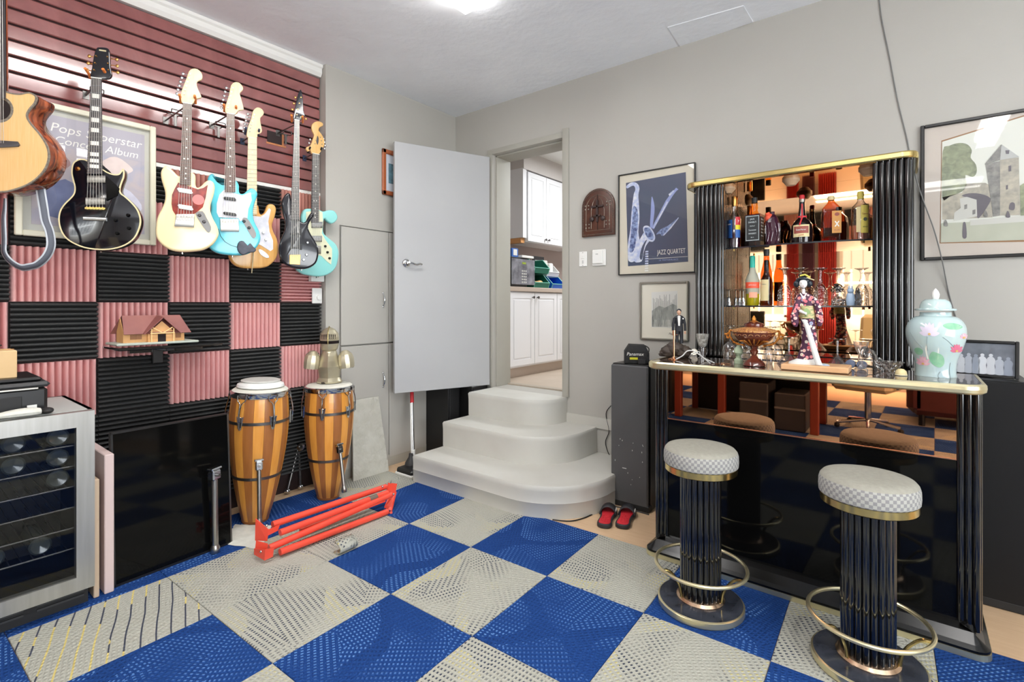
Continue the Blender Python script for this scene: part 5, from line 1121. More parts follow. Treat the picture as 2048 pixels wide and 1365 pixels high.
yc0 = onx(1102, 560, -3.03).y; yc1 = yc0+.26
hopper((-3.14, (yc0+yc1)/2+.01, zw+.001), yc1-yc0-.02, .24, .135, 'bin_blue', 'bin_edge', 'blue hopper bin on the worktop right of the green bins')
hopper((-3.20, (yc0+yc1)/2+.01, zw+.136), yc1-yc0-.03, .22, .13, 'bin_white', 'white', 'white hopper bin on top of the blue bin')
t = thing('bag_bundle', 'white paper packets standing in the white bin', 'packet', (-3.20, (yc0+yc1)/2, zw+.146)); MB().bevbox((0.02, -.06, .08), (.08, .07, .17), .01).build('packet', 'cloth_white', t); MB().bevbox((0.03, .04, .07), (.07, .07, .14), .01).build('packet', 'white', t)
t = thing('chalk_sign', 'small black sign with white lettering behind the white bin', 'sign', (-3.36, (yc0+yc1)/2+.10, zw+.10)); MB().bevbox((0, 0, .15), (.012, .22, .26), .003).build('board', 'black_matte', t); text('lettering', 'KOR', .07, 'ink_white', t, (.0075, 0, .21), RX)
MB().bb((-.1, -.1, 0), (-.09, .1, .05)).build('foot', 'black_matte', t)
# =============== THINGS ON THE WALLS ===============
def onW(u, v, d=0.0): return ony(u, v, YW-d)
RW = (PI/2, 0, 0)   # upright plane facing the camera side (-Y)
def frame(name, label, cat, u0, v0, u1, v1, u2, v2, w, fm, dep=.02, mt='matboard', mw=None, inner=None):
    a = onW(u0, v0, dep); x0 = a.x; z1 = a.z; b = onW(u1, v1, dep); z0 = b.z; x1 = onW(u2, v2, dep).x
    t = thing(name, label, cat, ((x0+x1)/2, YW-.001, z0)); W_ = x1-x0; H_ = z1-z0
    for (a_, b_, c_, d_) in ((-W_/2, -W_/2+w, 0, H_), (W_/2-w, W_/2, 0, H_), (-W_/2+w, W_/2-w, 0, w), (-W_/2+w, W_/2-w, H_-w, H_)): MB().bevbox(((a_+b_)/2, -dep/2, (c_+d_)/2), (b_-a_, dep, d_-c_), min(.003, w*.3)).build('frame_rail', fm, t)
    MB().bb((-W_/2+w*.5, -.006, w*.5), (W_/2-w*.5, -.001, H_-w*.5)).build('matting', mt, t)
    def L(u, v): p = onW(u, v, .008)-t.location; return Vector((p.x, p.z))
    MB().bb((-W_/2+w*.8, -.0155, w*.8), (W_/2-w*.8, -.0145, H_-w*.8)).build('glazing', 'pane', t)
    return t, L, W_, H_
def FW(d): return lambda A, B, C_: Vector((A, -d-C_, B))
def art(t, L, pts, m, lay, name='print_shape', smooth=True, th=.0004, parent=None):
    p = [(*L(u, v), 0) for u, v in pts]
    if smooth: p = catmull(p, 3)
    return slab(MB(), p, 0, th, 0, FW(.0068+lay*.0005)).build(name, m, parent or t)
# jazz poster
mat('poster_navy', (62, 78, 102), 0.5, c2=(74, 76, 100), scale=3); mat('sax_blue', (176, 190, 226), 0.4, c2=(226, 230, 240), scale=40, amt=.3); mat('sax_dark', (60, 76, 124), 0.5, c2=(150, 170, 214), scale=60, amt=.25); mat('pale_blue', (150, 164, 216), 0.4)
t, L, W_, H_ = frame('framed_poster', 'black framed jazz poster, white saxophone and trumpet shapes on dark blue', 'poster', 1236, 350.5, 1241, 551, 1390, 400, .007, 'black_satin')
def J(X, Y): return (1220+X/5.461, 310+Y/5.46)
art(t, L, [J(174, 307), J(828, 188), J(853, 1166), J(197, 1217)], 'poster_navy', 0, 'print', False)
art(t, L, [J(*p) for p in [(178, 345), (215, 310), (262, 298), (305, 320), (322, 370), (310, 440), (318, 560), (322, 700), (310, 840), (325, 960), (300, 1080), (262, 1165), (205, 1160), (195, 1080), (198, 960), (222, 820), (235, 640), (258, 440), (278, 380), (262, 338), (228, 345), (190, 366)]], 'sax_blue', 1, 'saxophone')
art(t, L, [J(*p) for p in [(255, 560), (300, 600), (305, 740), (290, 900), (262, 1040), (215, 1060), (225, 900), (245, 700)]], 'sax_dark', 2, 'sax_keys')
art(t, L, [J(*p) for p in [(262, 1160), (290, 1010), (345, 890), (390, 840), (440, 920), (395, 990), (365, 1080), (345, 1165)]], 'sax_blue', 2, 'sax_bow')
art(t, L, [J(*p) for p in [(325, 1120), (345, 1020), (380, 950), (405, 930), (375, 1010), (350, 1140)]], 'poster_navy', 3, 'sax_shadow')
art(t, L, [J(*p) for p in [(362, 800), (395, 772), (440, 790), (480, 850), (495, 910), (470, 948), (425, 940), (385, 890)]], 'sax_blue', 3, 'sax_bell')
art(t, L, [J(*p) for p in [(372, 812), (398, 792), (436, 808), (468, 858), (478, 905), (460, 930), (425, 918), (392, 878)]], 'sax_dark', 4, 'bell_opening')
art(t, L, [J(*p) for p in [(455, 800), (610, 500), (660, 430), (712, 372), (722, 358), (748, 378), (728, 392), (690, 440), (640, 520), (480, 812)]], 'pale_blue', 2, 'trumpet', False)
art(t, L, [J(*p) for p in [(470, 795), (622, 510), (636, 515), (484, 802)]], 'sax_blue', 3, 'trumpet_tube', False)
art(t, L, [J(*p) for p in [(640, 430), (694, 385), (704, 400), (650, 450)]], 'sax_blue', 3, 'trumpet_valves', False)
art(t, L, [J(*p) for p in [(438, 780), (445, 640), (455, 460), (475, 500), (488, 590), (475, 720), (462, 790)]], 'pale_blue', 2)
art(t, L, [J(*p) for p in [(505, 870), (560, 810), (640, 770), (748, 682), (700, 760), (580, 882), (545, 860)]], 'sax_dark', 2)
art(t, L, [J(*p) for p in [(578, 880), (660, 790), (748, 682), (752, 690), (670, 800), (590, 882)]], 'sax_blue', 3, 'reed', False)
for i in range(9): art(t, L, [J(390-i*1, 1050+i*26), J(420, 1048+i*26), J(420, 1064+i*26), J(388-i*1, 1066+i*26)], 'sax_blue' if i < 6 else 'white', 5, 'piano_key', False)
art(t, L, [J(420, 1136), J(850, 1108), J(850, 1112), J(420, 1140)], 'ink_white', 4, 'rule', False)
p = L(*J(688, 1058)); text('lettering', 'JAZZ QUARTET', .046, 'ink_white', t, (p.x-.012, -.0105, p.y), RW, squeeze=.60)
p = L(*J(640, 1148)); text('lettering', 'I N   P E R F O R M A N C E', .016, 'pale_blue', t, (p.x, -.0105, p.y), RW, squeeze=.7)
# small etching in silver frame
mat('silver_frame', (176, 172, 160), 0.3, 0.8); mat('etch', (196, 198, 190), 0.8, c2=(110, 116, 112), scale=22, stretch=(3, 1, .5), amt=.35, dist=1.0)
t, L, W_, H_ = frame('framed_print', 'small silver framed grey reed-bed etching below the jazz poster', 'picture', 1279, 565, 1281.8, 679, 1376, 600, .012, 'silver_frame', mt=mat('mat_ivory', (232, 228, 212), .8))
art(t, L, [(1303, 585), (1355, 582), (1355, 656), (1303, 655)], mat('etch_paper', (226, 226, 220), .8), 0, 'print', False)
art(t, L, [(1304, 622), (1318, 612), (1330, 616), (1345, 608), (1354, 612), (1354, 654), (1304, 654)], 'etch', 1, 'etched_reeds', False)
random.seed(11)
for i in range(22):
    u = 1306+2.2*i; v = 588+random.random()*18; art(t, L, [(u, v), (u+.7, v), (u+1.6, 640), (u+.4, 640)], mat('stalk', (150, 154, 148), .8) if i == 0 else 'stalk', 2, 'reed', False)
text('lettering', 'Paris', .02, mat('pencil', (120, 116, 110), .8), t, (L(1343, 668).x, -.0085, L(1343, 668).y), RW, shear=.4)
# large castle-gate picture
t, L, W_, H_ = frame('framed_print', 'large black framed watercolour of a stone gate tower with arch and tree', 'picture', 1841.6, 252, 1837, 523, 2048, 400, .018, 'black_satin', mt='matboard_pink') if False else frame('framed_print', 'large black framed watercolour of a stone gate tower with arch and tree', 'picture', 1841, 252, 1837, 522, 2220, 400, .016, 'black_satin', mt='matboard_pink')
def K(X, Y): return (1830+X/4.266, 210+Y/4.266)
mat('wc_paper', (222, 224, 214), .8); mat('wc_green', (166, 172, 140), .8, c2=(120, 128, 110), scale=26, amt=.4, dist=1); mat('wc_stone', (196, 190, 172), .8, c2=(160, 156, 146), scale=40, amt=.4); mat('wc_stone_dk', (158, 156, 150), .8, c2=(120, 120, 118), scale=50, amt=.4)
mat('wc_arch', (112, 108, 114), .8); mat('wc_grass', (196, 198, 180), .8, c2=(182, 186, 168), scale=14); mat('wc_roof', (186, 188, 184), .8); mat('wc_house', (206, 206, 198), .8)
art(t, L, [K(226, 305), (2130, 205), (2130, 482), K(212, 1183)], mat('bronze_line', (150, 110, 70), .5), 0, 'mount_line', False)
art(t, L, [K(232, 315), (2126, 209), (2126, 478), K(218, 1175)], 'wc_paper', 1, 'print', False)
art(t, L, [K(*p) for p in [(236, 400), (290, 350), (380, 325), (450, 340), (485, 390), (475, 450), (520, 510), (525, 580), (490, 615), (430, 600), (440, 680), (400, 740), (300, 780), (232, 790)]], 'wc_green', 2, 'tree')
art(t, L, [K(*p) for p in [(232, 790), (400, 750), (440, 670), (600, 665), (660, 700), (660, 960), (232, 980)]], 'wc_stone', 2, 'wall', False)
art(t, L, [K(*p) for p in [(400, 775), (460, 755), (560, 760), (645, 800), (610, 880), (560, 950), (530, 960), (500, 820), (440, 790)]], 'wc_arch', 3, 'arch')
art(t, L, [K(380, 800), K(440, 785), K(525, 810), K(530, 950), K(390, 980), K(330, 990), K(335, 920), K(390, 880)], 'wc_house', 4, 'cottage', False)
art(t, L, [K(600, 505), K(725, 480), K(725, 945), K(665, 955), K(640, 760)], 'wc_stone_dk', 4, 'tower_side', False)
art(t, L, [K(725, 470), K(885, 450), K(895, 940), K(725, 945)], 'wc_stone', 5, 'tower_face', False)
art(t, L, [K(592, 510), K(738, 338), K(890, 445), K(725, 472)], 'wc_roof', 6, 'tower_roof', False)
art(t, L, [K(592, 510), K(738, 338), K(725, 472)], 'wc_stone_dk', 7, 'roof_shade_side', False)
for a, b, c, d in ((797, 522, 820, 570), (775, 688, 792, 725)): art(t, L, [K(a, b), K(c, b-4), K(c, d-4), K(a, d)], 'wc_arch', 7, 'tower_window', False)
art(t, L, [K(770, 390), K(805, 388), K(800, 420), K(775, 420)], 'wc_arch', 8, 'roof_window', False)
art(t, L, [K(800, 890), K(808, 845), K(830, 832), K(850, 845), K(850, 885), K(835, 900)], 'wc_arch', 7, 'gate')
for a, b in ((420, 795), (490, 840)): art(t, L, [K(a, b+60), K(a+25, b+52), K(a+25, b+90), K(a, b+98)], 'wc_stone_dk', 5, 'cottage_window', False)
art(t, L, [K(895, 690), (2056, 362), (2126, 340), (2126, 430), K(900, 945)], 'wc_green', 4, 'bushes', False)
art(t, L, [K(225, 1010), K(480, 1000), K(930, 955), (2126, 428), (2126, 478), K(220, 1172)], 'wc_grass', 5, 'lawn', False)
art(t, L, [K(470, 985), K(930, 945), (2126, 425), (2126, 434), K(930, 998), K(470, 1030)], 'wc_house', 6, 'low_wall', False)
for (a, b, c) in ((420, 1000, 'wc_arch'), (600, 900, 'wc_stone_dk'), (790, 905, 'wc_arch'), (260, 980, 'wc_stone_dk')): art(t, L, [K(a-14, b+130 if a == 420 else b+55), K(a-10, b+20), K(a, b), K(a+14, b+20), K(a+20, b+130 if a == 420 else b+55)], c, 8, 'strolling_figure')
# carved icon plaque
mat('carved', (92, 54, 38), .35, c2=(60, 34, 26), scale=14, coat=.2); mat('pewter', (150, 140, 128), .35, .8)
A = onW(1164, 475, .02); Bp = onW(1229, 470, .02); Tp = onW(1197, 377, .02); w = (Bp.x-A.x)/2; zb_ = onW(1197, 472, .02).z; h = Tp.z-zb_
t = thing('icon_plaque', 'dark carved wooden arched plaque with cross and metal studs', 'plaque', ((A.x+Bp.x)/2, YW-.001, zb_))
def archp(w, h, z0=0): return [Vector((-w, z0)), Vector((w, z0))]+[Vector((w*math.cos(PI*k/16), (h-w*1.0)+w*1.0*math.sin(PI*k/16))) for k in range(17)]
slab(MB(), archp(w, h), 0, .022, .003, FW(0)).build('board', 'carved', t, smooth=True, angle=30)
mb = MB(); ap = archp(w-.012, h-.012, .012)
for i in range(len(ap)):
    a = ap[i]; b = ap[(i+1) % len(ap)]; n = max(1, int((b-a).length/.012))
    for k in range(n): p = a.lerp(b, k/n); mb.sphere((p.x, -.023, p.y), .0042, 6, 4)
mb.build('beaded_edge', 'pewter', t, kind='stuff', smooth=True)
ap = archp(w*.72, h*.86, h*.12)
MB().tube([(p.x, -.023, p.y) for p in ap], .0022, 6, True).build('inner_arch', 'pewter', t)
MB().box((0, -.024, h*.5), (.003, .004, h*.74)).build('door_split', 'hole_dark', t)
for s_ in (-1, 1): MB().tube([(s_*w*.40, -.0235, h*.16), (s_*w*.40, -.0235, h*.55), (s_*w*.28, -.0235, h*.72), (s_*w*.10, -.0235, h*.82)], .0018, 6).build('panel_line', 'pewter', t)
mb = MB(); mb.box((0, -.030, h*.52), (.014, .012, h*.46)); mb.box((0, -.030, h*.62), (w*.75, .012, .014)); mb.box((0, -.030, h*.42), (w*.4, .012, .012)); mb.build('cross', mat('carved_dk', (58, 44, 42), .4), t)
for (x, z) in ((-.66, .62), (.66, .66), (-.62, .22), (.62, .26)):
    mb = MB()
    for i in (-1, 1):
        for j in (-1, 1): mb.sphere((x*w+i*.013, -.024, z*h+j*.013), .0055, 8, 5)
    mb.build('studs', 'silver_frame', t, smooth=True, kind='stuff')
for s_ in (-1, 1): MB().sphere((s_*w*.34, -.03, h*.36), .018, 12, 8, (1, .5, 1)).build('carved_head', 'carved_dk', t, smooth=True)
def plate(name, label, cat, u0, v0, u1, v1, d): 
    a = onW(u0, v0, d); b = onW(u1, v1, d); t = thing(name, label, cat, ((a.x+b.x)/2, YW-.0005, (a.z+b.z)/2)); return t, abs(b.x-a.x), abs(a.z-b.z)
t, w, h = plate('light_switch', 'white combined switch and socket plate below the carved plaque, left one', 'switch', 1158, 504, 1173.5, 533, .008)
MB().bevbox((0, -.004, 0), (w, .008, h), .003).build('plate', 'white', t); MB().bevbox((0, -.010, h*.14), (w*.42, .006, h*.24), .002).build('rocker', 'white', t)
for z in (-.26, -.14): MB().box((0, -.0082, z*h), (.012, .002, .004)).build('socket_slot', 'cord_grey', t)
for z in (.42, -.42): MB().cyl((0, -.009, z*h), (0, -.0075, z*h), .003, n=8).build('screw', 'iron', t)
t, w, h = plate('thermostat', 'white square thermostat box right of the switch plate', 'thermostat', 1183, 500, 1210, 531, .02)
MB().bevbox((0, -.006, 0), (w, .012, h), .005).build('back_plate', 'white', t); MB().bevbox((-.006, -.018, .003), (w*.74, .016, h*.78), .003).build('cover', 'white', t); text('marking', 'temp', .010, 'cord_grey', t, (-.008, -.0275, h*.22), RW)
t_ = thing('framed_photo', 'small brown wooden picture frame half hidden behind the open door', 'picture', (XC+.001, 2.60, 2.175))
w2, h2 = .20, .365; y_l = 2.515-2.60
for (a, b, c, d) in ((y_l, y_l+.035, 0, h2), (.145, .18, 0, h2), (y_l, .18, 0, .035), (y_l, .18, h2-.035, h2)): MB().bevbox((.01, (a+b)/2, (c+d)/2), (.02, b-a, d-c), .005).build('frame_rail', mat('wood_frame', (170, 94, 58), .35) if 'wood_frame' not in MATS else 'wood_frame', t_)
MB().bb((.002, y_l+.03, .03), (.005, .16, h2-.03)).build('matting', mat('mat_blue', (216, 222, 232), .7), t_); MB().bb((.005, -.02, .10), (.006, .11, .26)).build('photo', mat('photo_dk', (80, 92, 96), .5, c2=(120, 170, 190), scale=20), t_)
# cable from ceiling, down behind the bar shelf and past the picture
pts = [onW(1756, -40, .004), onW(1762, 30, .004), onW(1778, 110, .004), onW(1795, 200, .004), onW(1812, 270, .004), onW(1818, 300, .004), onW(1830, 350, .026), onW(1846, 400, .028), onW(1868, 460, .028), onW(1884, 520, .028), onW(1896, 580, .006), onW(1910, 630, .005), onW(1925, 668, .005), onW(1935, 690, .005)]
pts[0].z = ZC-.001
tag(MB().tube(catmull(pts, 5, False), .0028, 6).build('cable', 'cord_grey', smooth=True), 'thin grey cable running down the wall from ceiling behind the bar shelf', 'cable')
# =============== BAR ===============
BX0, BX1, BYF, BYB, BZ = -1.075, 0.222, 2.475, 2.87, 1.005
def rrect(x0, x1, y0, y1, R, n=6):
    pts = [(x0, y1)]
    for k in range(n+1): a = PI+PI/2*k/n; pts.append((x0+R+R*math.cos(a), y0+R+R*math.sin(a)))
    for k in range(n+1): a = 1.5*PI+PI/2*k/n; pts.append((x1-R+R*math.cos(a), y0+R+R*math.sin(a)))
    pts.append((x1, y1)); return pts
bar = thing('bar_counter', 'black lacquer home bar counter with brass-edged top and bronze mirror strip', 'bar', ((BX0+BX1)/2, 2.67, 0)); OB = bar.location
def bl_(mb, poly, z0, z1, r=0): return slab(mb, [(x-OB.x, y-OB.y) for x, y in poly], z0, z1, r, lambda a, b, c: Vector((a, b, c)))
mat('smoked_top', (150, 128, 112), 0.04, 0.9)
bl_(MB(), rrect(BX0+.004, BX1-.004, BYF+.004, BYB, .07), BZ-.010, BZ, 0).build('top_panel', 'smoked_top', bar, label='smoked mirror counter top')
# brass edging: rounded band sweeping round the front
mb = MB(); pl = rrect(BX0, BX1, BYF, BYB, .075, 8)[0:]; prof = [(0.012, BZ+.001), (0.003, BZ+.0005), (-.003, BZ-.006), (-.004, BZ-.018), (-.002, BZ-.030), (.006, BZ-.036), (.02, BZ-.036)]
rings = []
for off, z in prof:
    pp = offset2(pl, off); pp[0] = Vector((pl[0][0]+off, pl[0][1])); pp[-1] = Vector((pl[-1][0]-off, pl[-1][1])); rings.append([Vector((p[0]-OB.x, p[1]-OB.y, z)) for p in pp])
for a, b in zip(rings[:-1], rings[1:]): mb.strip(a, b)
mb.build('brass_edge', 'brass_pale', bar, smooth=True, angle=60, label='pale brass edge band')
# body
CY = 2.56
bl_(MB(), [(BX0+.05, CY+.012), (BX1-.05, CY+.012), (BX1-.05, BYB), (BX0+.05, BYB)], .0, BZ-.012).build('carcass', 'black_satin', bar)
bl_(MB(), [(-.985, CY+.004), (.140, CY+.004), (.140, CY+.012), (-.985, CY+.012)], .085, .706).build('front_panel', 'black_gloss', bar)
bl_(MB(), [(-.985, CY+.003), (.140, CY+.003), (.140, CY+.012), (-.985, CY+.012)], .709, BZ-.02).build('mirror_panel', 'bronze_front', bar) if 'bronze_front' in MATS else (mat('bronze_front', (196, 146, 112), .015, 1.0), bl_(MB(), [(-.985, CY+.003), (.140, CY+.003), (.140, CY+.012), (-.985, CY+.012)], .709, BZ-.02).build('mirror_panel', 'bronze_front', bar))
MB().box(((-.985+.140)/2-OB.x, CY+.001-OB.y, .7075), (1.125, .006, .004)).build('copper_line', mat('copper', (224, 168, 130), .2, 1.0), bar)
# fluted corner posts: each half-round reed is a piece
def reeds(par, xs_, y, z0, z1, r, base):
    for x in xs_:
        MB().cyl((x-base.x, y-base.y, z0-base.z), (x-base.x, y-base.y, z1-base.z), r, n=14).build('reed', 'black_lacquer', par, smooth=True)
reeds(bar, [-1.040, -1.018, -.997], CY+.003, .075, BZ-.03, .0125, OB); reeds(bar, [.152, .174, .196], CY+.003, .075, BZ-.03, .0125, OB)
reeds(bar, [-1.046], CY+.026, .075, BZ-.03, .0125, OB); reeds(bar, [.203], CY+.026, .075, BZ-.03, .0125, OB); reeds(bar, [-1.046], CY+.049, .075, BZ-.03, .0125, OB); reeds(bar, [.203], CY+.049, .075, BZ-.03, .0125, OB)
MB().bb((BX0+.02-OB.x, CY+.06-OB.y, .08), (BX0+.05-OB.x, BYB-OB.y, BZ-.03)).build('side_panel', 'black_lacquer', bar); MB().bb((BX1-.05-OB.x, CY+.06-OB.y, .08), (BX1-.02-OB.x, BYB-OB.y, BZ-.03)).build('side_panel', 'black_lacquer', bar)
# flared plinth with brass foot band
pl = rrect(-1.085, .236, 2.478, BYB, .05, 6); mb = MB(); rings = []
for off, z in ((.003, .030), (.003, .040), (.018, .052), (.05, .082), (.075, .098), (.09, .104)):
    pp = offset2(pl, off); pp[0] = Vector((pl[0][0]+min(off, .04), pl[0][1])); pp[-1] = Vector((pl[-1][0]-min(off, .04), pl[-1][1])); rings.append([Vector((p[0]-OB.x, p[1]-OB.y, z)) for p in pp])
for a, b in zip(rings[:-1], rings[1:]): mb.strip(a, b)
mb.build('plinth', 'plinth_black', bar, smooth=True, angle=25)
bl_(MB(), pl, 0.008, .030, 0).build('brass_foot', 'brass_pale', bar, label='pale brass band round the foot')
# hutch
HY0, HYB = 2.955, YW-.012; hut = thing('bar_hutch', 'black fluted bar back shelf unit with bronze mirror and brass-edged canopy', 'bar shelf', (-.43, 3.15, .001)); OH = hut.location
def hb_(mb, poly, z0, z1): return slab(mb, [(x-OH.x, y-OH.y) for x, y in poly], z0-OH.z, z1-OH.z, 0, lambda a, b, c: Vector((a, b, c)))
ZT = 1.975
reeds(hut, [-.962, -.938, -.914, -.890, -.866, -.845], HY0+.013, BZ+.001, ZT, .0125, OH)
reeds(hut, [-.835], HY0+.030, BZ+.001, ZT, .0125, OH)
reeds(hut, [-.128, -.104, -.080, -.056, -.032, -.008], HY0+.013, BZ+.001, ZT, .0125, OH)
for y in (HY0+.035, HY0+.059): reeds(hut, [-.974 if y < 3 else -.974], y, BZ+.001, ZT, .0125, OH); reeds(hut, [.004], y, BZ+.001, ZT, .0125, OH)
for y in (3.01, 3.035, 3.06, 3.085, 3.11, 3.135, 3.16, 3.185, 3.21, 3.235, 3.26): reeds(hut, [-.838], y, BZ+.001, ZT, .0125, OH)
hb_(MB(), [(-.972, HY0+.014), (-.845, HY0+.014), (-.845, HYB), (-.972, HYB)], BZ+.001, ZT).build('side_column', 'black_lacquer', hut)
hb_(MB(), [(-.122, HY0+.014), (.004, HY0+.014), (.004, HYB), (-.122, HYB)], BZ+.001, ZT).build('side_column', 'black_lacquer', hut)
hb_(MB(), [(-.845, 3.285), (-.122, 3.285), (-.122, HYB), (-.845, HYB)], BZ+.001, ZT).build('back_board', 'black_satin', hut)
hb_(MB(), [(-.844, 3.279), (-.123, 3.279), (-.123, 3.2845), (-.844, 3.2845)], BZ+.004, ZT-.002).build('back_mirror', 'bronze_mirror', hut, label='bronze tinted mirror back')
hb_(MB(), [(-.972, HY0+.02), (.004, HY0+.02), (.004, HYB), (-.972, HYB)], .001, BZ).build('lower_cabinet', 'black_lacquer', hut)
# canopy
CP = rrect(-1.030, .030, HY0-.02, HYB, .06, 6)
hb_(MB(), offset2(CP, .004), ZT, ZT+.030).build('canopy', 'black_lacquer', hut)
hb_(MB(), [(-.84, HY0+.0), (-.126, HY0+.0), (-.126, 3.278), (-.84, 3.278)], ZT-.003, ZT-.0002).build('soffit_mirror', 'bronze_mirror', hut)
mb = MB(); rings = []
for off, z in ((.01, ZT+.0305), (.0, ZT+.030), (-.003, ZT+.024), (-.003, ZT+.006), (0, ZT), (.008, ZT-.001)):
    pp = offset2(CP, off); pp[0] = Vector((CP[0][0]+off, CP[0][1])); pp[-1] = Vector((CP[-1][0]-off, CP[-1][1])); rings.append([Vector((p[0]-OH.x, p[1]-OH.y, z-OH.z)) for p in pp])
for a, b in zip(rings[:-1], rings[1:]): mb.strip(a, b)
mb.build('canopy_band', 'brass', hut, smooth=True, angle=60, label='brass band round the canopy')
# puck lights under the canopy
for i, u in enumerate((1455, 1582, 1737)):
    P = ray(u, 380); k = (ZT-.02-CH)/P.z; y = 3.06; x = (P.x/P.y)*y
    MB().lathe([(.022, -.034), (.036, -.016), (.042, -.010), (.042, 0), (0, 0)], 24, (x-OH.x, y-OH.y, ZT-.003-OH.z)).build('puck_light', mat('puck', (222, 186, 150), .35) if i == 0 else 'puck', hut, smooth=True, angle=40)
# shelves
SZ = {1: 1.615, 0: 1.285}
for k in (1, 0):
    mb = MB(); pts = [(-.844, 3.278)]
    for j in range(9): s_ = j/8; pts.append((-.844+.721*s_, 3.05-.065*math.sin(PI*s_) if k == 1 else 3.045-.05*math.sin(PI*s_)))
    pts.append((-.123, 3.278)); hb_(mb, pts, SZ[k], SZ[k]+.008).build('glass_shelf', mat('shelf_glass', (34, 40, 46), .04, spec=1.0) if k else 'shelf_glass', hut, label='dark glass shelf with curved front')
    for j in (.08, .92):
        MB().cyl((-.844+.721*j-OH.x, 3.04-OH.y, SZ[k]-.012-OH.z), (-.844+.721*j-OH.x, 3.04-OH.y, SZ[k]-OH.z), .006, n=8).build('shelf_pin', 'brass', hut)
# ---- stools ----
STG = 'fluted bar stools with brass rings'
mat('stool_fabric', (158, 156, 144), 0.85, c2=(147, 144, 133), scale=60, bump=.3, bscale=120); mat('marble_dk', (70, 74, 84), 0.12, c2=(34, 36, 42), scale=6, dist=1.6, coat=.3)
def check_mat():
    m = bpy.data.materials.new('stool_check'); m.use_nodes = True; nt = m.node_tree; b = nt.nodes['Principled BSDF']; N = nt.nodes.new; L = nt.links.new
    tc = N('ShaderNodeTexCoord'); sp = N('ShaderNodeSeparateXYZ'); L(tc.outputs['Object'], sp.inputs[0])
    at = N('ShaderNodeMath'); at.operation = 'ARCTAN2'; L(sp.outputs[1], at.inputs[0]); L(sp.outputs[0], at.inputs[1])
    cb = N('ShaderNodeCombineXYZ'); m1 = N('ShaderNodeMath'); m1.operation = 'MULTIPLY'; m1.inputs[1].default_value = 84/(2*PI)*1.0; L(at.outputs[0], m1.inputs[0]); L(m1.outputs[0], cb.inputs[0])
    m2 = N('ShaderNodeMath'); m2.operation = 'MULTIPLY'; m2.inputs[1].default_value = 1/.0118; L(sp.outputs[2], m2.inputs[0]); L(m2.outputs[0], cb.inputs[1])
    ck = N('ShaderNodeTexChecker'); ck.inputs['Scale'].default_value = 1.0; ck.inputs[1].default_value = lin((174, 173, 166))+(1,); ck.inputs[2].default_value = lin((138, 137, 137))+(1,); L(cb.outputs[0], ck.inputs[0]); L(ck.outputs[0], b.inputs['Base Color'])
    b.inputs['Roughness'].default_value = .85; MATS['stool_check'] = m
check_mat()
def make_stool(P, lab):
    t = thing('bar_stool', lab, 'stool', P, 0, STG); r = .172
    MB().lathe([(r, 0), (r+.003, .004), (r+.003, .026), (r-.004, .030), (r-.006, .030)], 48).build('base_rim', 'brass_pale', t, smooth=True)
    MB().lathe([(0.0, .024), (r-.004, .024), (r-.004, .031), (.08, .036), (0, .036)], 48).build('base_disc', 'marble_dk', t, smooth=True, label='grey veined marble base disc')
    MB().lathe([(.096, .034), (.098, .040), (.090, .050), (.080, .052), (0, .052)], 40).build('collar_ring', mat('brass_rose', (222, 190, 160), .25, 1.0) if 'brass_rose' not in MATS else 'brass_rose', t, smooth=True)
    n = 20; rc = .071; m1 = None
    for k in range(n):
        a = 2*PI*k/n
        if m1 is None:
            m1 = MB().cyl((0, 0, .05), (0, 0, .585), .0122, n=12).build('reed', 'black_lacquer', t, smooth=True, loc=(rc*math.cos(a), rc*math.sin(a), 0))
        else: dup(m1, t, (rc*math.cos(a), rc*math.sin(a), 0))
    MB().cyl((0, 0, .05), (0, 0, .585), rc, n=32).build('column', 'black_satin', t, smooth=True)
    # foot ring with curved brackets
    MB().tube([(.184*math.cos(2*PI*k/48), .184*math.sin(2*PI*k/48), .175) for k in range(48)], .0075, 10, True).build('foot_ring', 'brass_pale', t, smooth=True)
    for k in range(3):
        a = 2*PI*k/3+math.radians(-128+0); c, s_ = math.cos(a), math.sin(a)
        MB().tube(catmull([(r_*c, r_*s_, z) for r_, z in ((.180, .172), (.150, .165), (.118, .13), (.098, .09), (.092, .05))], 4, False), .006, 8).build('ring_bracket', 'brass', t, smooth=True)
    MB().lathe([(.07, .570), (.142, .578), (.146, .582), (.146, .606), (.140, .610), (0, .610)], 48).build('seat_band', 'brass', t, smooth=True, angle=40)
    MB().lathe([(.143, .606), (.150, .612), (.1515, .630), (.1505, .655), (.1465, .668)], 56).build('cushion_side', 'stool_check', t, smooth=True)
    MB().lathe([(.1465, .668), (.138, .678), (.120, .683), (.07, .685), (0, .685)], 56).build('seat_top', 'stool_fabric', t, smooth=True)
    return t
make_stool((-.706, 2.205, .0085), 'bar stool with pale checked seat, the one further from the camera by the counter end')
make_stool((-.118, 2.200, .0085), 'bar stool with pale checked seat, the nearer one at the picture bottom')
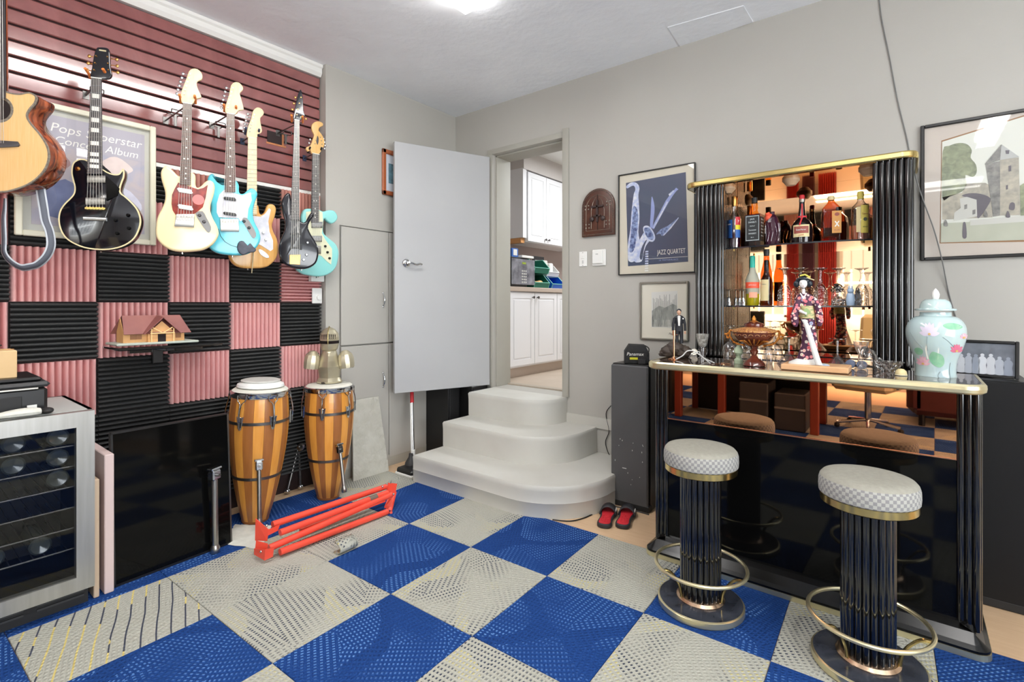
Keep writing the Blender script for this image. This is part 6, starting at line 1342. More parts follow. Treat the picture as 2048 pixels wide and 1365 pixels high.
# ---- speakers either side ----
def tall_speaker(x0, x1, y0, h, lab, brand=None, gm_='spk_grille'):
    w = x1-x0; d = YW-.02-y0; t = thing('floor_speaker', lab, 'speaker', ((x0+x1)/2, y0+d/2, .001))
    MB().bevbox((0, .01, h/2), (w, d-.02, h), .004).build('cabinet', 'black_satin', t); MB().bevbox((0, -d/2-.002, h/2+.01), (w-.008, .024, h-.03), .008).build('grille', gm_, t)
    MB().bevbox((0, -d/2+.01, .02), (w+.01, .05, .04), .005).build('foot', 'black_matte', t)
    if brand: text('lettering', brand, .016, 'pad_grey', t, (-w/2+.055, -d/2-.0148, .075), RW)
    return t, d
mat('spk_grille', (84, 84, 85), .6, c2=(78, 78, 79), scale=4)
t1, d1 = tall_speaker(-1.535, -1.275, 3.0, .915, 'tall grey-black floor speaker between the steps and the bar')
mb = MB(); random.seed(5)
for i in range(14): mb.box((random.uniform(-.1, .1), -d1/2-.0145, random.uniform(.15, .45)), (.003, .0012, random.uniform(.003, .010)), rz=0)
mb.box((-.03, -d1/2-.0145, .25), (.028, .0012, .004)); mb.build('scuffs', 'white', t1, kind='stuff')
tall_speaker(.135, .405, 2.99, .970, 'tall black floor speaker right of the bar carrying the photo frame', 'Technics', 'spk_black')[0]
# black adapter box on the left speaker
P = Vector((-1.405, 3.10, .917)); t = thing('power_supply', 'black sewn-look power box with white lettering and yellow tag on the left speaker', 'power supply', P, math.radians(28))
w_ = .155; prof = [(-w_/2, 0), (w_/2, 0), (w_/2, .07), (w_/2-.025, .118), (-w_/2+.03, .122), (-w_/2, .075)]
slab(MB(), prof, -.06, .06, .006, lambda a, b, c: Vector((a, -c, b))).build('case', mat('case_black', (34, 34, 35), .7, c2=(28, 28, 29), scale=60, bump=.4), t, smooth=True, angle=40)
text('lettering', 'Panamax', .030, 'ink_white', t, (-.012, -.0612, .062), RW, shear=.2); MB().box((-.02, -.0608, .034), (.05, .0012, .014)).build('yellow_tag', mat('tag_yellow', (206, 204, 40), .5), t)
MB().bevbox((0.03, -.075, .016), (.05, .03, .03), .004).build('plug', 'black_matte', t); MB().tube(catmull([(.05, -.05, .03), (.07, -.06, .07), (.074, -.055, .10), (.05, -.05, .118)], 4, False), .004, 6).build('lead', 'cord_black', t, smooth=True)
# thin black cord against the wall and floor by the speaker
tag(MB().tube(catmull([onW(1222, 812, .01), onW(1212, 828, .01), onW(1218, 862, .01), onW(1211, 884, .01), onW(1216, 905, .01), onW(1224, 918, .01)], 5, False), .003, 6).build('cable', 'cord_black', smooth=True), 'thin black cord against the wall between steps and left speaker', 'cable')
cpts = [onz(u, v, .004) for u, v in ((1105, 1040), (1140, 1043), (1170, 1036), (1200, 1022), (1225, 1014), (1262, 1020), (1298, 1030))]
tag(MB().tube(catmull(cpts, 5, False), .004, 6).build('floor_cable', 'cord_black', smooth=True), 'black cable along the floor at the foot of the steps', 'cable')
# ---- slippers ----
mat('red_insole', (214, 44, 56), .6, c2=(196, 34, 46), scale=30); mat('rubber_black', (44, 44, 48), .55)
def slipper(P, ang, lab):
    t = thing('slide_sandal', lab, 'sandal', P, ang, 'red and black slide sandals')
    o = [(-.040, -.125), (-.046, -.09), (-.040, -.03), (-.045, .03), (-.052, .08), (-.045, .12), (-.015, .142), (.018, .138), (.045, .11), (.050, .06), (.038, 0), (.036, -.06), (.040, -.10), (.028, -.132), (-.01, -.140)]
    ol = catmull([(x, y, 0) for x, y in o], 3)
    slab(MB(), ol, .001, .026, .006, lambda a, b, c: Vector((a, b, c))).build('sole', 'rubber_black', t, smooth=True, angle=50)
    slab(MB(), offset2(ol, .009), .022, .0285, .002, lambda a, b, c: Vector((a, b, c)), 2).build('insole', 'red_insole', t, smooth=True, label='bright red insole')
    # strap arching over the front half
    mb = MB(); A = []; B = []
    for k in range(13):
        a = PI*k/12; x = -.052*math.cos(a); z = .018+.050*math.sin(a); A.append(Vector((x, .015+.012*math.sin(a), z))); B.append(Vector((x*.96, .085+.018*math.sin(a), z*.93)))
    mb.strip(A, B); s_ = mb.build('strap', 'rubber_black', t, smooth=True); md = s_.modifiers.new('t', 'SOLIDIFY'); md.thickness = .007
    mb = MB()
    for k in range(3): mb.box((.046, .035+.014*k, .045), (.004, .004, .014))
    mb.build('strap_print', 'white', s_, kind='stuff')
    mb = MB()
    for i in range(5):
        for j in range(3): mb.sphere((-.018+.016*j, -.10+.022*i, .029), .004, 6, 4)
    mb.build('massage_nubs', 'red_insole', t, kind='stuff', smooth=True); return t
slipper((-1.435, 2.755, .001), math.radians(20), 'left slide sandal with red insole, next to the steps')
slipper((-1.342, 2.815, .001), math.radians(17), 'right slide sandal with red insole, next to the speaker')
# =============== ROOM BEHIND THE CAMERA (seen in the mirrors) ===============
mat('curtain_red', (176, 48, 44), .8, c2=(150, 36, 36), scale=5, stretch=(6, 6, 1)); mat('curtain_plum', (92, 52, 72), .8)
def curtain(x0, x1, m, lab):
    t = thing('curtain', lab, 'curtain', ((x0+x1)/2, YR+.09, 0.25)); n = max(8, int((x1-x0)/.045)); A = []; B = []
    for k in range(n*4+1): x = x0+(x1-x0)*k/(n*4)-(x0+x1)/2; y = .03*math.sin(k*PI/2); A.append(Vector((x, y, 0))); B.append(Vector((x, y*.8, 2.25)))
    mb = MB(); mb.strip(A, B); o = mb.build('cloth', m, t, smooth=True); md = o.modifiers.new('t', 'SOLIDIFY'); md.thickness = .004
    MB().cyl((-(x1-x0)/2-.005, 0, 2.27), ((x1-x0)/2+.005, 0, 2.27), .014, n=10).build('rod', 'iron', t)
curtain(-1.84, -1.64, 'curtain_red', 'left red curtain between the two windows behind the camera'); curtain(-1.58, -1.38, 'curtain_plum', 'plum curtain in the middle between the two windows'); curtain(-1.32, -1.04, 'curtain_red', 'right red curtain beside the wide window')
t = thing('desk', 'dark work desk with reddish wooden legs behind the camera', 'desk', (-1.42, -.95, 0.0085))
MB().bevbox((0, 0, .74), (1.5, .72, .05), .008).build('desk_top', 'black_satin', t); MB().bevbox((0, .33, .64), (1.44, .03, .16), .004).build('apron', 'black_satin', t); MB().bevbox((0, -.30, .36), (1.44, .03, .70), .004).build('added_dark_panel', 'black_satin', t)  # dark rear panel added so the bar mirror shows no floor there
for sx in (-.68, -.2, .68): MB().bevbox((sx, .29, .36), (.075, .07, .72), .006).build('leg', mat('leg_red', (136, 58, 38), .4) if 'leg_red' not in MATS else 'leg_red', t)
MB().bevbox((-.68, -.30, .36), (.07, .07, .72), .006).build('leg', 'leg_red', t); MB().bevbox((.68, -.30, .36), (.07, .07, .72), .006).build('leg', 'leg_red', t)
for i, (x, h) in enumerate(((.12, .46), (.46, .38))): 
    s = thing('cabinet_box', ['taller', 'lower'][i]+' dark drawer box under the desk behind the camera', 'box', (-1.42+x, -.85, 0.009)); MB().bevbox((0, 0, h/2), (.28, .4, h), .01).build('case', 'dark_grey', s); MB().box((0, .202, h*.6), (.28, .006, .02)).build('handle', 'steel', s)
t = thing('office_chair', 'cream padded office chair behind the camera', 'chair', (-.34, -1.25, 0.009), math.radians(15)); mat('cream_leather', (222, 204, 160), .5)
MB().bevbox((0, 0, .47), (.52, .5, .12), .04).build('seat', 'cream_leather', t, smooth=True); MB().bevbox((0, -.24, .85), (.50, .12, .62), .05, mx=Matrix.Rotation(math.radians(8), 3, 'X')).build('backrest', 'cream_leather', t, smooth=True)
for s_ in (-1, 1): MB().tube([(s_*.28, .12, .46), (s_*.31, .14, .66), (s_*.31, -.16, .68), (s_*.27, -.2, .5)], .018, 8).build('armrest', 'chrome', t, smooth=True)
MB().cyl((0, 0, .08), (0, 0, .42), .03, n=14).build('gas_post', 'chrome', t)
for k in range(5): a = 2*PI*k/5; MB().tube([(0, 0, .10), (.28*math.cos(a), .28*math.sin(a), .06)], .016, 8).build('leg', 'chrome', t); MB().sphere((.28*math.cos(a), .28*math.sin(a), .03), .028, 10, 6).build('caster', 'black_matte', t)
t = thing('monitor', 'flat monitor standing on the desk behind the camera', 'monitor', (-1.85, -1.1, .775)); MB().bevbox((0, 0, .26), (.55, .03, .34), .008).build('screen', 'black_gloss', t); MB().bevbox((0, -.02, .06), (.06, .03, .12), .004).build('neck', 'black_satin', t); MB().bevbox((0, 0, .008), (.24, .18, .014), .004).build('foot', 'black_satin', t)
t = thing('paper_box', 'white paper box lying on the desk behind the camera', 'box', (-1.2, -.9, .775)); MB().bevbox((0, 0, .04), (.42, .28, .07), .004).build('box_body', 'white', t); MB().bevbox((0, 0, .082), (.43, .29, .014), .003).build('lid', 'white', t)
# ceiling tubes: wrap-round fixtures
for i, (x, y, sx, sy, lab) in enumerate(((-1.93, 1.15, .16, 1.94, 'white ceiling tube light fixture over the guitars, just entering the top of the picture'), (.6, .6, .16, 1.94, 'added white ceiling tube light fixture giving fill above the middle of the room'), (-.2, -2.6, 1.94, .16, 'white ceiling tube light fixture above the desk'))):  # the middle fixture is added for fill light
    t = thing('ceiling_light', lab, 'ceiling light', (x, y, ZC-.001), 0, 'ceiling tube lights')
    MB().bevbox((0, 0, -.035), (sx, sy, .07), .012).build('diffuser', 'tube_glow', t); MB().bevbox((0, 0, -.008), (sx+.03, sy+.02, .016), .003).build('pan', 'white', t)

mat('leather_brown', (96, 48, 44), .35, c2=(78, 36, 34), scale=5)
t = thing('sofa', 'brown tufted leather sofa behind the camera', 'sofa', (.80, -2.25, 0.009)); 
MB().bevbox((0, .1, .28), (1.6, .85, .34), .06).build('seat', 'leather_brown', t, smooth=True); MB().bevbox((0, -.32, .55), (1.6, .22, .6), .07).build('backrest', 'leather_brown', t, smooth=True)
for s_ in (-1, 1): MB().bevbox((s_*.74, .1, .38), (.18, .85, .5), .06).build('armrest', 'leather_brown', t, smooth=True)
for i in range(4): MB().bevbox((-.48+.32*i, -.18, .62), (.28, .08, .3), .035).build('tufted_panel', 'leather_brown', t, smooth=True)
for sx in (-.7, .7):
    for sy in (-.3, .45): MB().cyl((sx, sy, 0), (sx, sy, .12), .03, n=10).build('foot', 'black_satin', t)
# foam tiles and a valance shelf high on the back wall
wb = bpy.data.objects['wall_back']
f1 = ridge_tile(.32, .30, False, 12).build('foam_tile', 'foam_black', wb, smooth=True, angle=50); f2 = ridge_tile(.32, .30, True, 12).build('foam_tile', 'foam_brown', wb, smooth=True, angle=50)
k = 0
for i in range(11):
    for j in range(2):
        z = 2.40+.305*j; x = -3.2+.325*i; src = (f1, f2)[(i+j) % 2]; o = src if k < 0 else src.copy()
        COL.objects.link(o); o.rotation_euler = (0, 0, PI/2); o.location = (x+.325, YR, z); k += 1
bpy.data.objects.remove(f1); bpy.data.objects.remove(f2)

t = thing('amplifier', 'added black amplifier cabinet left of the desk, keeping the bar mirror dark', 'amplifier', (-2.62, -1.0, 0.009)); MB().bevbox((0, 0, .45), (.75, .38, .90), .012).build('cabinet', 'black_satin', t); MB().bb((-.34, .192, .06), (.34, .197, .66)).build('speaker_cloth', 'spk_grille', t); MB().bb((-.34, .192, .70), (.34, .197, .84)).build('control_panel', 'steel', t)  # dark cabinet added to hide bright floor from the front bar mirror
for i in range(6): MB().cyl((-.28+.11*i, .197, .77), (-.28+.11*i, .212, .77), .014, n=12).build('knob', 'black_matte', t)
MB().tube([(-.12, 0, .90), (-.10, 0, .93), (.10, 0, .93), (.12, 0, .90)], .012, 8).build('carry_handle', 'black_matte', t)
# =============== SMALL THINGS ON THE BAR ===============
def posZ(u, Z): r = ray(u, HY); return Vector((r.x*Z, r.y*Z, 0))
def Zy(u, y): return y/ray(u, HY).y
class Px:
    """measures an upright round object standing at column u and depth Z"""
    def __init__(s, u, y, z0): s.u = u; s.Z = Zy(u, y); s.P = posZ(u, s.Z); s.P.z = z0; s.k = (u-CX)/FPX; s.z0 = z0; s.face = math.atan2(-s.P.y, -s.P.x)
    def r(s, w): return w*s.Z/(FPX*math.sqrt(1+s.k**2))
    def z(s, v): return max(0.0, CH-(v-HY)/FPX*s.Z-s.z0)
    def x(s, u): return (u-s.u)*s.Z/(FPX*(1+s.k**2))*math.sqrt(1+s.k**2)
    def prof(s, pts, snap=True):
        out = [(s.r(w), s.z(v)) for w, v in pts]
        if snap: out[0] = (out[0][0], 0.0)
        return out
def wrap(par, P, w, va, vb, a0, a1, m, name='label', rz=0.0, extra=.0006, label=None, sx=1.0, sy=1.0, rad=None):
    r = (rad if rad else P.r(w))+extra; z0, z1 = P.z(vb), P.z(va); n = 12; A = []; B = []
    for k in range(n+1): a = rz+a0+(a1-a0)*k/n; A.append(Vector((r*math.cos(a)*sx, r*math.sin(a)*sy, z0))); B.append(Vector((r*math.cos(a)*sx, r*math.sin(a)*sy, z1)))
    return MB().strip(A, B).build(name, m, par, smooth=True, label=label)
def facing_text(par, P, body, size, m, a, v, w, squeeze=1.0, rad=None, da=0.0):
    ang = P.face+da; r = (rad if rad else P.r(w))+.0014
    return text('lettering', body, size, m, par, (r*math.cos(ang), r*math.sin(ang), P.z(v)), (PI/2, 0, ang+PI/2), squeeze=squeeze, extrude=.0002)
def gm(name, c, r=.02, t=.9): return mat(name, c, r, trans=t, ior=1.4)
MATS['amber'] = M('thin_amber'); MATS['amber_lt'] = M('thin_amber_lt'); MATS['whisky'] = M('thin_whisky'); MATS['clear_glass'] = M('stemware'); MATS['glass_bumpy'] = M('cut_crystal'); mat('dark_bottle', (26, 18, 20), .08, coat=.4); mat('plum_glass', (70, 34, 52), .1, trans=.3, coat=.3)
gm('lemon', (198, 186, 24), .25, .4); mat('frost', (206, 206, 186), .45, trans=.35); mat('teal_cap', (44, 178, 158), .4); mat('label_cream', (222, 206, 156), .6); mat('label_yel', (214, 196, 96), .6); mat('label_red', (206, 50, 56), .5); mat('label_blue', (44, 96, 170), .5); mat('label_yellow', (230, 214, 40), .5); mat('label_orange', (232, 90, 60), .5); mat('label_black', (30, 34, 36), .5); mat('label_grey', (206, 214, 216), .5)
S1 = SZ[1]+.0085; S0 = SZ[0]+.0085; CT = BZ+.0008
def bottle(u, y, z0, lab, cat='bottle', group=None): P = Px(u, y, z0); t = thing('bottle', lab, cat, P.P, 0, group); return P, t
# top shelf ---------------------------------------------------------
GB = 'liquor bottles on the top shelf'
P, t = bottle(1469, 3.10, S1, 'slim clear bottle with gold cap, blue, red and yellow labels, leftmost on the top shelf', group=GB)
MB().lathe(P.prof([(12, 492), (13, 488), (13, 440), (11, 433), (6, 424), (5, 412)]), 24).build('glass_body', 'clear_glass', t, smooth=True); MB().lathe(P.prof([(12, 491), (12.2, 488), (12.2, 452), (0, 451)]), 24).build('liquor', 'plum_glass', t, smooth=True)
MB().lathe(P.prof([(6, 413), (6.2, 396), (5.5, 393.5), (0, 393.5)], False), 20).build('cap', 'gold', t, smooth=True, angle=40)
wrap(t, P, 13, 441, 477, -1.25, -.35, 'label_blue', rz=P.face); wrap(t, P, 13, 436, 452, .15, 1.05, 'label_red', rz=P.face); wrap(t, P, 13, 452, 461, .15, 1.05, 'label_yellow', rz=P.face); wrap(t, P, 13, 461, 477, .15, 1.05, 'label_blue', rz=P.face)
facing_text(t, P, '7', .020, 'ink_white', 0, 445, 13, da=.6); facing_text(t, P, 'ROYAL', .010, 'ink_white', 0, 450, 13, .7, da=-.8); 
# square whiskey bottle
P, t = bottle(1509, 3.10, S1, 'square whiskey bottle with black and white label on the top shelf', group=GB); w = P.r(16); zt = P.z(430); sq = [(-w, -w*.92), (w, -w*.92), (w, w*.92), (-w, w*.92)]; t.rotation_euler = (0, 0, P.face+PI/2-.28)
slab(MB(), [(x, y) for x, y in offset2(sq, 0)], 0, zt, .006, lambda a, b, c: Vector((a, b, c))).build('glass_body', 'whisky', t, smooth=True, angle=40)
MB().lathe([(w*.75, zt-.003), (w*.55, zt+.006), (P.r(6.5), P.z(422)), (P.r(7.5), P.z(416)), (P.r(6.5), P.z(408)), (P.r(5.5), P.z(405))], 20).build('neck', 'amber_lt', t, smooth=True); MB().lathe([(P.r(6), P.z(407)), (P.r(6), P.z(396)), (0, P.z(395.5))], 16).build('cap', 'label_black', t, smooth=True)
def fl(a, b, c, d, y, m, nm): return MB().bb((a, y-.0006, c), (b, y, d)).build(nm, m, t)
fl(-w*.93, w*.93, P.z(484), P.z(432), -w*.92-.0004, 'label_black', 'label'); fl(-w*.84, w*.84, P.z(482.5), P.z(434), -w*.92-.0010, 'label_grey', 'label_border'); fl(-w*.79, w*.79, P.z(481.5), P.z(435), -w*.92-.0016, 'label_black', 'label_field')
for s_, sz, v in (('JACK', .0125, 440.5), ('DANIEL\'S', .0125, 446.5), ('Old No.7', .0085, 454), ('Tennessee', .0115, 462), ('WHISKEY', .012, 469), ('40% 1L', .007, 476.5)): text('lettering', s_, sz, 'label_grey', t, (0, -w*.92-.0026, P.z(v)), (PI/2, 0, 0), squeeze=.82, extrude=.0002)
MB().bb((w+.0002, -w*.8, P.z(484)), (w+.0008, w*.8, P.z(436))).build('side_label', 'label_black', t)
for i in range(6): MB().bb((w+.0008, -w*.6, P.z(442+6.5*i)), (w+.0012, w*.5, P.z(440+6.5*i))).build('side_print', 'label_grey', t)
# cut-glass crown bottle
P, t = bottle(1545, 3.09, S1, 'dark cut-glass purple bottle with orange tilted stopper on the top shelf', group=GB)
MB().lathe(P.prof([(13.5, 487), (14.5, 484), (15, 462), (14.5, 446), (11, 436), (6, 430), (5, 424)]), 12, flute=.0).build('glass_body', 'plum_glass', t, smooth=False)
mx = Matrix.Rotation(.5, 3, 'Y'); MB().lathe([(P.r(10), 0), (P.r(10.5), .008), (P.r(9), .026), (P.r(5), .034), (P.r(5), .044), (0, .045)], 20, c=(-P.r(3), 0, P.z(440)), mx=Matrix.Rotation(P.face, 3, 'Z')@Matrix.Rotation(-.0, 3, 'Y')@Matrix.Rotation(.45, 3, 'X')).build('stopper', 'label_orange', t, smooth=True, angle=50, label='orange rounded stopper')
for k in range(12):
    a = 2*PI*k/12; r = P.r(14.8); MB().tube([(r*math.cos(a), r*math.sin(a), P.z(484)), (r*math.cos(a+.26), r*math.sin(a+.26), P.z(466)), (r*math.cos(a), r*math.sin(a), P.z(448))], .0012, 5).build('cut_line', 'clear_glass', t)
# round liqueur bottle, red ribbon
P, t = bottle(1604, 3.10, S1, 'dark rounded cognac liqueur bottle with red ribbon and cream label on the top shelf', group=GB)
MB().lathe(P.prof([(21, 484), (22, 481), (22.5, 462), (21.5, 452), (16, 443), (9, 437), (7.5, 428), (6, 415), (5.5, 404)]), 32).build('glass_body', 'dark_bottle', t, smooth=True)
MB().lathe(P.prof([(6, 405), (6.3, 399), (0, 398.9)], False), 20).build('neck_band', 'silver_frame', t, smooth=True); MB().lathe(P.prof([(5.3, 399), (5.6, 392), (4.5, 390.5), (0, 390.5)], False), 20).build('cap', 'label_red', t, smooth=True)
rr_ = Vector((math.cos(P.face), math.sin(P.face), 0)); sd = Vector((-rr_.y, rr_.x, 0))
MB().tube([rr_*P.r(6.8)+Vector((0, 0, P.z(409))), rr_*P.r(9)+Vector((0, 0, P.z(430)))-sd*0+Vector((0, 0, 0)), rr_*P.r(10.5)+Vector((0, 0, P.z(437))), rr_*P.r(20)-sd*P.r(3)+Vector((0, 0, P.z(447))), rr_*P.r(22.6)-sd*P.r(5)+Vector((0, 0, P.z(453)))], .004, 6).build('ribbon', 'label_red', t, smooth=True)
MB().lathe([(P.r(9.5), P.z(436)), (P.r(9.9), P.z(434.5)), (P.r(9.5), P.z(433))], 20).build('ribbon_knot', 'label_red', t, smooth=True)
wrap(t, P, 22.8, 452, 476, -.75, .78, 'label_cream', rz=P.face-.1); wrap(t, P, 22.8, 455, 469, -.66, .69, mat('label_rust', (150, 76, 64), .5), rz=P.face-.1, extra=.0011, name='label_field'); facing_text(t, P, 'Grand Marnier', .0125, 'ink_white', 0, 462, 23, .62, da=-.08); facing_text(t, P, 'LIQUEUR', .007, 'ink_red', 0, 472.5, 23, .9, da=-.08)
# amber flask
P, t = bottle(1662, 3.09, S1, 'amber rum flask with tan label and pale cap on the top shelf', group=GB); w = P.r(20); ol = catmull([(-w, 0, 0), (w, 0, 0), (w, P.z(430), 0), (w*.85, P.z(416), 0), (w*.35, P.z(406), 0), (w*.26, P.z(401), 0), (-w*.26, P.z(401), 0), (-w*.35, P.z(406), 0), (-w*.85, P.z(416), 0), (-w, P.z(430), 0)], 1); t.rotation_euler = (0, 0, P.face+PI/2+.15)
slab(MB(), ol, -.028, .028, .012, FRB, 4).build('glass_body', 'amber', t, smooth=True, angle=60); MB().lathe([(P.r(7), P.z(402)), (P.r(7.5), P.z(399)), (P.r(7), P.z(393)), (0, P.z(391.5))], 18).build('cap', 'label_cream', t, smooth=True, angle=50)
MB().bb((-.0, -.0290, P.z(468)), (w*.94, -.0284, P.z(424))).build('label', mat('label_tan', (204, 146, 78), .6), t); MB().lathe([(.009, 0), (.009, .0008), (0, .0008)], 16, c=(w*.5, -.0292, P.z(431)), sx=1.2, mx=Matrix.Rotation(PI/2, 3, 'X')).build('emblem', 'label_rust', t)
for s_ in (-1, 1): MB().box((w*.5, -.0295, P.z(450)), (.005, .0008, .032), mx=Matrix.Rotation(s_*.55, 3, 'Y')).build('crossed_mark', 'ink_white', t)
text('lettering', 'RUM', .012, 'label_rust', t, (w*.5, -.0295, P.z(462.5)), (PI/2, 0, 0), extrude=.0002)
# clear tequila bottle
P, t = bottle(1721, 3.08, S1, 'clear tequila bottle with yellow label and yellow cap, rightmost on the top shelf', group=GB)
MB().lathe(P.prof([(18, 476), (19, 473), (19, 421), (17, 413), (9, 406), (6.5, 402), (6.5, 397)]), 28).build('glass_body', 'clear_glass', t, smooth=True); MB().lathe(P.prof([(7, 399), (7.2, 385), (6, 383.5), (0, 383.5)], False), 20).build('cap', 'label_yel', t, smooth=True, angle=40)
wrap(t, P, 19, 413, 468, .05, .95, 'label_yel', rz=P.face); wrap(t, P, 19, 416, 466, -.45, .02, 'label_cream', rz=P.face, name='side_label'); facing_text(t, P, 'Cuervo', .0125, 'label_rust', 0, 430, 19, .8, da=.5); facing_text(t, P, 'GOLD', .009, 'ink_black', 0, 456, 19, .9, da=.5)
r = P.r(19)+.0012; a = P.face+.5; MB().lathe([(.009, 0), (.009, .0008), (.006, .0012), (0, .0012)], 18, c=(r*math.cos(a), r*math.sin(a), P.z(441)), mx=Matrix.Rotation(a, 3, 'Z')@Matrix.Rotation(PI/2, 3, 'Y')).build('seal', mat('seal_grey', (90, 96, 80), .5), t)
# middle shelf ------------------------------------------------------
P, t = bottle(1505, 3.10, S0, 'frosted lemon liqueur bottle with turquoise cap on the middle shelf', group='bottles on the middle shelf')
MB().lathe(P.prof([(12.5, 611), (13.5, 608), (14, 588)]), 28).build('liqueur', 'lemon', t, smooth=True); MB().lathe(P.prof([(14, 588), (14.5, 562), (12, 554), (7, 544), (5.3, 535)], False), 28).build('glass_body', 'frost', t, smooth=True); MB().lathe(P.prof([(5.5, 536), (5.5, 514), (4.6, 512), (0, 512)], False), 20).build('cap', 'teal_cap', t, smooth=True, angle=40)
wrap(t, P, 14.6, 565, 577, -1.2, 1.2, 'label_orange', rz=P.face); facing_text(t, P, 'LIMONCELLO', .0085, 'ink_white', 0, 571, 14.6, .75); wrap(t, P, 14.6, 585, 596, -.5, .7, mat('label_pink', (240, 170, 140), .5), rz=P.face, name='lower_label')
P, t = bottle(1533, 3.11, S0, 'tall brown glass bottle with cream label, right of the frosted bottle', group='bottles on the middle shelf')
MB().lathe(P.prof([(11.5, 611), (12, 608), (12.4, 562), (12, 556), (11.8, 548), (8, 532), (6, 522), (5.5, 510)]), 28).build('glass_body', 'amber', t, smooth=True); MB().lathe(P.prof([(5.6, 512), (6.2, 506), (5.8, 499), (0, 498.5)], False), 20).build('foil_cap', 'dark_grey', t, smooth=True, angle=40); wrap(t, P, 12.6, 560, 602, -1.3, .35, 'label_cream', rz=P.face); facing_text(t, P, 'Madero', .010, 'pencil_m', 0, 569, 12.6, .9, da=-.45) if 'pencil_m' in MATS else facing_text(t, P, 'Madero', .010, 'cord_grey', 0, 569, 12.6, .9, da=-.45)
# small silver cups upside down
for i, (u, y) in enumerate(((1451, 3.10), (1458, 3.07), (1472, 3.12), (1480, 3.08), (1487, 3.06))):
    P = Px(u, y, S0); t = thing('liqueur_cup', 'small silver stemmed cup upside down on the middle shelf, %s from the left' % ['first', 'second', 'third', 'fourth', 'fifth'][i], 'cup', P.P, 0, 'silver liqueur cups')
    MB().lathe(P.prof([(4.8, 611), (4.6, 606), (3.8, 600), (2.6, 596), (0.9, 594)]), 18).build('cup_bowl', 'chrome', t, smooth=True); MB().lathe(P.prof([(0.9, 594.2), (0.8, 582), (2.2, 580.5), (6.5, 579.5), (0, 579.3)], False), 18).build('stem_foot', 'silver_frame', t, smooth=True)
# cut crystal goblets upside down
MATS['crystal'] = M('cut_crystal')
GG = 'crystal goblets upside down on the middle shelf'
for i, (u, y) in enumerate(((1569, 3.08), (1602, 3.14), (1641, 3.07), (1677, 3.07), (1723, 3.07))):
    P = Px(u, y, S0); t = thing('crystal_goblet', 'cut crystal goblet upside down on the middle shelf, %s' % ['right of the brown bottle', 'behind the geisha doll head', 'just right of the doll', 'left of the blue rabbit', 'right of the blue rabbit'][i], 'glass', P.P, 0, GG)
    MB().lathe(P.prof([(16, 611), (15.2, 608), (15, 595), (14, 584), (10.5, 575), (5.5, 569), (3.4, 566)]), 24, flute=.05, nf=12).build('goblet_bowl', 'crystal', t, smooth=True)
    MB().lathe(P.prof([(3.4, 566.2), (5, 562.5), (3.4, 559), (2.6, 552), (3.3, 545), (6, 540.5), (14.5, 537.5), (14.5, 536.5), (0, 536.2)], False), 24).build('stem_foot', 'stemware', t, smooth=True)
P = Px(1701, 3.06, S0); t = thing('rabbit_figurine', 'small pale blue porcelain rabbit-like figurine between two goblets', 'figurine', P.P, P.face-PI/2); mat('porcelain_blue', (176, 200, 226), .25, coat=.4)
MB().lathe([(P.r(8), 0), (P.r(9), .012), (P.r(9.5), .03), (P.r(8), .055), (P.r(5), .068), (P.r(3), .072)], 20, sy=.8).build('torso', 'porcelain_blue', t, smooth=True); MB().sphere((0, .004, P.z(582)), P.r(7), 14, 10).build('head', 'porcelain_blue', t, smooth=True)
for s_ in (-1, 1): MB().sphere((s_*.006, -.002, P.z(576.5)), 1, 10, 8, (.004, .004, .013)).build('ear', 'porcelain_blue', t, smooth=True)
# counter: ornate covered dish ---------------------------------------
mat('rosewood_gloss', (112, 52, 34), .18, c2=(74, 30, 22), scale=10, coat=.5); mat('ormolu', (206, 140, 66), .3, .85, c2=(186, 112, 44), scale=60, bump=.5, bscale=200); mat('inlay_line', (212, 160, 96), .4, c2=(140, 70, 40), scale=140, amt=.25)
P = Px(1508, 2.62, CT); t = thing('covered_dish', 'ornate reddish covered centrepiece bowl with gilded scroll handles on the bar', 'bowl', P.P, 0); R_ = P.r; Z_ = P.z
MB().lathe([(R_(22), Z_(733)), (R_(24), Z_(731)), (R_(22), Z_(726)), (R_(18), Z_(722)), (R_(9), Z_(716)), (R_(5), Z_(711)), (R_(7), Z_(707)), (R_(9), Z_(703)), (R_(6), Z_(698)), (R_(10), Z_(692))], 32, flute=.06, nf=8).build('pedestal', 'rosewood_gloss', t, smooth=True)
for k in range(4): a = PI/4+k*PI/2; MB().cyl((R_(19)*math.cos(a), R_(19)*math.sin(a), 0), (R_(17)*math.cos(a), R_(17)*math.sin(a), Z_(728)), .006, .010, n=10).build('foot', 'inlay_line', t, smooth=True)
MB().lathe([(R_(10), Z_(693)), (R_(20), Z_(688)), (R_(33), Z_(681)), (R_(40), Z_(672)), (R_(43), Z_(665)), (R_(43), Z_(663.5))], 40).build('bowl_body', 'rosewood_gloss', t, smooth=True)
MB().lathe([(R_(43), Z_(665)), (R_(45.5), Z_(664)), (R_(45.5), Z_(661)), (R_(42), Z_(659.5))], 40).build('rim_band', 'inlay_line', t, smooth=True)
MB().lathe([(R_(44), Z_(661)), (R_(34), Z_(657.5)), (R_(20), Z_(655)), (R_(19), Z_(654.5))], 40).build('lid', 'inlay_line', t, smooth=True)
MB().lathe([(R_(19), Z_(655)), (R_(20), Z_(652)), (R_(19.5), Z_(648)), (R_(10), Z_(644)), (0, Z_(643))], 32).build('lid_dome', 'rosewood_gloss', t, smooth=True); MB().lathe([(R_(10), Z_(644.5)), (R_(4), Z_(641)), (R_(4.5), Z_(638)), (R_(2.5), Z_(634)), (0, Z_(631))], 16).build('finial', 'ormolu', t, smooth=True)
dirx = Vector((RV[0], RV[1], 0))
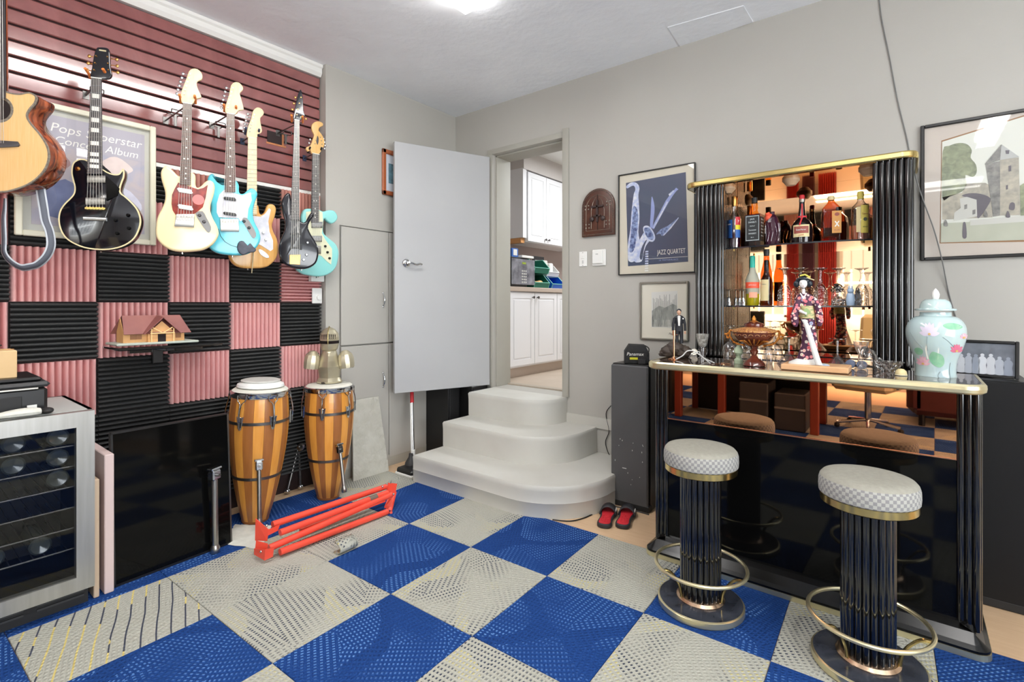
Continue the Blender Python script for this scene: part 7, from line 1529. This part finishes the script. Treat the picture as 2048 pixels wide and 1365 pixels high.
for s_ in (-1, 1):
    d_ = Vector((math.cos(P.face+s_*PI/2), math.sin(P.face+s_*PI/2), 0))
    pts = [d_*R_(x)+Vector((0, 0, Z_(v))) for x, v in ((18, 692), (28, 690), (36, 688), (44, 682), (48, 675), (52, 668), (56, 672), (53, 677), (49, 672), (50, 664), (46, 661))]
    o = MB().tube(catmull(pts, 4, False), .005, 8, rs=[.006-.0025*abs(math.sin(k*.45)) for k in range(41)]).build('scroll_handle', 'ormolu', t, smooth=True, label='gilded scroll handle')
    for (x, v, q) in ((57, 670, .009), (47, 662, .008), (40, 686, .008), (22, 691, .009), (52, 677, .007)): p = d_*R_(x)+Vector((0, 0, Z_(v))); MB().sphere(p, q, 8, 6, (1, 1, .7)).build('scroll_leaf', 'ormolu', o, smooth=True)
fc = Vector((math.cos(P.face), math.sin(P.face), 0))
for k in range(-3, 4):
    a = P.face+k*.22; r = R_(26-abs(k)*1.0); MB().tube([(r*.75*math.cos(a), r*.75*math.sin(a), Z_(690)), (R_(36)*math.cos(a), R_(36)*math.sin(a), Z_(684-abs(k))), (R_(40)*math.cos(P.face+k*.26), R_(40)*math.sin(P.face+k*.26), Z_(677+abs(k)*1.5))], .0035, 6).build('gilt_petal', 'ormolu', t, smooth=True)
for k in range(10): a = P.face-1.3+k*.29; r = R_(43.4); MB().tube([(r*math.cos(a+.1*math.cos(q)), r*math.sin(a+.1*math.cos(q)), Z_(671)+.007*math.sin(q)) for q in [PI*j/6 for j in range(7)]], .0012, 5).build('inlaid_arc', 'inlay_line', t)
# green-white stoppered bottle beside
P = Px(1477, 2.66, CT); t = thing('stopper_bottle', 'small frosted pale green bottle with round stopper in front of the covered dish', 'bottle', P.P); mat('pale_green', (206, 224, 190), .35, trans=.3)
MB().lathe(P.prof([(8, 731), (9, 729), (9, 720), (5, 716), (6, 713)]), 20).build('glass_body', 'pale_green', t, smooth=True); MB().lathe(P.prof([(4, 713), (9.5, 706), (9, 699), (5, 694), (3, 692), (4.5, 689), (0, 685)], False), 12).build('stopper', 'pale_green', t, smooth=True)
# wine glasses upside down
GW = 'wine glasses upside down on the bar'
for i, (u, y, k) in enumerate(((1461, 2.80, 1), (1490, 2.82, .9), (1530, 2.76, 1), (1548, 2.82, 1))):
    P = Px(u, y, CT); vb = HY+(CH-CT)/P.Z*FPX; t = thing('wine_glass', 'clear wine glass upside down on the bar, %s' % ['left of the covered dish', 'just behind the covered dish stem', 'right of the dish foot', 'furthest right behind the dish'][i], 'glass', P.P, 0, GW); s_ = .0023
    MB().lathe([(.034, 0), (.037, .02), (.041, .045), (.036, .075), (.018, .096), (.005, .103)], 28).build('glass_bowl', 'stemware', t, smooth=True); MB().lathe([(.005, .103), (.0038, .125), (.0038, .165), (.008, .176), (.034, .181), (.034, .183), (0, .183)], 24).build('stem_foot', 'stemware', t, smooth=True)
GMG = 'martini glasses upside down on the bar'
for i, (u, y) in enumerate(((1578, 2.79), (1675, 2.78))):
    P = Px(u, y, CT); t = thing('martini_glass', 'clear martini glass upside down on the bar, %s' % ['left of the geisha doll', 'right of the geisha doll'][i], 'glass', P.P, 0, GMG)
    MB().lathe([(.052, 0), (.053, .001), (.030, .030), (.006, .056), (.004, .060)], 28).build('cone_bowl', 'lilac_ware', t, smooth=True, angle=60); MB().lathe([(.0045, .059), (.004, .09), (.005, .125), (.012, .130), (.036, .1335), (.036, .1355), (0, .1355)], 24).build('stem_foot', 'stemware', t, smooth=True)
# geisha doll ---------------------------------------------------------
def kimono():
    m = bpy.data.materials.new('kimono'); m.use_nodes = True; nt = m.node_tree; b = nt.nodes['Principled BSDF']; N = nt.nodes.new; L = nt.links.new
    tc = N('ShaderNodeTexCoord'); v = N('ShaderNodeTexVoronoi'); v.inputs['Scale'].default_value = 62; L(tc.outputs['Object'], v.inputs['Vector'])
    r = N('ShaderNodeValToRGB'); r.color_ramp.interpolation = 'CONSTANT'; r.color_ramp.elements[0].color = (.9, .72, .45, 1); r.color_ramp.elements[1].position = .22; r.color_ramp.elements[1].color = (1, 1, 1, 1)
    e = r.color_ramp.elements.new(.48); e.color = (0, 0, 0, 1); L(v.outputs['Distance'], r.inputs[0])
    c = N('ShaderNodeValToRGB'); c.color_ramp.interpolation = 'CONSTANT'; cols = [(.8, .28, .30), (.85, .55, .50), (.75, .16, .2), (.78, .72, .60), (.3, .35, .55)]
    c.color_ramp.elements[0].color = cols[0]+(1,); c.color_ramp.elements[1].position = .25; c.color_ramp.elements[1].color = cols[1]+(1,)
    for i, p in ((2, .45), (3, .65), (4, .9)): q = c.color_ramp.elements.new(p); q.color = cols[i]+(1,)
    sx = N('ShaderNodeSeparateXYZ'); L(v.outputs['Color'], sx.inputs[0]); L(sx.outputs[0], c.inputs[0])
    m1 = N('ShaderNodeMixRGB'); m1.blend_type = 'MULTIPLY'; m1.inputs[0].default_value = 1; L(r.outputs[0], m1.inputs[1]); L(c.outputs[0], m1.inputs[2])
    lt = N('ShaderNodeMath'); lt.operation = 'LESS_THAN'; lt.inputs[1].default_value = .48; L(v.outputs['Distance'], lt.inputs[0])
    m2 = N('ShaderNodeMixRGB'); L(lt.outputs[0], m2.inputs[0]); m2.inputs[1].default_value = lin((74, 34, 62))+(1,); L(m1.outputs[0], m2.inputs[2]); L(m2.outputs[0], b.inputs['Base Color']); b.inputs['Roughness'].default_value = .6; MATS['kimono'] = m
kimono(); mat('doll_white', (236, 232, 230), .4); mat('hair_black', (24, 34, 44), .35); mat('obi', (150, 160, 108), .5, c2=(212, 190, 140), scale=60, stretch=(1, 1, 3), amt=.15); mat('silk_white', (226, 226, 222), .5)
zb = CT+.026; a = onz(1563, 728, zb); P = Px(1607, 2.60, zb); R_ = P.r
t = thing('wooden_stand', 'pale wooden plinth under the geisha doll on the bar', 'stand', ((-.455-.205)/2, 2.62, CT)); MB().bevbox((0, 0, .0125), (.255, .16, .025), .003).build('board', mat('pine', (232, 186, 140), .5, c2=(220, 170, 122), scale=6, stretch=(1, 8, 1)), t)
MB().bevbox((0, 0, .0252), (.235, .14, .0014), .0005).build('top_inset', 'pine', t)
D = thing('geisha_doll', 'standing geisha doll in purple floral kimono with green obi and black hair', 'doll', P.P); F_ = P.face; ex = Vector((math.cos(F_+PI/2), math.sin(F_+PI/2), 0)); ey = Vector((math.cos(F_), math.sin(F_), 0))
def DP(u, v, d=0.0): return ex*(R_(u-P.u))+ey*d+Vector((0, 0, CH-(v-HY)/FPX*P.Z-zb))
def loft(secs, n=18):   # (u center, half width px, v, depth ratio, d)
    mb = MB(); rings = []
    for (u, w, v, q, d) in secs:
        c = DP(u, v, d); rings.append([c+ex*(R_(w)*math.cos(2*PI*k/n))+ey*(R_(w)*q*math.sin(2*PI*k/n)) for k in range(n)])
    for x, y in zip(rings[:-1], rings[1:]): mb.strip(x, y, True)
    mb.add(rings[0], [tuple(range(n))]); mb.add(rings[-1], [tuple(range(n-1, -1, -1))]); return mb
loft([(1612, 22, 727, .8, 0), (1613, 20, 718, .75, 0), (1617, 18, 702, .7, 0), (1619, 16, 685, .7, 0), (1617, 14.5, 660, .7, 0), (1615, 14.5, 642, .65, 0), (1614, 13, 630, .6, 0), (1611, 15, 612, .6, 0), (1610, 17, 600, .55, 0), (1609, 15, 592, .5, 0), (1608, 7, 586, .6, 0)]).build('kimono', 'kimono', D, smooth=True)
loft([(1614, 15.2, 637, .68, 0), (1614, 15.5, 630, .66, 0), (1612, 15.8, 620, .64, 0), (1611, 15.6, 612, .62, 0)]).build('obi', 'obi', D, smooth=True, angle=60, label='green and gold patterned obi sash')
slab(MB(), [(0, .018), (.018, 0), (0, -.018), (-.018, 0)], 0, .003, 0, lambda a_, b_, c_: DP(1613, 624, R_(15.8)*.64+.001)+ex*a_+Vector((0, 0, b_))+ey*c_).build('obi_diamond', mat('obi_green', (150, 176, 120), .5), D)
loft([(1591, 3.5, 654, 1.0, .02), (1590, 8, 646, .8, .022), (1589, 8.5, 632, .8, .024), (1593, 8, 618, .9, .02), (1596, 7, 604, .9, .01), (1600, 6, 594, .9, 0)]).build('sleeve', 'kimono', D, smooth=True)
loft([(1638, 4, 652, 1.0, 0), (1639, 7, 644, .8, 0), (1638, 7.5, 628, .8, .004), (1635, 7, 612, .9, .004), (1629, 7, 600, .9, 0), (1621, 6, 593, .9, 0)]).build('sleeve', 'kimono', D, smooth=True)
MB().tube([DP(1600, 622, .035), DP(1606, 625, .044), DP(1611, 627, .046)], .0055, 8, rs=[.007, .006, .0045]).build('forearm', 'doll_white', D, smooth=True)
mb = MB()
for k in range(4): mb.tube([DP(1610.5, 625+1.0*k, .046), DP(1613.5, 625.6+1.1*k, .047)], .0018, 6)
mb.build('fingers', 'doll_white', D, smooth=True)
loft([(1607, 3.4, 590, 1, .004), (1607, 3.2, 578, 1, .004)]).build('neck', 'doll_white', D, smooth=True)
MB().add([DP(1600, 588, .02), DP(1607, 600, .034), DP(1614, 588, .02), DP(1613, 586, .012), DP(1607, 594, .028), DP(1601, 586, .012)], [(0, 1, 4, 5), (1, 2, 3, 4)]).build('collar', 'silk_white', D)
h = MB(); hc_ = DP(1606.5, 568, .008); h.sphere(hc_, 1, 18, 12, (R_(8.2), R_(8.2), R_(10.5)), mx=None); hd = h.build('head', 'doll_white', D, smooth=True)
def HF(x, z, d=.0): return hc_+ex*x+ey*(R_(8.2)*math.sqrt(max(0, 1-(x/R_(8.2))**2-(z/R_(10.5))**2))+d)+Vector((0, 0, z))
for s_ in (-1, 1): MB().sphere(HF(s_*.0075, .001, -.0002), 1, 8, 6, (.0026, .0012, .0009)).build('eye', 'ink_black', hd, smooth=True); MB().tube([HF(s_*.0045, .006, .0002), HF(s_*.010, .0065, .0002)], .0004, 5).build('brow', 'ink_black', hd)
MB().sphere(HF(0, -.004, 0), 1, 8, 6, (.0017, .0022, .004)).build('nose', 'doll_white', hd, smooth=True); MB().sphere(HF(0, -.011, -.0002), 1, 8, 6, (.0022, .001, .0011)).build('mouth', 'ink_red', hd, smooth=True)
hr = MB(); hr.sphere(DP(1606, 562, -.010), 1, 18, 10, (R_(15), R_(10), R_(10))); hr.sphere(DP(1593, 568, -.004), 1, 12, 8, (R_(6.5), R_(6), R_(8))); hr.sphere(DP(1619, 568, -.004), 1, 12, 8, (R_(6.5), R_(6), R_(8))); hr.sphere(DP(1606, 558, .006), 1, 14, 8, (R_(11), R_(7), R_(5.5))); hr.sphere(DP(1605, 551, -.006), 1, 12, 8, (R_(9), R_(7), R_(4)))
hr.build('hair', 'hair_black', hd, smooth=True, angle=80)
MB().tube([DP(1600, 552, .012), DP(1610, 550, .014), DP(1620, 556, .006)], .004, 8).build('hair_band', mat('hairband', (210, 200, 90), .4), hd, smooth=True); MB().tube([DP(1613, 556, .016), DP(1628, 561, .004)], .0022, 6).build('hair_pin', 'label_cream', hd, smooth=True)
# hanging white sash and hem
cu = catmull([DP(1607, 639, .036), DP(1613, 650, .038), DP(1620, 672, .042), (DP(1627, 695, .050)), DP(1633, 715, .056), DP(1637, 727, .058)], 5, False); A = []; B = []
for i, p in enumerate(cu): w = R_(4.5+2.5*i/len(cu)); A.append(p-ex*w); B.append(p+ex*w)
o = MB().strip(A, B).build('sash', 'silk_white', D, smooth=True, label='long white trailing sash'); md = o.modifiers.new('t', 'SOLIDIFY'); md.thickness = .003
loft([(1606, 30, 728, .5, .01), (1606, 28, 724, .5, .012), (1612, 21, 719, .6, .006), (1618, 16, 714, .6, .002)]).build('white_hem', 'silk_white', D, smooth=True)
MB().sphere(DP(1645, 727.5, .03), 1, 16, 8, (R_(13), R_(8), R_(3.5))).build('blue_hem', mat('hem_blue', (96, 150, 190), .5, c2=(210, 214, 220), scale=50), D, smooth=True)
# crystal tumbler on goblet, right of doll
P = Px(1722, 2.66, CT); t = thing('crystal_goblet', 'tall cut crystal goblet standing upright on the bar, right of the martini glass', 'glass', P.P); MB().lathe(P.prof([(14, 741), (14, 739), (6, 733), (4, 727), (5, 720), (4, 712), (8, 706), (12, 699), (15, 688), (16, 683)]), 24, flute=.06, nf=12).build('goblet', 'stemware', t, smooth=True)
P = Px(1736, 2.80, CT); t = thing('crystal_glass', 'cut crystal glass upside down behind the tall goblet', 'glass', P.P); MB().lathe([(.040, 0), (.041, .02), (.036, .06), (.024, .085), (.008, .095), (.006, .12), (.012, .128), (.034, .134), (.034, .137), (0, .137)], 24, flute=.05, nf=12).build('goblet', 'stemware', t, smooth=True)
t = thing('sunglasses', 'grey tinted sunglasses lying on the bar right of the doll', 'sunglasses', onz(1712, 738, CT)); s0 = Px(1712, 2.6, CT)
for i, (dx, dy) in enumerate(((-.022, .02), (.022, -.0))): MB().lathe([(.020, 0), (.021, .003), (.018, .006), (0, .008)], 20, c=(dx, dy, .018), mx=Matrix.Rotation(1.15, 3, 'X')).build('lens', mat('lens_grey', (112, 122, 146), .1) if i == 0 else 'lens_grey', t, smooth=True)
MB().tube([(-.006, .02, .026), (0, .012, .029), (.006, .004, .026)], .0018, 6).build('nose_bridge', 'iron', t)
for dx, dy, ex_, ey_ in ((-.042, .022, -.05, -.07), (.042, -.002, .09, -.06)): MB().tube([(dx, dy, .022), ((dx+ex_)/2, (dy+ey_)/2, .016), (ex_, ey_, .002)], .0016, 6).build('temple_arm', 'iron', t, smooth=True)
P = Px(1783, 2.66, CT); t = thing('glass_ashtray', 'clear faceted glass dish with pointed rim on the bar left of the vase', 'dish', P.P); MB().lathe(P.prof([(16, 752), (17, 750), (13, 745), (17, 736), (21, 729), (27, 724), (25, 723.5), (16, 729), (0, 731)]), 8).build('dish', 'glass_bumpy', t, smooth=False)
t = thing('glass_leaf', 'thin clear leaf-shaped glass piece leaning on the glass dish', 'ornament', onz(1760, 742, CT)); slab(MB(), catmull([(-.01, .0, 0), (.012, .002, 0), (.02, .03, 0), (.0, .058, 0), (-.022, .045, 0), (-.02, .02, 0)], 3), 0, .005, .001, lambda a_, b_, c_: Vector((a_, -c_+b_*.15, b_))).build('leaf', 'glass_bumpy', t, smooth=True)
P = Px(1802, 2.64, CT); t = thing('soap_dome', 'small cream half-dome object between glass dish and vase', 'ornament', P.P); MB().lathe([(.020, 0), (.021, .004), (.018, .018), (.010, .026), (0, .028)], 20).build('dome', 'label_cream', t, smooth=True); MB().lathe([(.0205, 0), (.022, .001), (.022, .003), (.0205, .004)], 20).build('rim', 'cream_frame', t, smooth=True)
# ginger jar ----------------------------------------------------------
mat('celadon', (196, 216, 210), .12, c2=(178, 200, 206), scale=9, coat=.6); P = Px(1871, 2.72, CT); t = thing('ginger_jar', 'tall lidded celadon porcelain jar painted with pink lotus flowers on the bar', 'vase', P.P)
VP = [(43, 756), (43, 752), (41.5, 745), (41.5, 735), (44, 720), (50, 705), (56.5, 690), (61, 675), (62, 664), (60, 652), (53, 641), (42, 634), (33, 632), (32.5, 625)]; bp_ = P.prof(VP); bp_ = [(p.x, p.y) for p in catmull([(a_, b_, 0) for a_, b_ in bp_], 3, False)]
MB().lathe(bp_, 48).build('jar_body', 'celadon', t, smooth=True, angle=60)
lid = MB().lathe(P.prof([(42, 621.5), (43, 620), (42, 618), (33, 616.5), (32, 611), (29, 604), (22, 599.5), (7, 598)], False), 40).build('lid', 'celadon', t, smooth=True, angle=50); MB().lathe(P.prof([(6, 598.5), (8, 594), (8.6, 589), (6, 583), (2, 578.5), (0, 577)], False), 20).build('finial', 'white', lid, smooth=True)
def rad_at(z):
    for (r0, z0), (r1, z1) in zip(bp_[:-1], bp_[1:]):
        if z0 <= z <= z1: return r0+(r1-r0)*(z-z0)/max(1e-6, z1-z0)
    return bp_[-1][0]
def decal(cu_, cv_, pts, m, name, lay=0):   # outline given in px around (cu_, cv_)
    ps = catmull([(x, y, 0) for x, y in pts], 3); vs = []
    def V(x, y): z = P.z(cv_+y); r = rad_at(z)+.0006+.0003*lay; a_ = P.face+math.asin(max(-.98, min(.98, (cu_+x-P.u)/ (r/P.r(1))))); return Vector((r*math.cos(a_), r*math.sin(a_), z))
    cx_ = sum(p.x for p in ps)/len(ps); cy_ = sum(p.y for p in ps)/len(ps); vs = [V(cx_, cy_)]+[V(cx_+(p.x-cx_)*.5, cy_+(p.y-cy_)*.5) for p in ps]+[V(p.x, p.y) for p in ps]; n = len(ps)
    MB().add(vs, [(0, 1+i, 1+(i+1) % n) for i in range(n)]+[(1+i, 1+n+i, 1+n+(i+1) % n, 1+(i+1) % n) for i in range(n)]).build(name, m, t, smooth=True)
mat('lotus_white', (222, 214, 230), .2); mat('lotus_pink', (232, 168, 190), .2, c2=(240, 206, 214), scale=80); mat('leaf_green', (126, 188, 152), .2, c2=(160, 204, 170), scale=40); mat('lotus_red', (222, 120, 148), .2); mat('gold_dot', (220, 180, 110), .3); mat('stem_grey', (140, 156, 160), .3)
decal(1903, 652, [(-18, -2), (-8, -7), (8, -6), (20, 0), (12, 5), (-6, 5)], 'leaf_green', 'painted_leaf'); decal(1872, 716, [(-14, 0), (-8, -14), (4, -12), (14, -6), (16, 8), (8, 16), (-4, 12)], 'leaf_green', 'painted_leaf'); decal(1836, 704, [(-8, -4), (0, -9), (10, -4), (8, 4), (-2, 5)], 'leaf_green', 'painted_leaf')
def lotus(u, v, s_, m):
    for i, a_ in enumerate((-80, -50, -20, 0, 20, 50, 80)):
        c, q = math.cos(math.radians(a_-90)), math.sin(math.radians(a_-90)); L_ = s_*(1.0 if abs(a_) < 60 else .85); w_ = s_*.2
        decal(u, v, [(-q*w_*.3, c*w_*.3), (c*L_*.5-q*w_, q*L_*.5+c*w_), (c*L_, q*L_), (c*L_*.5+q*w_, q*L_*.5-c*w_), (q*w_*.3, -c*w_*.3)], m, 'painted_petal', 1+i % 3)
    decal(u, v-1, [(-3, 0), (0, -2.5), (3, 0), (0, 2)], 'gold_dot', 'flower_heart', 5)
lotus(1859, 668, 24, 'lotus_white'); lotus(1846, 728, 17, 'lotus_pink'); lotus(1912, 700, 15, 'lotus_red'); lotus(1926, 674, 10, 'lotus_pink')
for pts in (((1855, 672), (1854, 685), (1856, 700)), ((1820, 665), (1830, 680), (1845, 694)), ((1885, 672), (1896, 680), (1905, 690)), ((1880, 740), (1876, 748), (1878, 754)), ((1900, 722), (1898, 735), (1900, 752))):
    q = []
    for u, v in pts: z = P.z(v); r = rad_at(z)+.0008; a_ = P.face+math.asin(max(-.98, min(.98, (u-P.u)/(r/P.r(1))))); q.append((r*math.cos(a_), r*math.sin(a_), z))
    MB().tube(catmull(q, 4, False), .0009, 5).build('painted_stem', 'stem_grey', t)
# photo frame on the right speaker ------------------------------------
zf = .9725; t = thing('photo_frame', 'black framed black-and-white group photo standing on the right speaker', 'photo', (.262, 3.10, zf), rot=(-.10, 0, math.radians(-10))); w, h = .225, .165
for (a, b, c, d) in ((-w/2, -w/2+.013, 0, h), (w/2-.013, w/2, 0, h), (-w/2+.013, w/2-.013, 0, .013), (-w/2+.013, w/2-.013, h-.013, h)): MB().bevbox(((a+b)/2, 0, (c+d)/2), (b-a, .016, d-c), .003).build('frame_rail', 'black_satin', t)
MB().bb((-w/2+.01, .001, .01), (w/2-.01, .004, h-.01)).build('print', mat('bw_bg', (92, 98, 108), .5, c2=(130, 136, 146), scale=14), t)
random.seed(3)
for i, x in enumerate((-.078, -.052, -.028, -.006, .022, .05, .078)):
    g = [(206, 210, 216), (180, 186, 196), (150, 158, 172), (216, 220, 226)][i % 4]; m_ = mat('bwp%d' % i, g, .5); hgt = .095+.02*random.random(); dz = .016
    slab(MB(), catmull([(x-.014, dz, 0), (x+.014, dz, 0), (x+.012, hgt*.5, 0), (x+.015, hgt*.72, 0), (x+.006, hgt*.86, 0), (x-.006, hgt*.86, 0), (x-.015, hgt*.72, 0), (x-.012, hgt*.5, 0)], 2), 0, .0006, 0, lambda a, b, c: Vector((a, .0006-c-.0002*0, b))).build('pictured_figure', m_, t)
    MB().lathe([(.007, 0), (.007, .0006), (0, .0006)], 14, c=(x, .0004, hgt*.92), mx=Matrix.Rotation(PI/2, 3, 'X')).build('pictured_head', m_, t)
MB().bb((-w/2+.01, -.004, .01), (w/2-.01, -.0035, h-.01)).build('glazing', 'pane', t); MB().add([(0, .01, h*.8), (-.03, .075, .0), (.03, .075, .0)], [(0, 1, 2)]).build('easel_back', 'black_matte', t)
# left end: man figurine on driftwood ---------------------------------
mat('driftwood', (82, 70, 60), .6, c2=(48, 40, 36), scale=7, stretch=(1, 1, 4), bump=.8, bscale=18, dist=2); mat('suit_black', (34, 36, 42), .6, c2=(26, 28, 34), scale=20); mat('skin', (214, 170, 140), .5)
P = Px(1352, 2.79, CT); t = thing('driftwood', 'dark gnarled driftwood lump on the left end of the bar', 'driftwood', P.P+Vector((0.0, 0, 0))); ex = Vector((math.cos(P.face+PI/2), math.sin(P.face+PI/2), 0)); ey = Vector((math.cos(P.face), math.sin(P.face), 0)); Rm = Matrix((ex, ey, Vector((0, 0, 1)))).transposed()
mb = MB()
for (u, v, a, b, c) in ((1336, 704, 15, 14, 13), (1350, 698, 20, 16, 15), (1371, 703, 12, 13, 13), (1362, 706, 16, 15, 9), (1328, 708, 9, 10, 7)): mb.sphere(ex*P.r(u-1352)+Vector((0, 0, P.z(v))), 1, 16, 10, (P.r(a), P.r(b), P.r(c)), mx=Rm)
random.seed(9)
for i, p in enumerate(mb.v):
    q = Vector(p); f = 1+.10*math.sin(q.x*160+q.z*240)+.05*math.sin(q.y*310+q.z*90); mb.v[i] = (q.x*f, q.y*f, max(0.0005, q.z*(1+.04*math.sin(q.x*200))))
mb.build('wood_mass', 'driftwood', t, smooth=True, angle=80)
for k in range(9):
    a = k*.7; MB().tube([(P.r(20)*math.cos(a+s_*.3)*1.0, P.r(14)*math.sin(a+s_*.3), P.z(700-3*math.sin(s_*2+k))) for s_ in (0, .7, 1.4)], .003, 6).build('ridge', 'driftwood', t, smooth=True)
zr = P.z(686)
Dn = thing('tuxedo_figurine', 'man figurine in black tuxedo standing on the driftwood', 'figurine', P.P+ex*P.r(7)+Vector((0, 0, zr-.002))); U0 = 1359
def MPt(u, v, d=0): return ex*P.r(u-U0)+ey*d+Vector((0, 0, (686-v)*P.Z/FPX))
def mloft(secs, n=14):
    mb = MB(); rings = []
    for (u, w, v, q, d) in secs: c = MPt(u, v, d); rings.append([c+ex*(P.r(w)*math.cos(2*PI*k/n))+ey*(P.r(w)*q*math.sin(2*PI*k/n)) for k in range(n)])
    for x, y in zip(rings[:-1], rings[1:]): mb.strip(x, y, True)
    mb.add(rings[0], [tuple(range(n))]); mb.add(rings[-1], [tuple(range(n-1, -1, -1))]); return mb
mloft([(1354, 3.4, 686, 1.3, .004), (1354, 3.2, 675, 1, 0), (1355, 4.2, 662, .9, 0), (1357, 4.6, 656, .9, 0)]).build('trouser_leg', 'suit_black', Dn, smooth=True); mloft([(1363, 3.6, 686, 1.3, .004), (1363, 3.4, 675, 1, 0), (1362, 4.4, 662, .9, 0), (1360, 4.8, 656, .9, 0)]).build('trouser_leg', 'suit_black', Dn, smooth=True)
mloft([(1358, 8.5, 662, .62, 0), (1358, 8.2, 655, .62, 0), (1358, 7.6, 648, .62, 0), (1358, 9.5, 640, .62, 0), (1358, 10.6, 635, .55, 0), (1358, 7, 631.5, .6, 0), (1358, 3.4, 630, .8, 0)]).build('jacket', 'suit_black', Dn, smooth=True)
MB().add([MPt(1355, 632, .018), MPt(1361, 632, .018), MPt(1359.6, 651, .024), MPt(1356.6, 651, .024)], [(0, 1, 2, 3)]).build('shirt_front', 'silk_white', Dn); MB().sphere(MPt(1366, 637, .017), .0045, 8, 6).build('boutonniere', 'white', Dn, smooth=True); MB().box(MPt(1358, 632, .020), (.012, .006, .005)).build('bow_tie', 'white', Dn)
for s_, uu in ((-1, 1346.5), (1, 1369.5)):
    MB().tube([MPt(1358+s_*9, 636, 0), MPt(uu, 648, .002), MPt(uu+s_*.6, 661, .008)], .008, 8, rs=[.0085, .0078, .0068]).build('sleeve', 'suit_black', Dn, smooth=True)
    hb = MB(); hb.sphere(MPt(uu+s_*.6, 663.5, .010), .0055, 8, 6, (.8, .9, 1.2))
    for k in range(4): hb.tube([MPt(uu+s_*.6-1.2+.8*k, 665, .011), MPt(uu+s_*.6-1.2+.8*k, 667.4-.3*abs(k-1.5), .013)], .0013, 5)
    hb.tube([MPt(uu-s_*.8, 663.5, .013), MPt(uu-s_*1.8, 665.5, .015)], .0014, 5); hb.build('hand', 'skin', Dn, smooth=True)
hc_ = MPt(1358, 624, .002); hd = MB().sphere(hc_, 1, 16, 12, (P.r(4.2), P.r(4.4), P.r(5.6))).build('head', 'skin', Dn, smooth=True); mloft([(1358, 2.6, 632, 1, 0), (1358, 2.4, 627, 1, 0)]).build('neck', 'skin', Dn, smooth=True)
hh = MB(); hh.sphere(hc_+Vector((0, 0, .006))-ey*.004, 1, 16, 10, (P.r(4.9), P.r(4.8), P.r(5.0))); hh.build('hair', 'hair_black', hd, smooth=True)
for s_ in (-1, 1): MB().sphere(hc_+ex*s_*.0045+ey*.0122+Vector((0, 0, -.001)), .0011, 6, 5).build('eye', 'ink_black', hd)
MB().sphere(hc_+ey*.0135+Vector((0, 0, -.004)), 1, 6, 5, (.0013, .002, .003)).build('nose', 'skin', hd, smooth=True); MB().box(hc_+ey*.012+Vector((0, 0, -.0088)), (.005, .002, .001), rz=P.face+PI/2).build('mouth', 'ink_red', hd)
# copper stand
P = Px(1348, 2.66, CT); t = thing('copper_stand', 'thin copper-coloured stand with round foot on the left end of the bar', 'stand', P.P); MB().lathe([(.030, 0), (.031, .003), (.022, .006), (.008, .010), (.005, .014)], 24).build('foot', 'copper', t, smooth=True); MB().cyl((0, 0, .008), (0, 0, P.z(670)), .0048, n=12).build('rod', 'copper', t, smooth=True)
ex = Vector((math.cos(P.face+PI/2), math.sin(P.face+PI/2), 0)); MB().cyl((0, 0, P.z(671)), (0, 0, P.z(661)), .008, n=12).build('top_socket', 'copper', t, smooth=True); MB().tube([-ex*.012+Vector((0, 0, P.z(670))), ex*.020+Vector((0, 0, P.z(670)))], .002, 6).build('cross_arm', 'copper', t)
# glass candle cup on glass post
P = Px(1405, 2.78, CT); t = thing('candle_cup', 'white crackled glass candle cup on a clear glass post at the bar left end', 'candle holder', P.P); MB().lathe([(.016, 0), (.016, .06), (.010, .066), (.0, .066)], 20).build('post', 'stemware', t, smooth=True, angle=40)
MB().lathe([(.014, .064), (.020, .072), (.026, .092), (.031, .120), (.0325, .134), (.029, .134), (.024, .100), (.0, .078)], 24).build('cup', mat('crackle', (232, 232, 226), .3, c2=(150, 146, 136), scale=60, amt=.3, trans=.25, bump=.6, bscale=90), t, smooth=True)
t = thing('glass_disc', 'small round glass disc lying by the driftwood', 'ornament', onz(1388, 711, CT)+Vector((0, 0, .001))); MB().lathe([(.020, 0), (.021, .002), (.018, .005), (0, .006)], 20, c=(0, 0, .016), mx=Matrix.Rotation(1.0, 3, 'X')).build('lens', 'glass_bumpy', t, smooth=True); MB().lathe([(.0205, -.001), (.0225, .001), (.0205, .003)], 20, c=(0, 0, .016), mx=Matrix.Rotation(1.0, 3, 'X')).build('rim', 'silver_frame', t, smooth=True)
# white cables looping over the counter
def cab(pts, r, m, lab): tag(MB().tube(catmull([Vector(p) for p in pts], 6, False), r, 8).build('charging_cable', m, smooth=True), lab, 'cable')
a = onz(1352, 719, CT+.004); b = onz(1428, 726, CT+.004); yy = lambda u, v, y: ony(u, v, y)
cab([a, yy(1365, 712, 2.69), yy(1374, 703, 2.70), yy(1386, 702, 2.71), yy(1396, 708, 2.71), yy(1410, 718, 2.70), b], .0032, 'cord_white', 'white charging cable looping up over the left end of the bar')
cab([onz(1378, 716, CT+.004), yy(1384, 709, 2.72), yy(1398, 704, 2.75), yy(1402, 712, 2.70), onz(1420, 727, CT+.004)], .0026, 'cord_white', 'second thinner white cable beside the candle cup on the bar')
t = tag(MB().tube(catmull([onz(u, v, CT+.0025) for u, v in ((1418, 729), (1430, 728), (1445, 727), (1462, 729))], 5, False), .0018, 6).build('metal_chain', 'copper', smooth=True), 'thin copper chain lying near the front edge of the bar left end', 'chain')
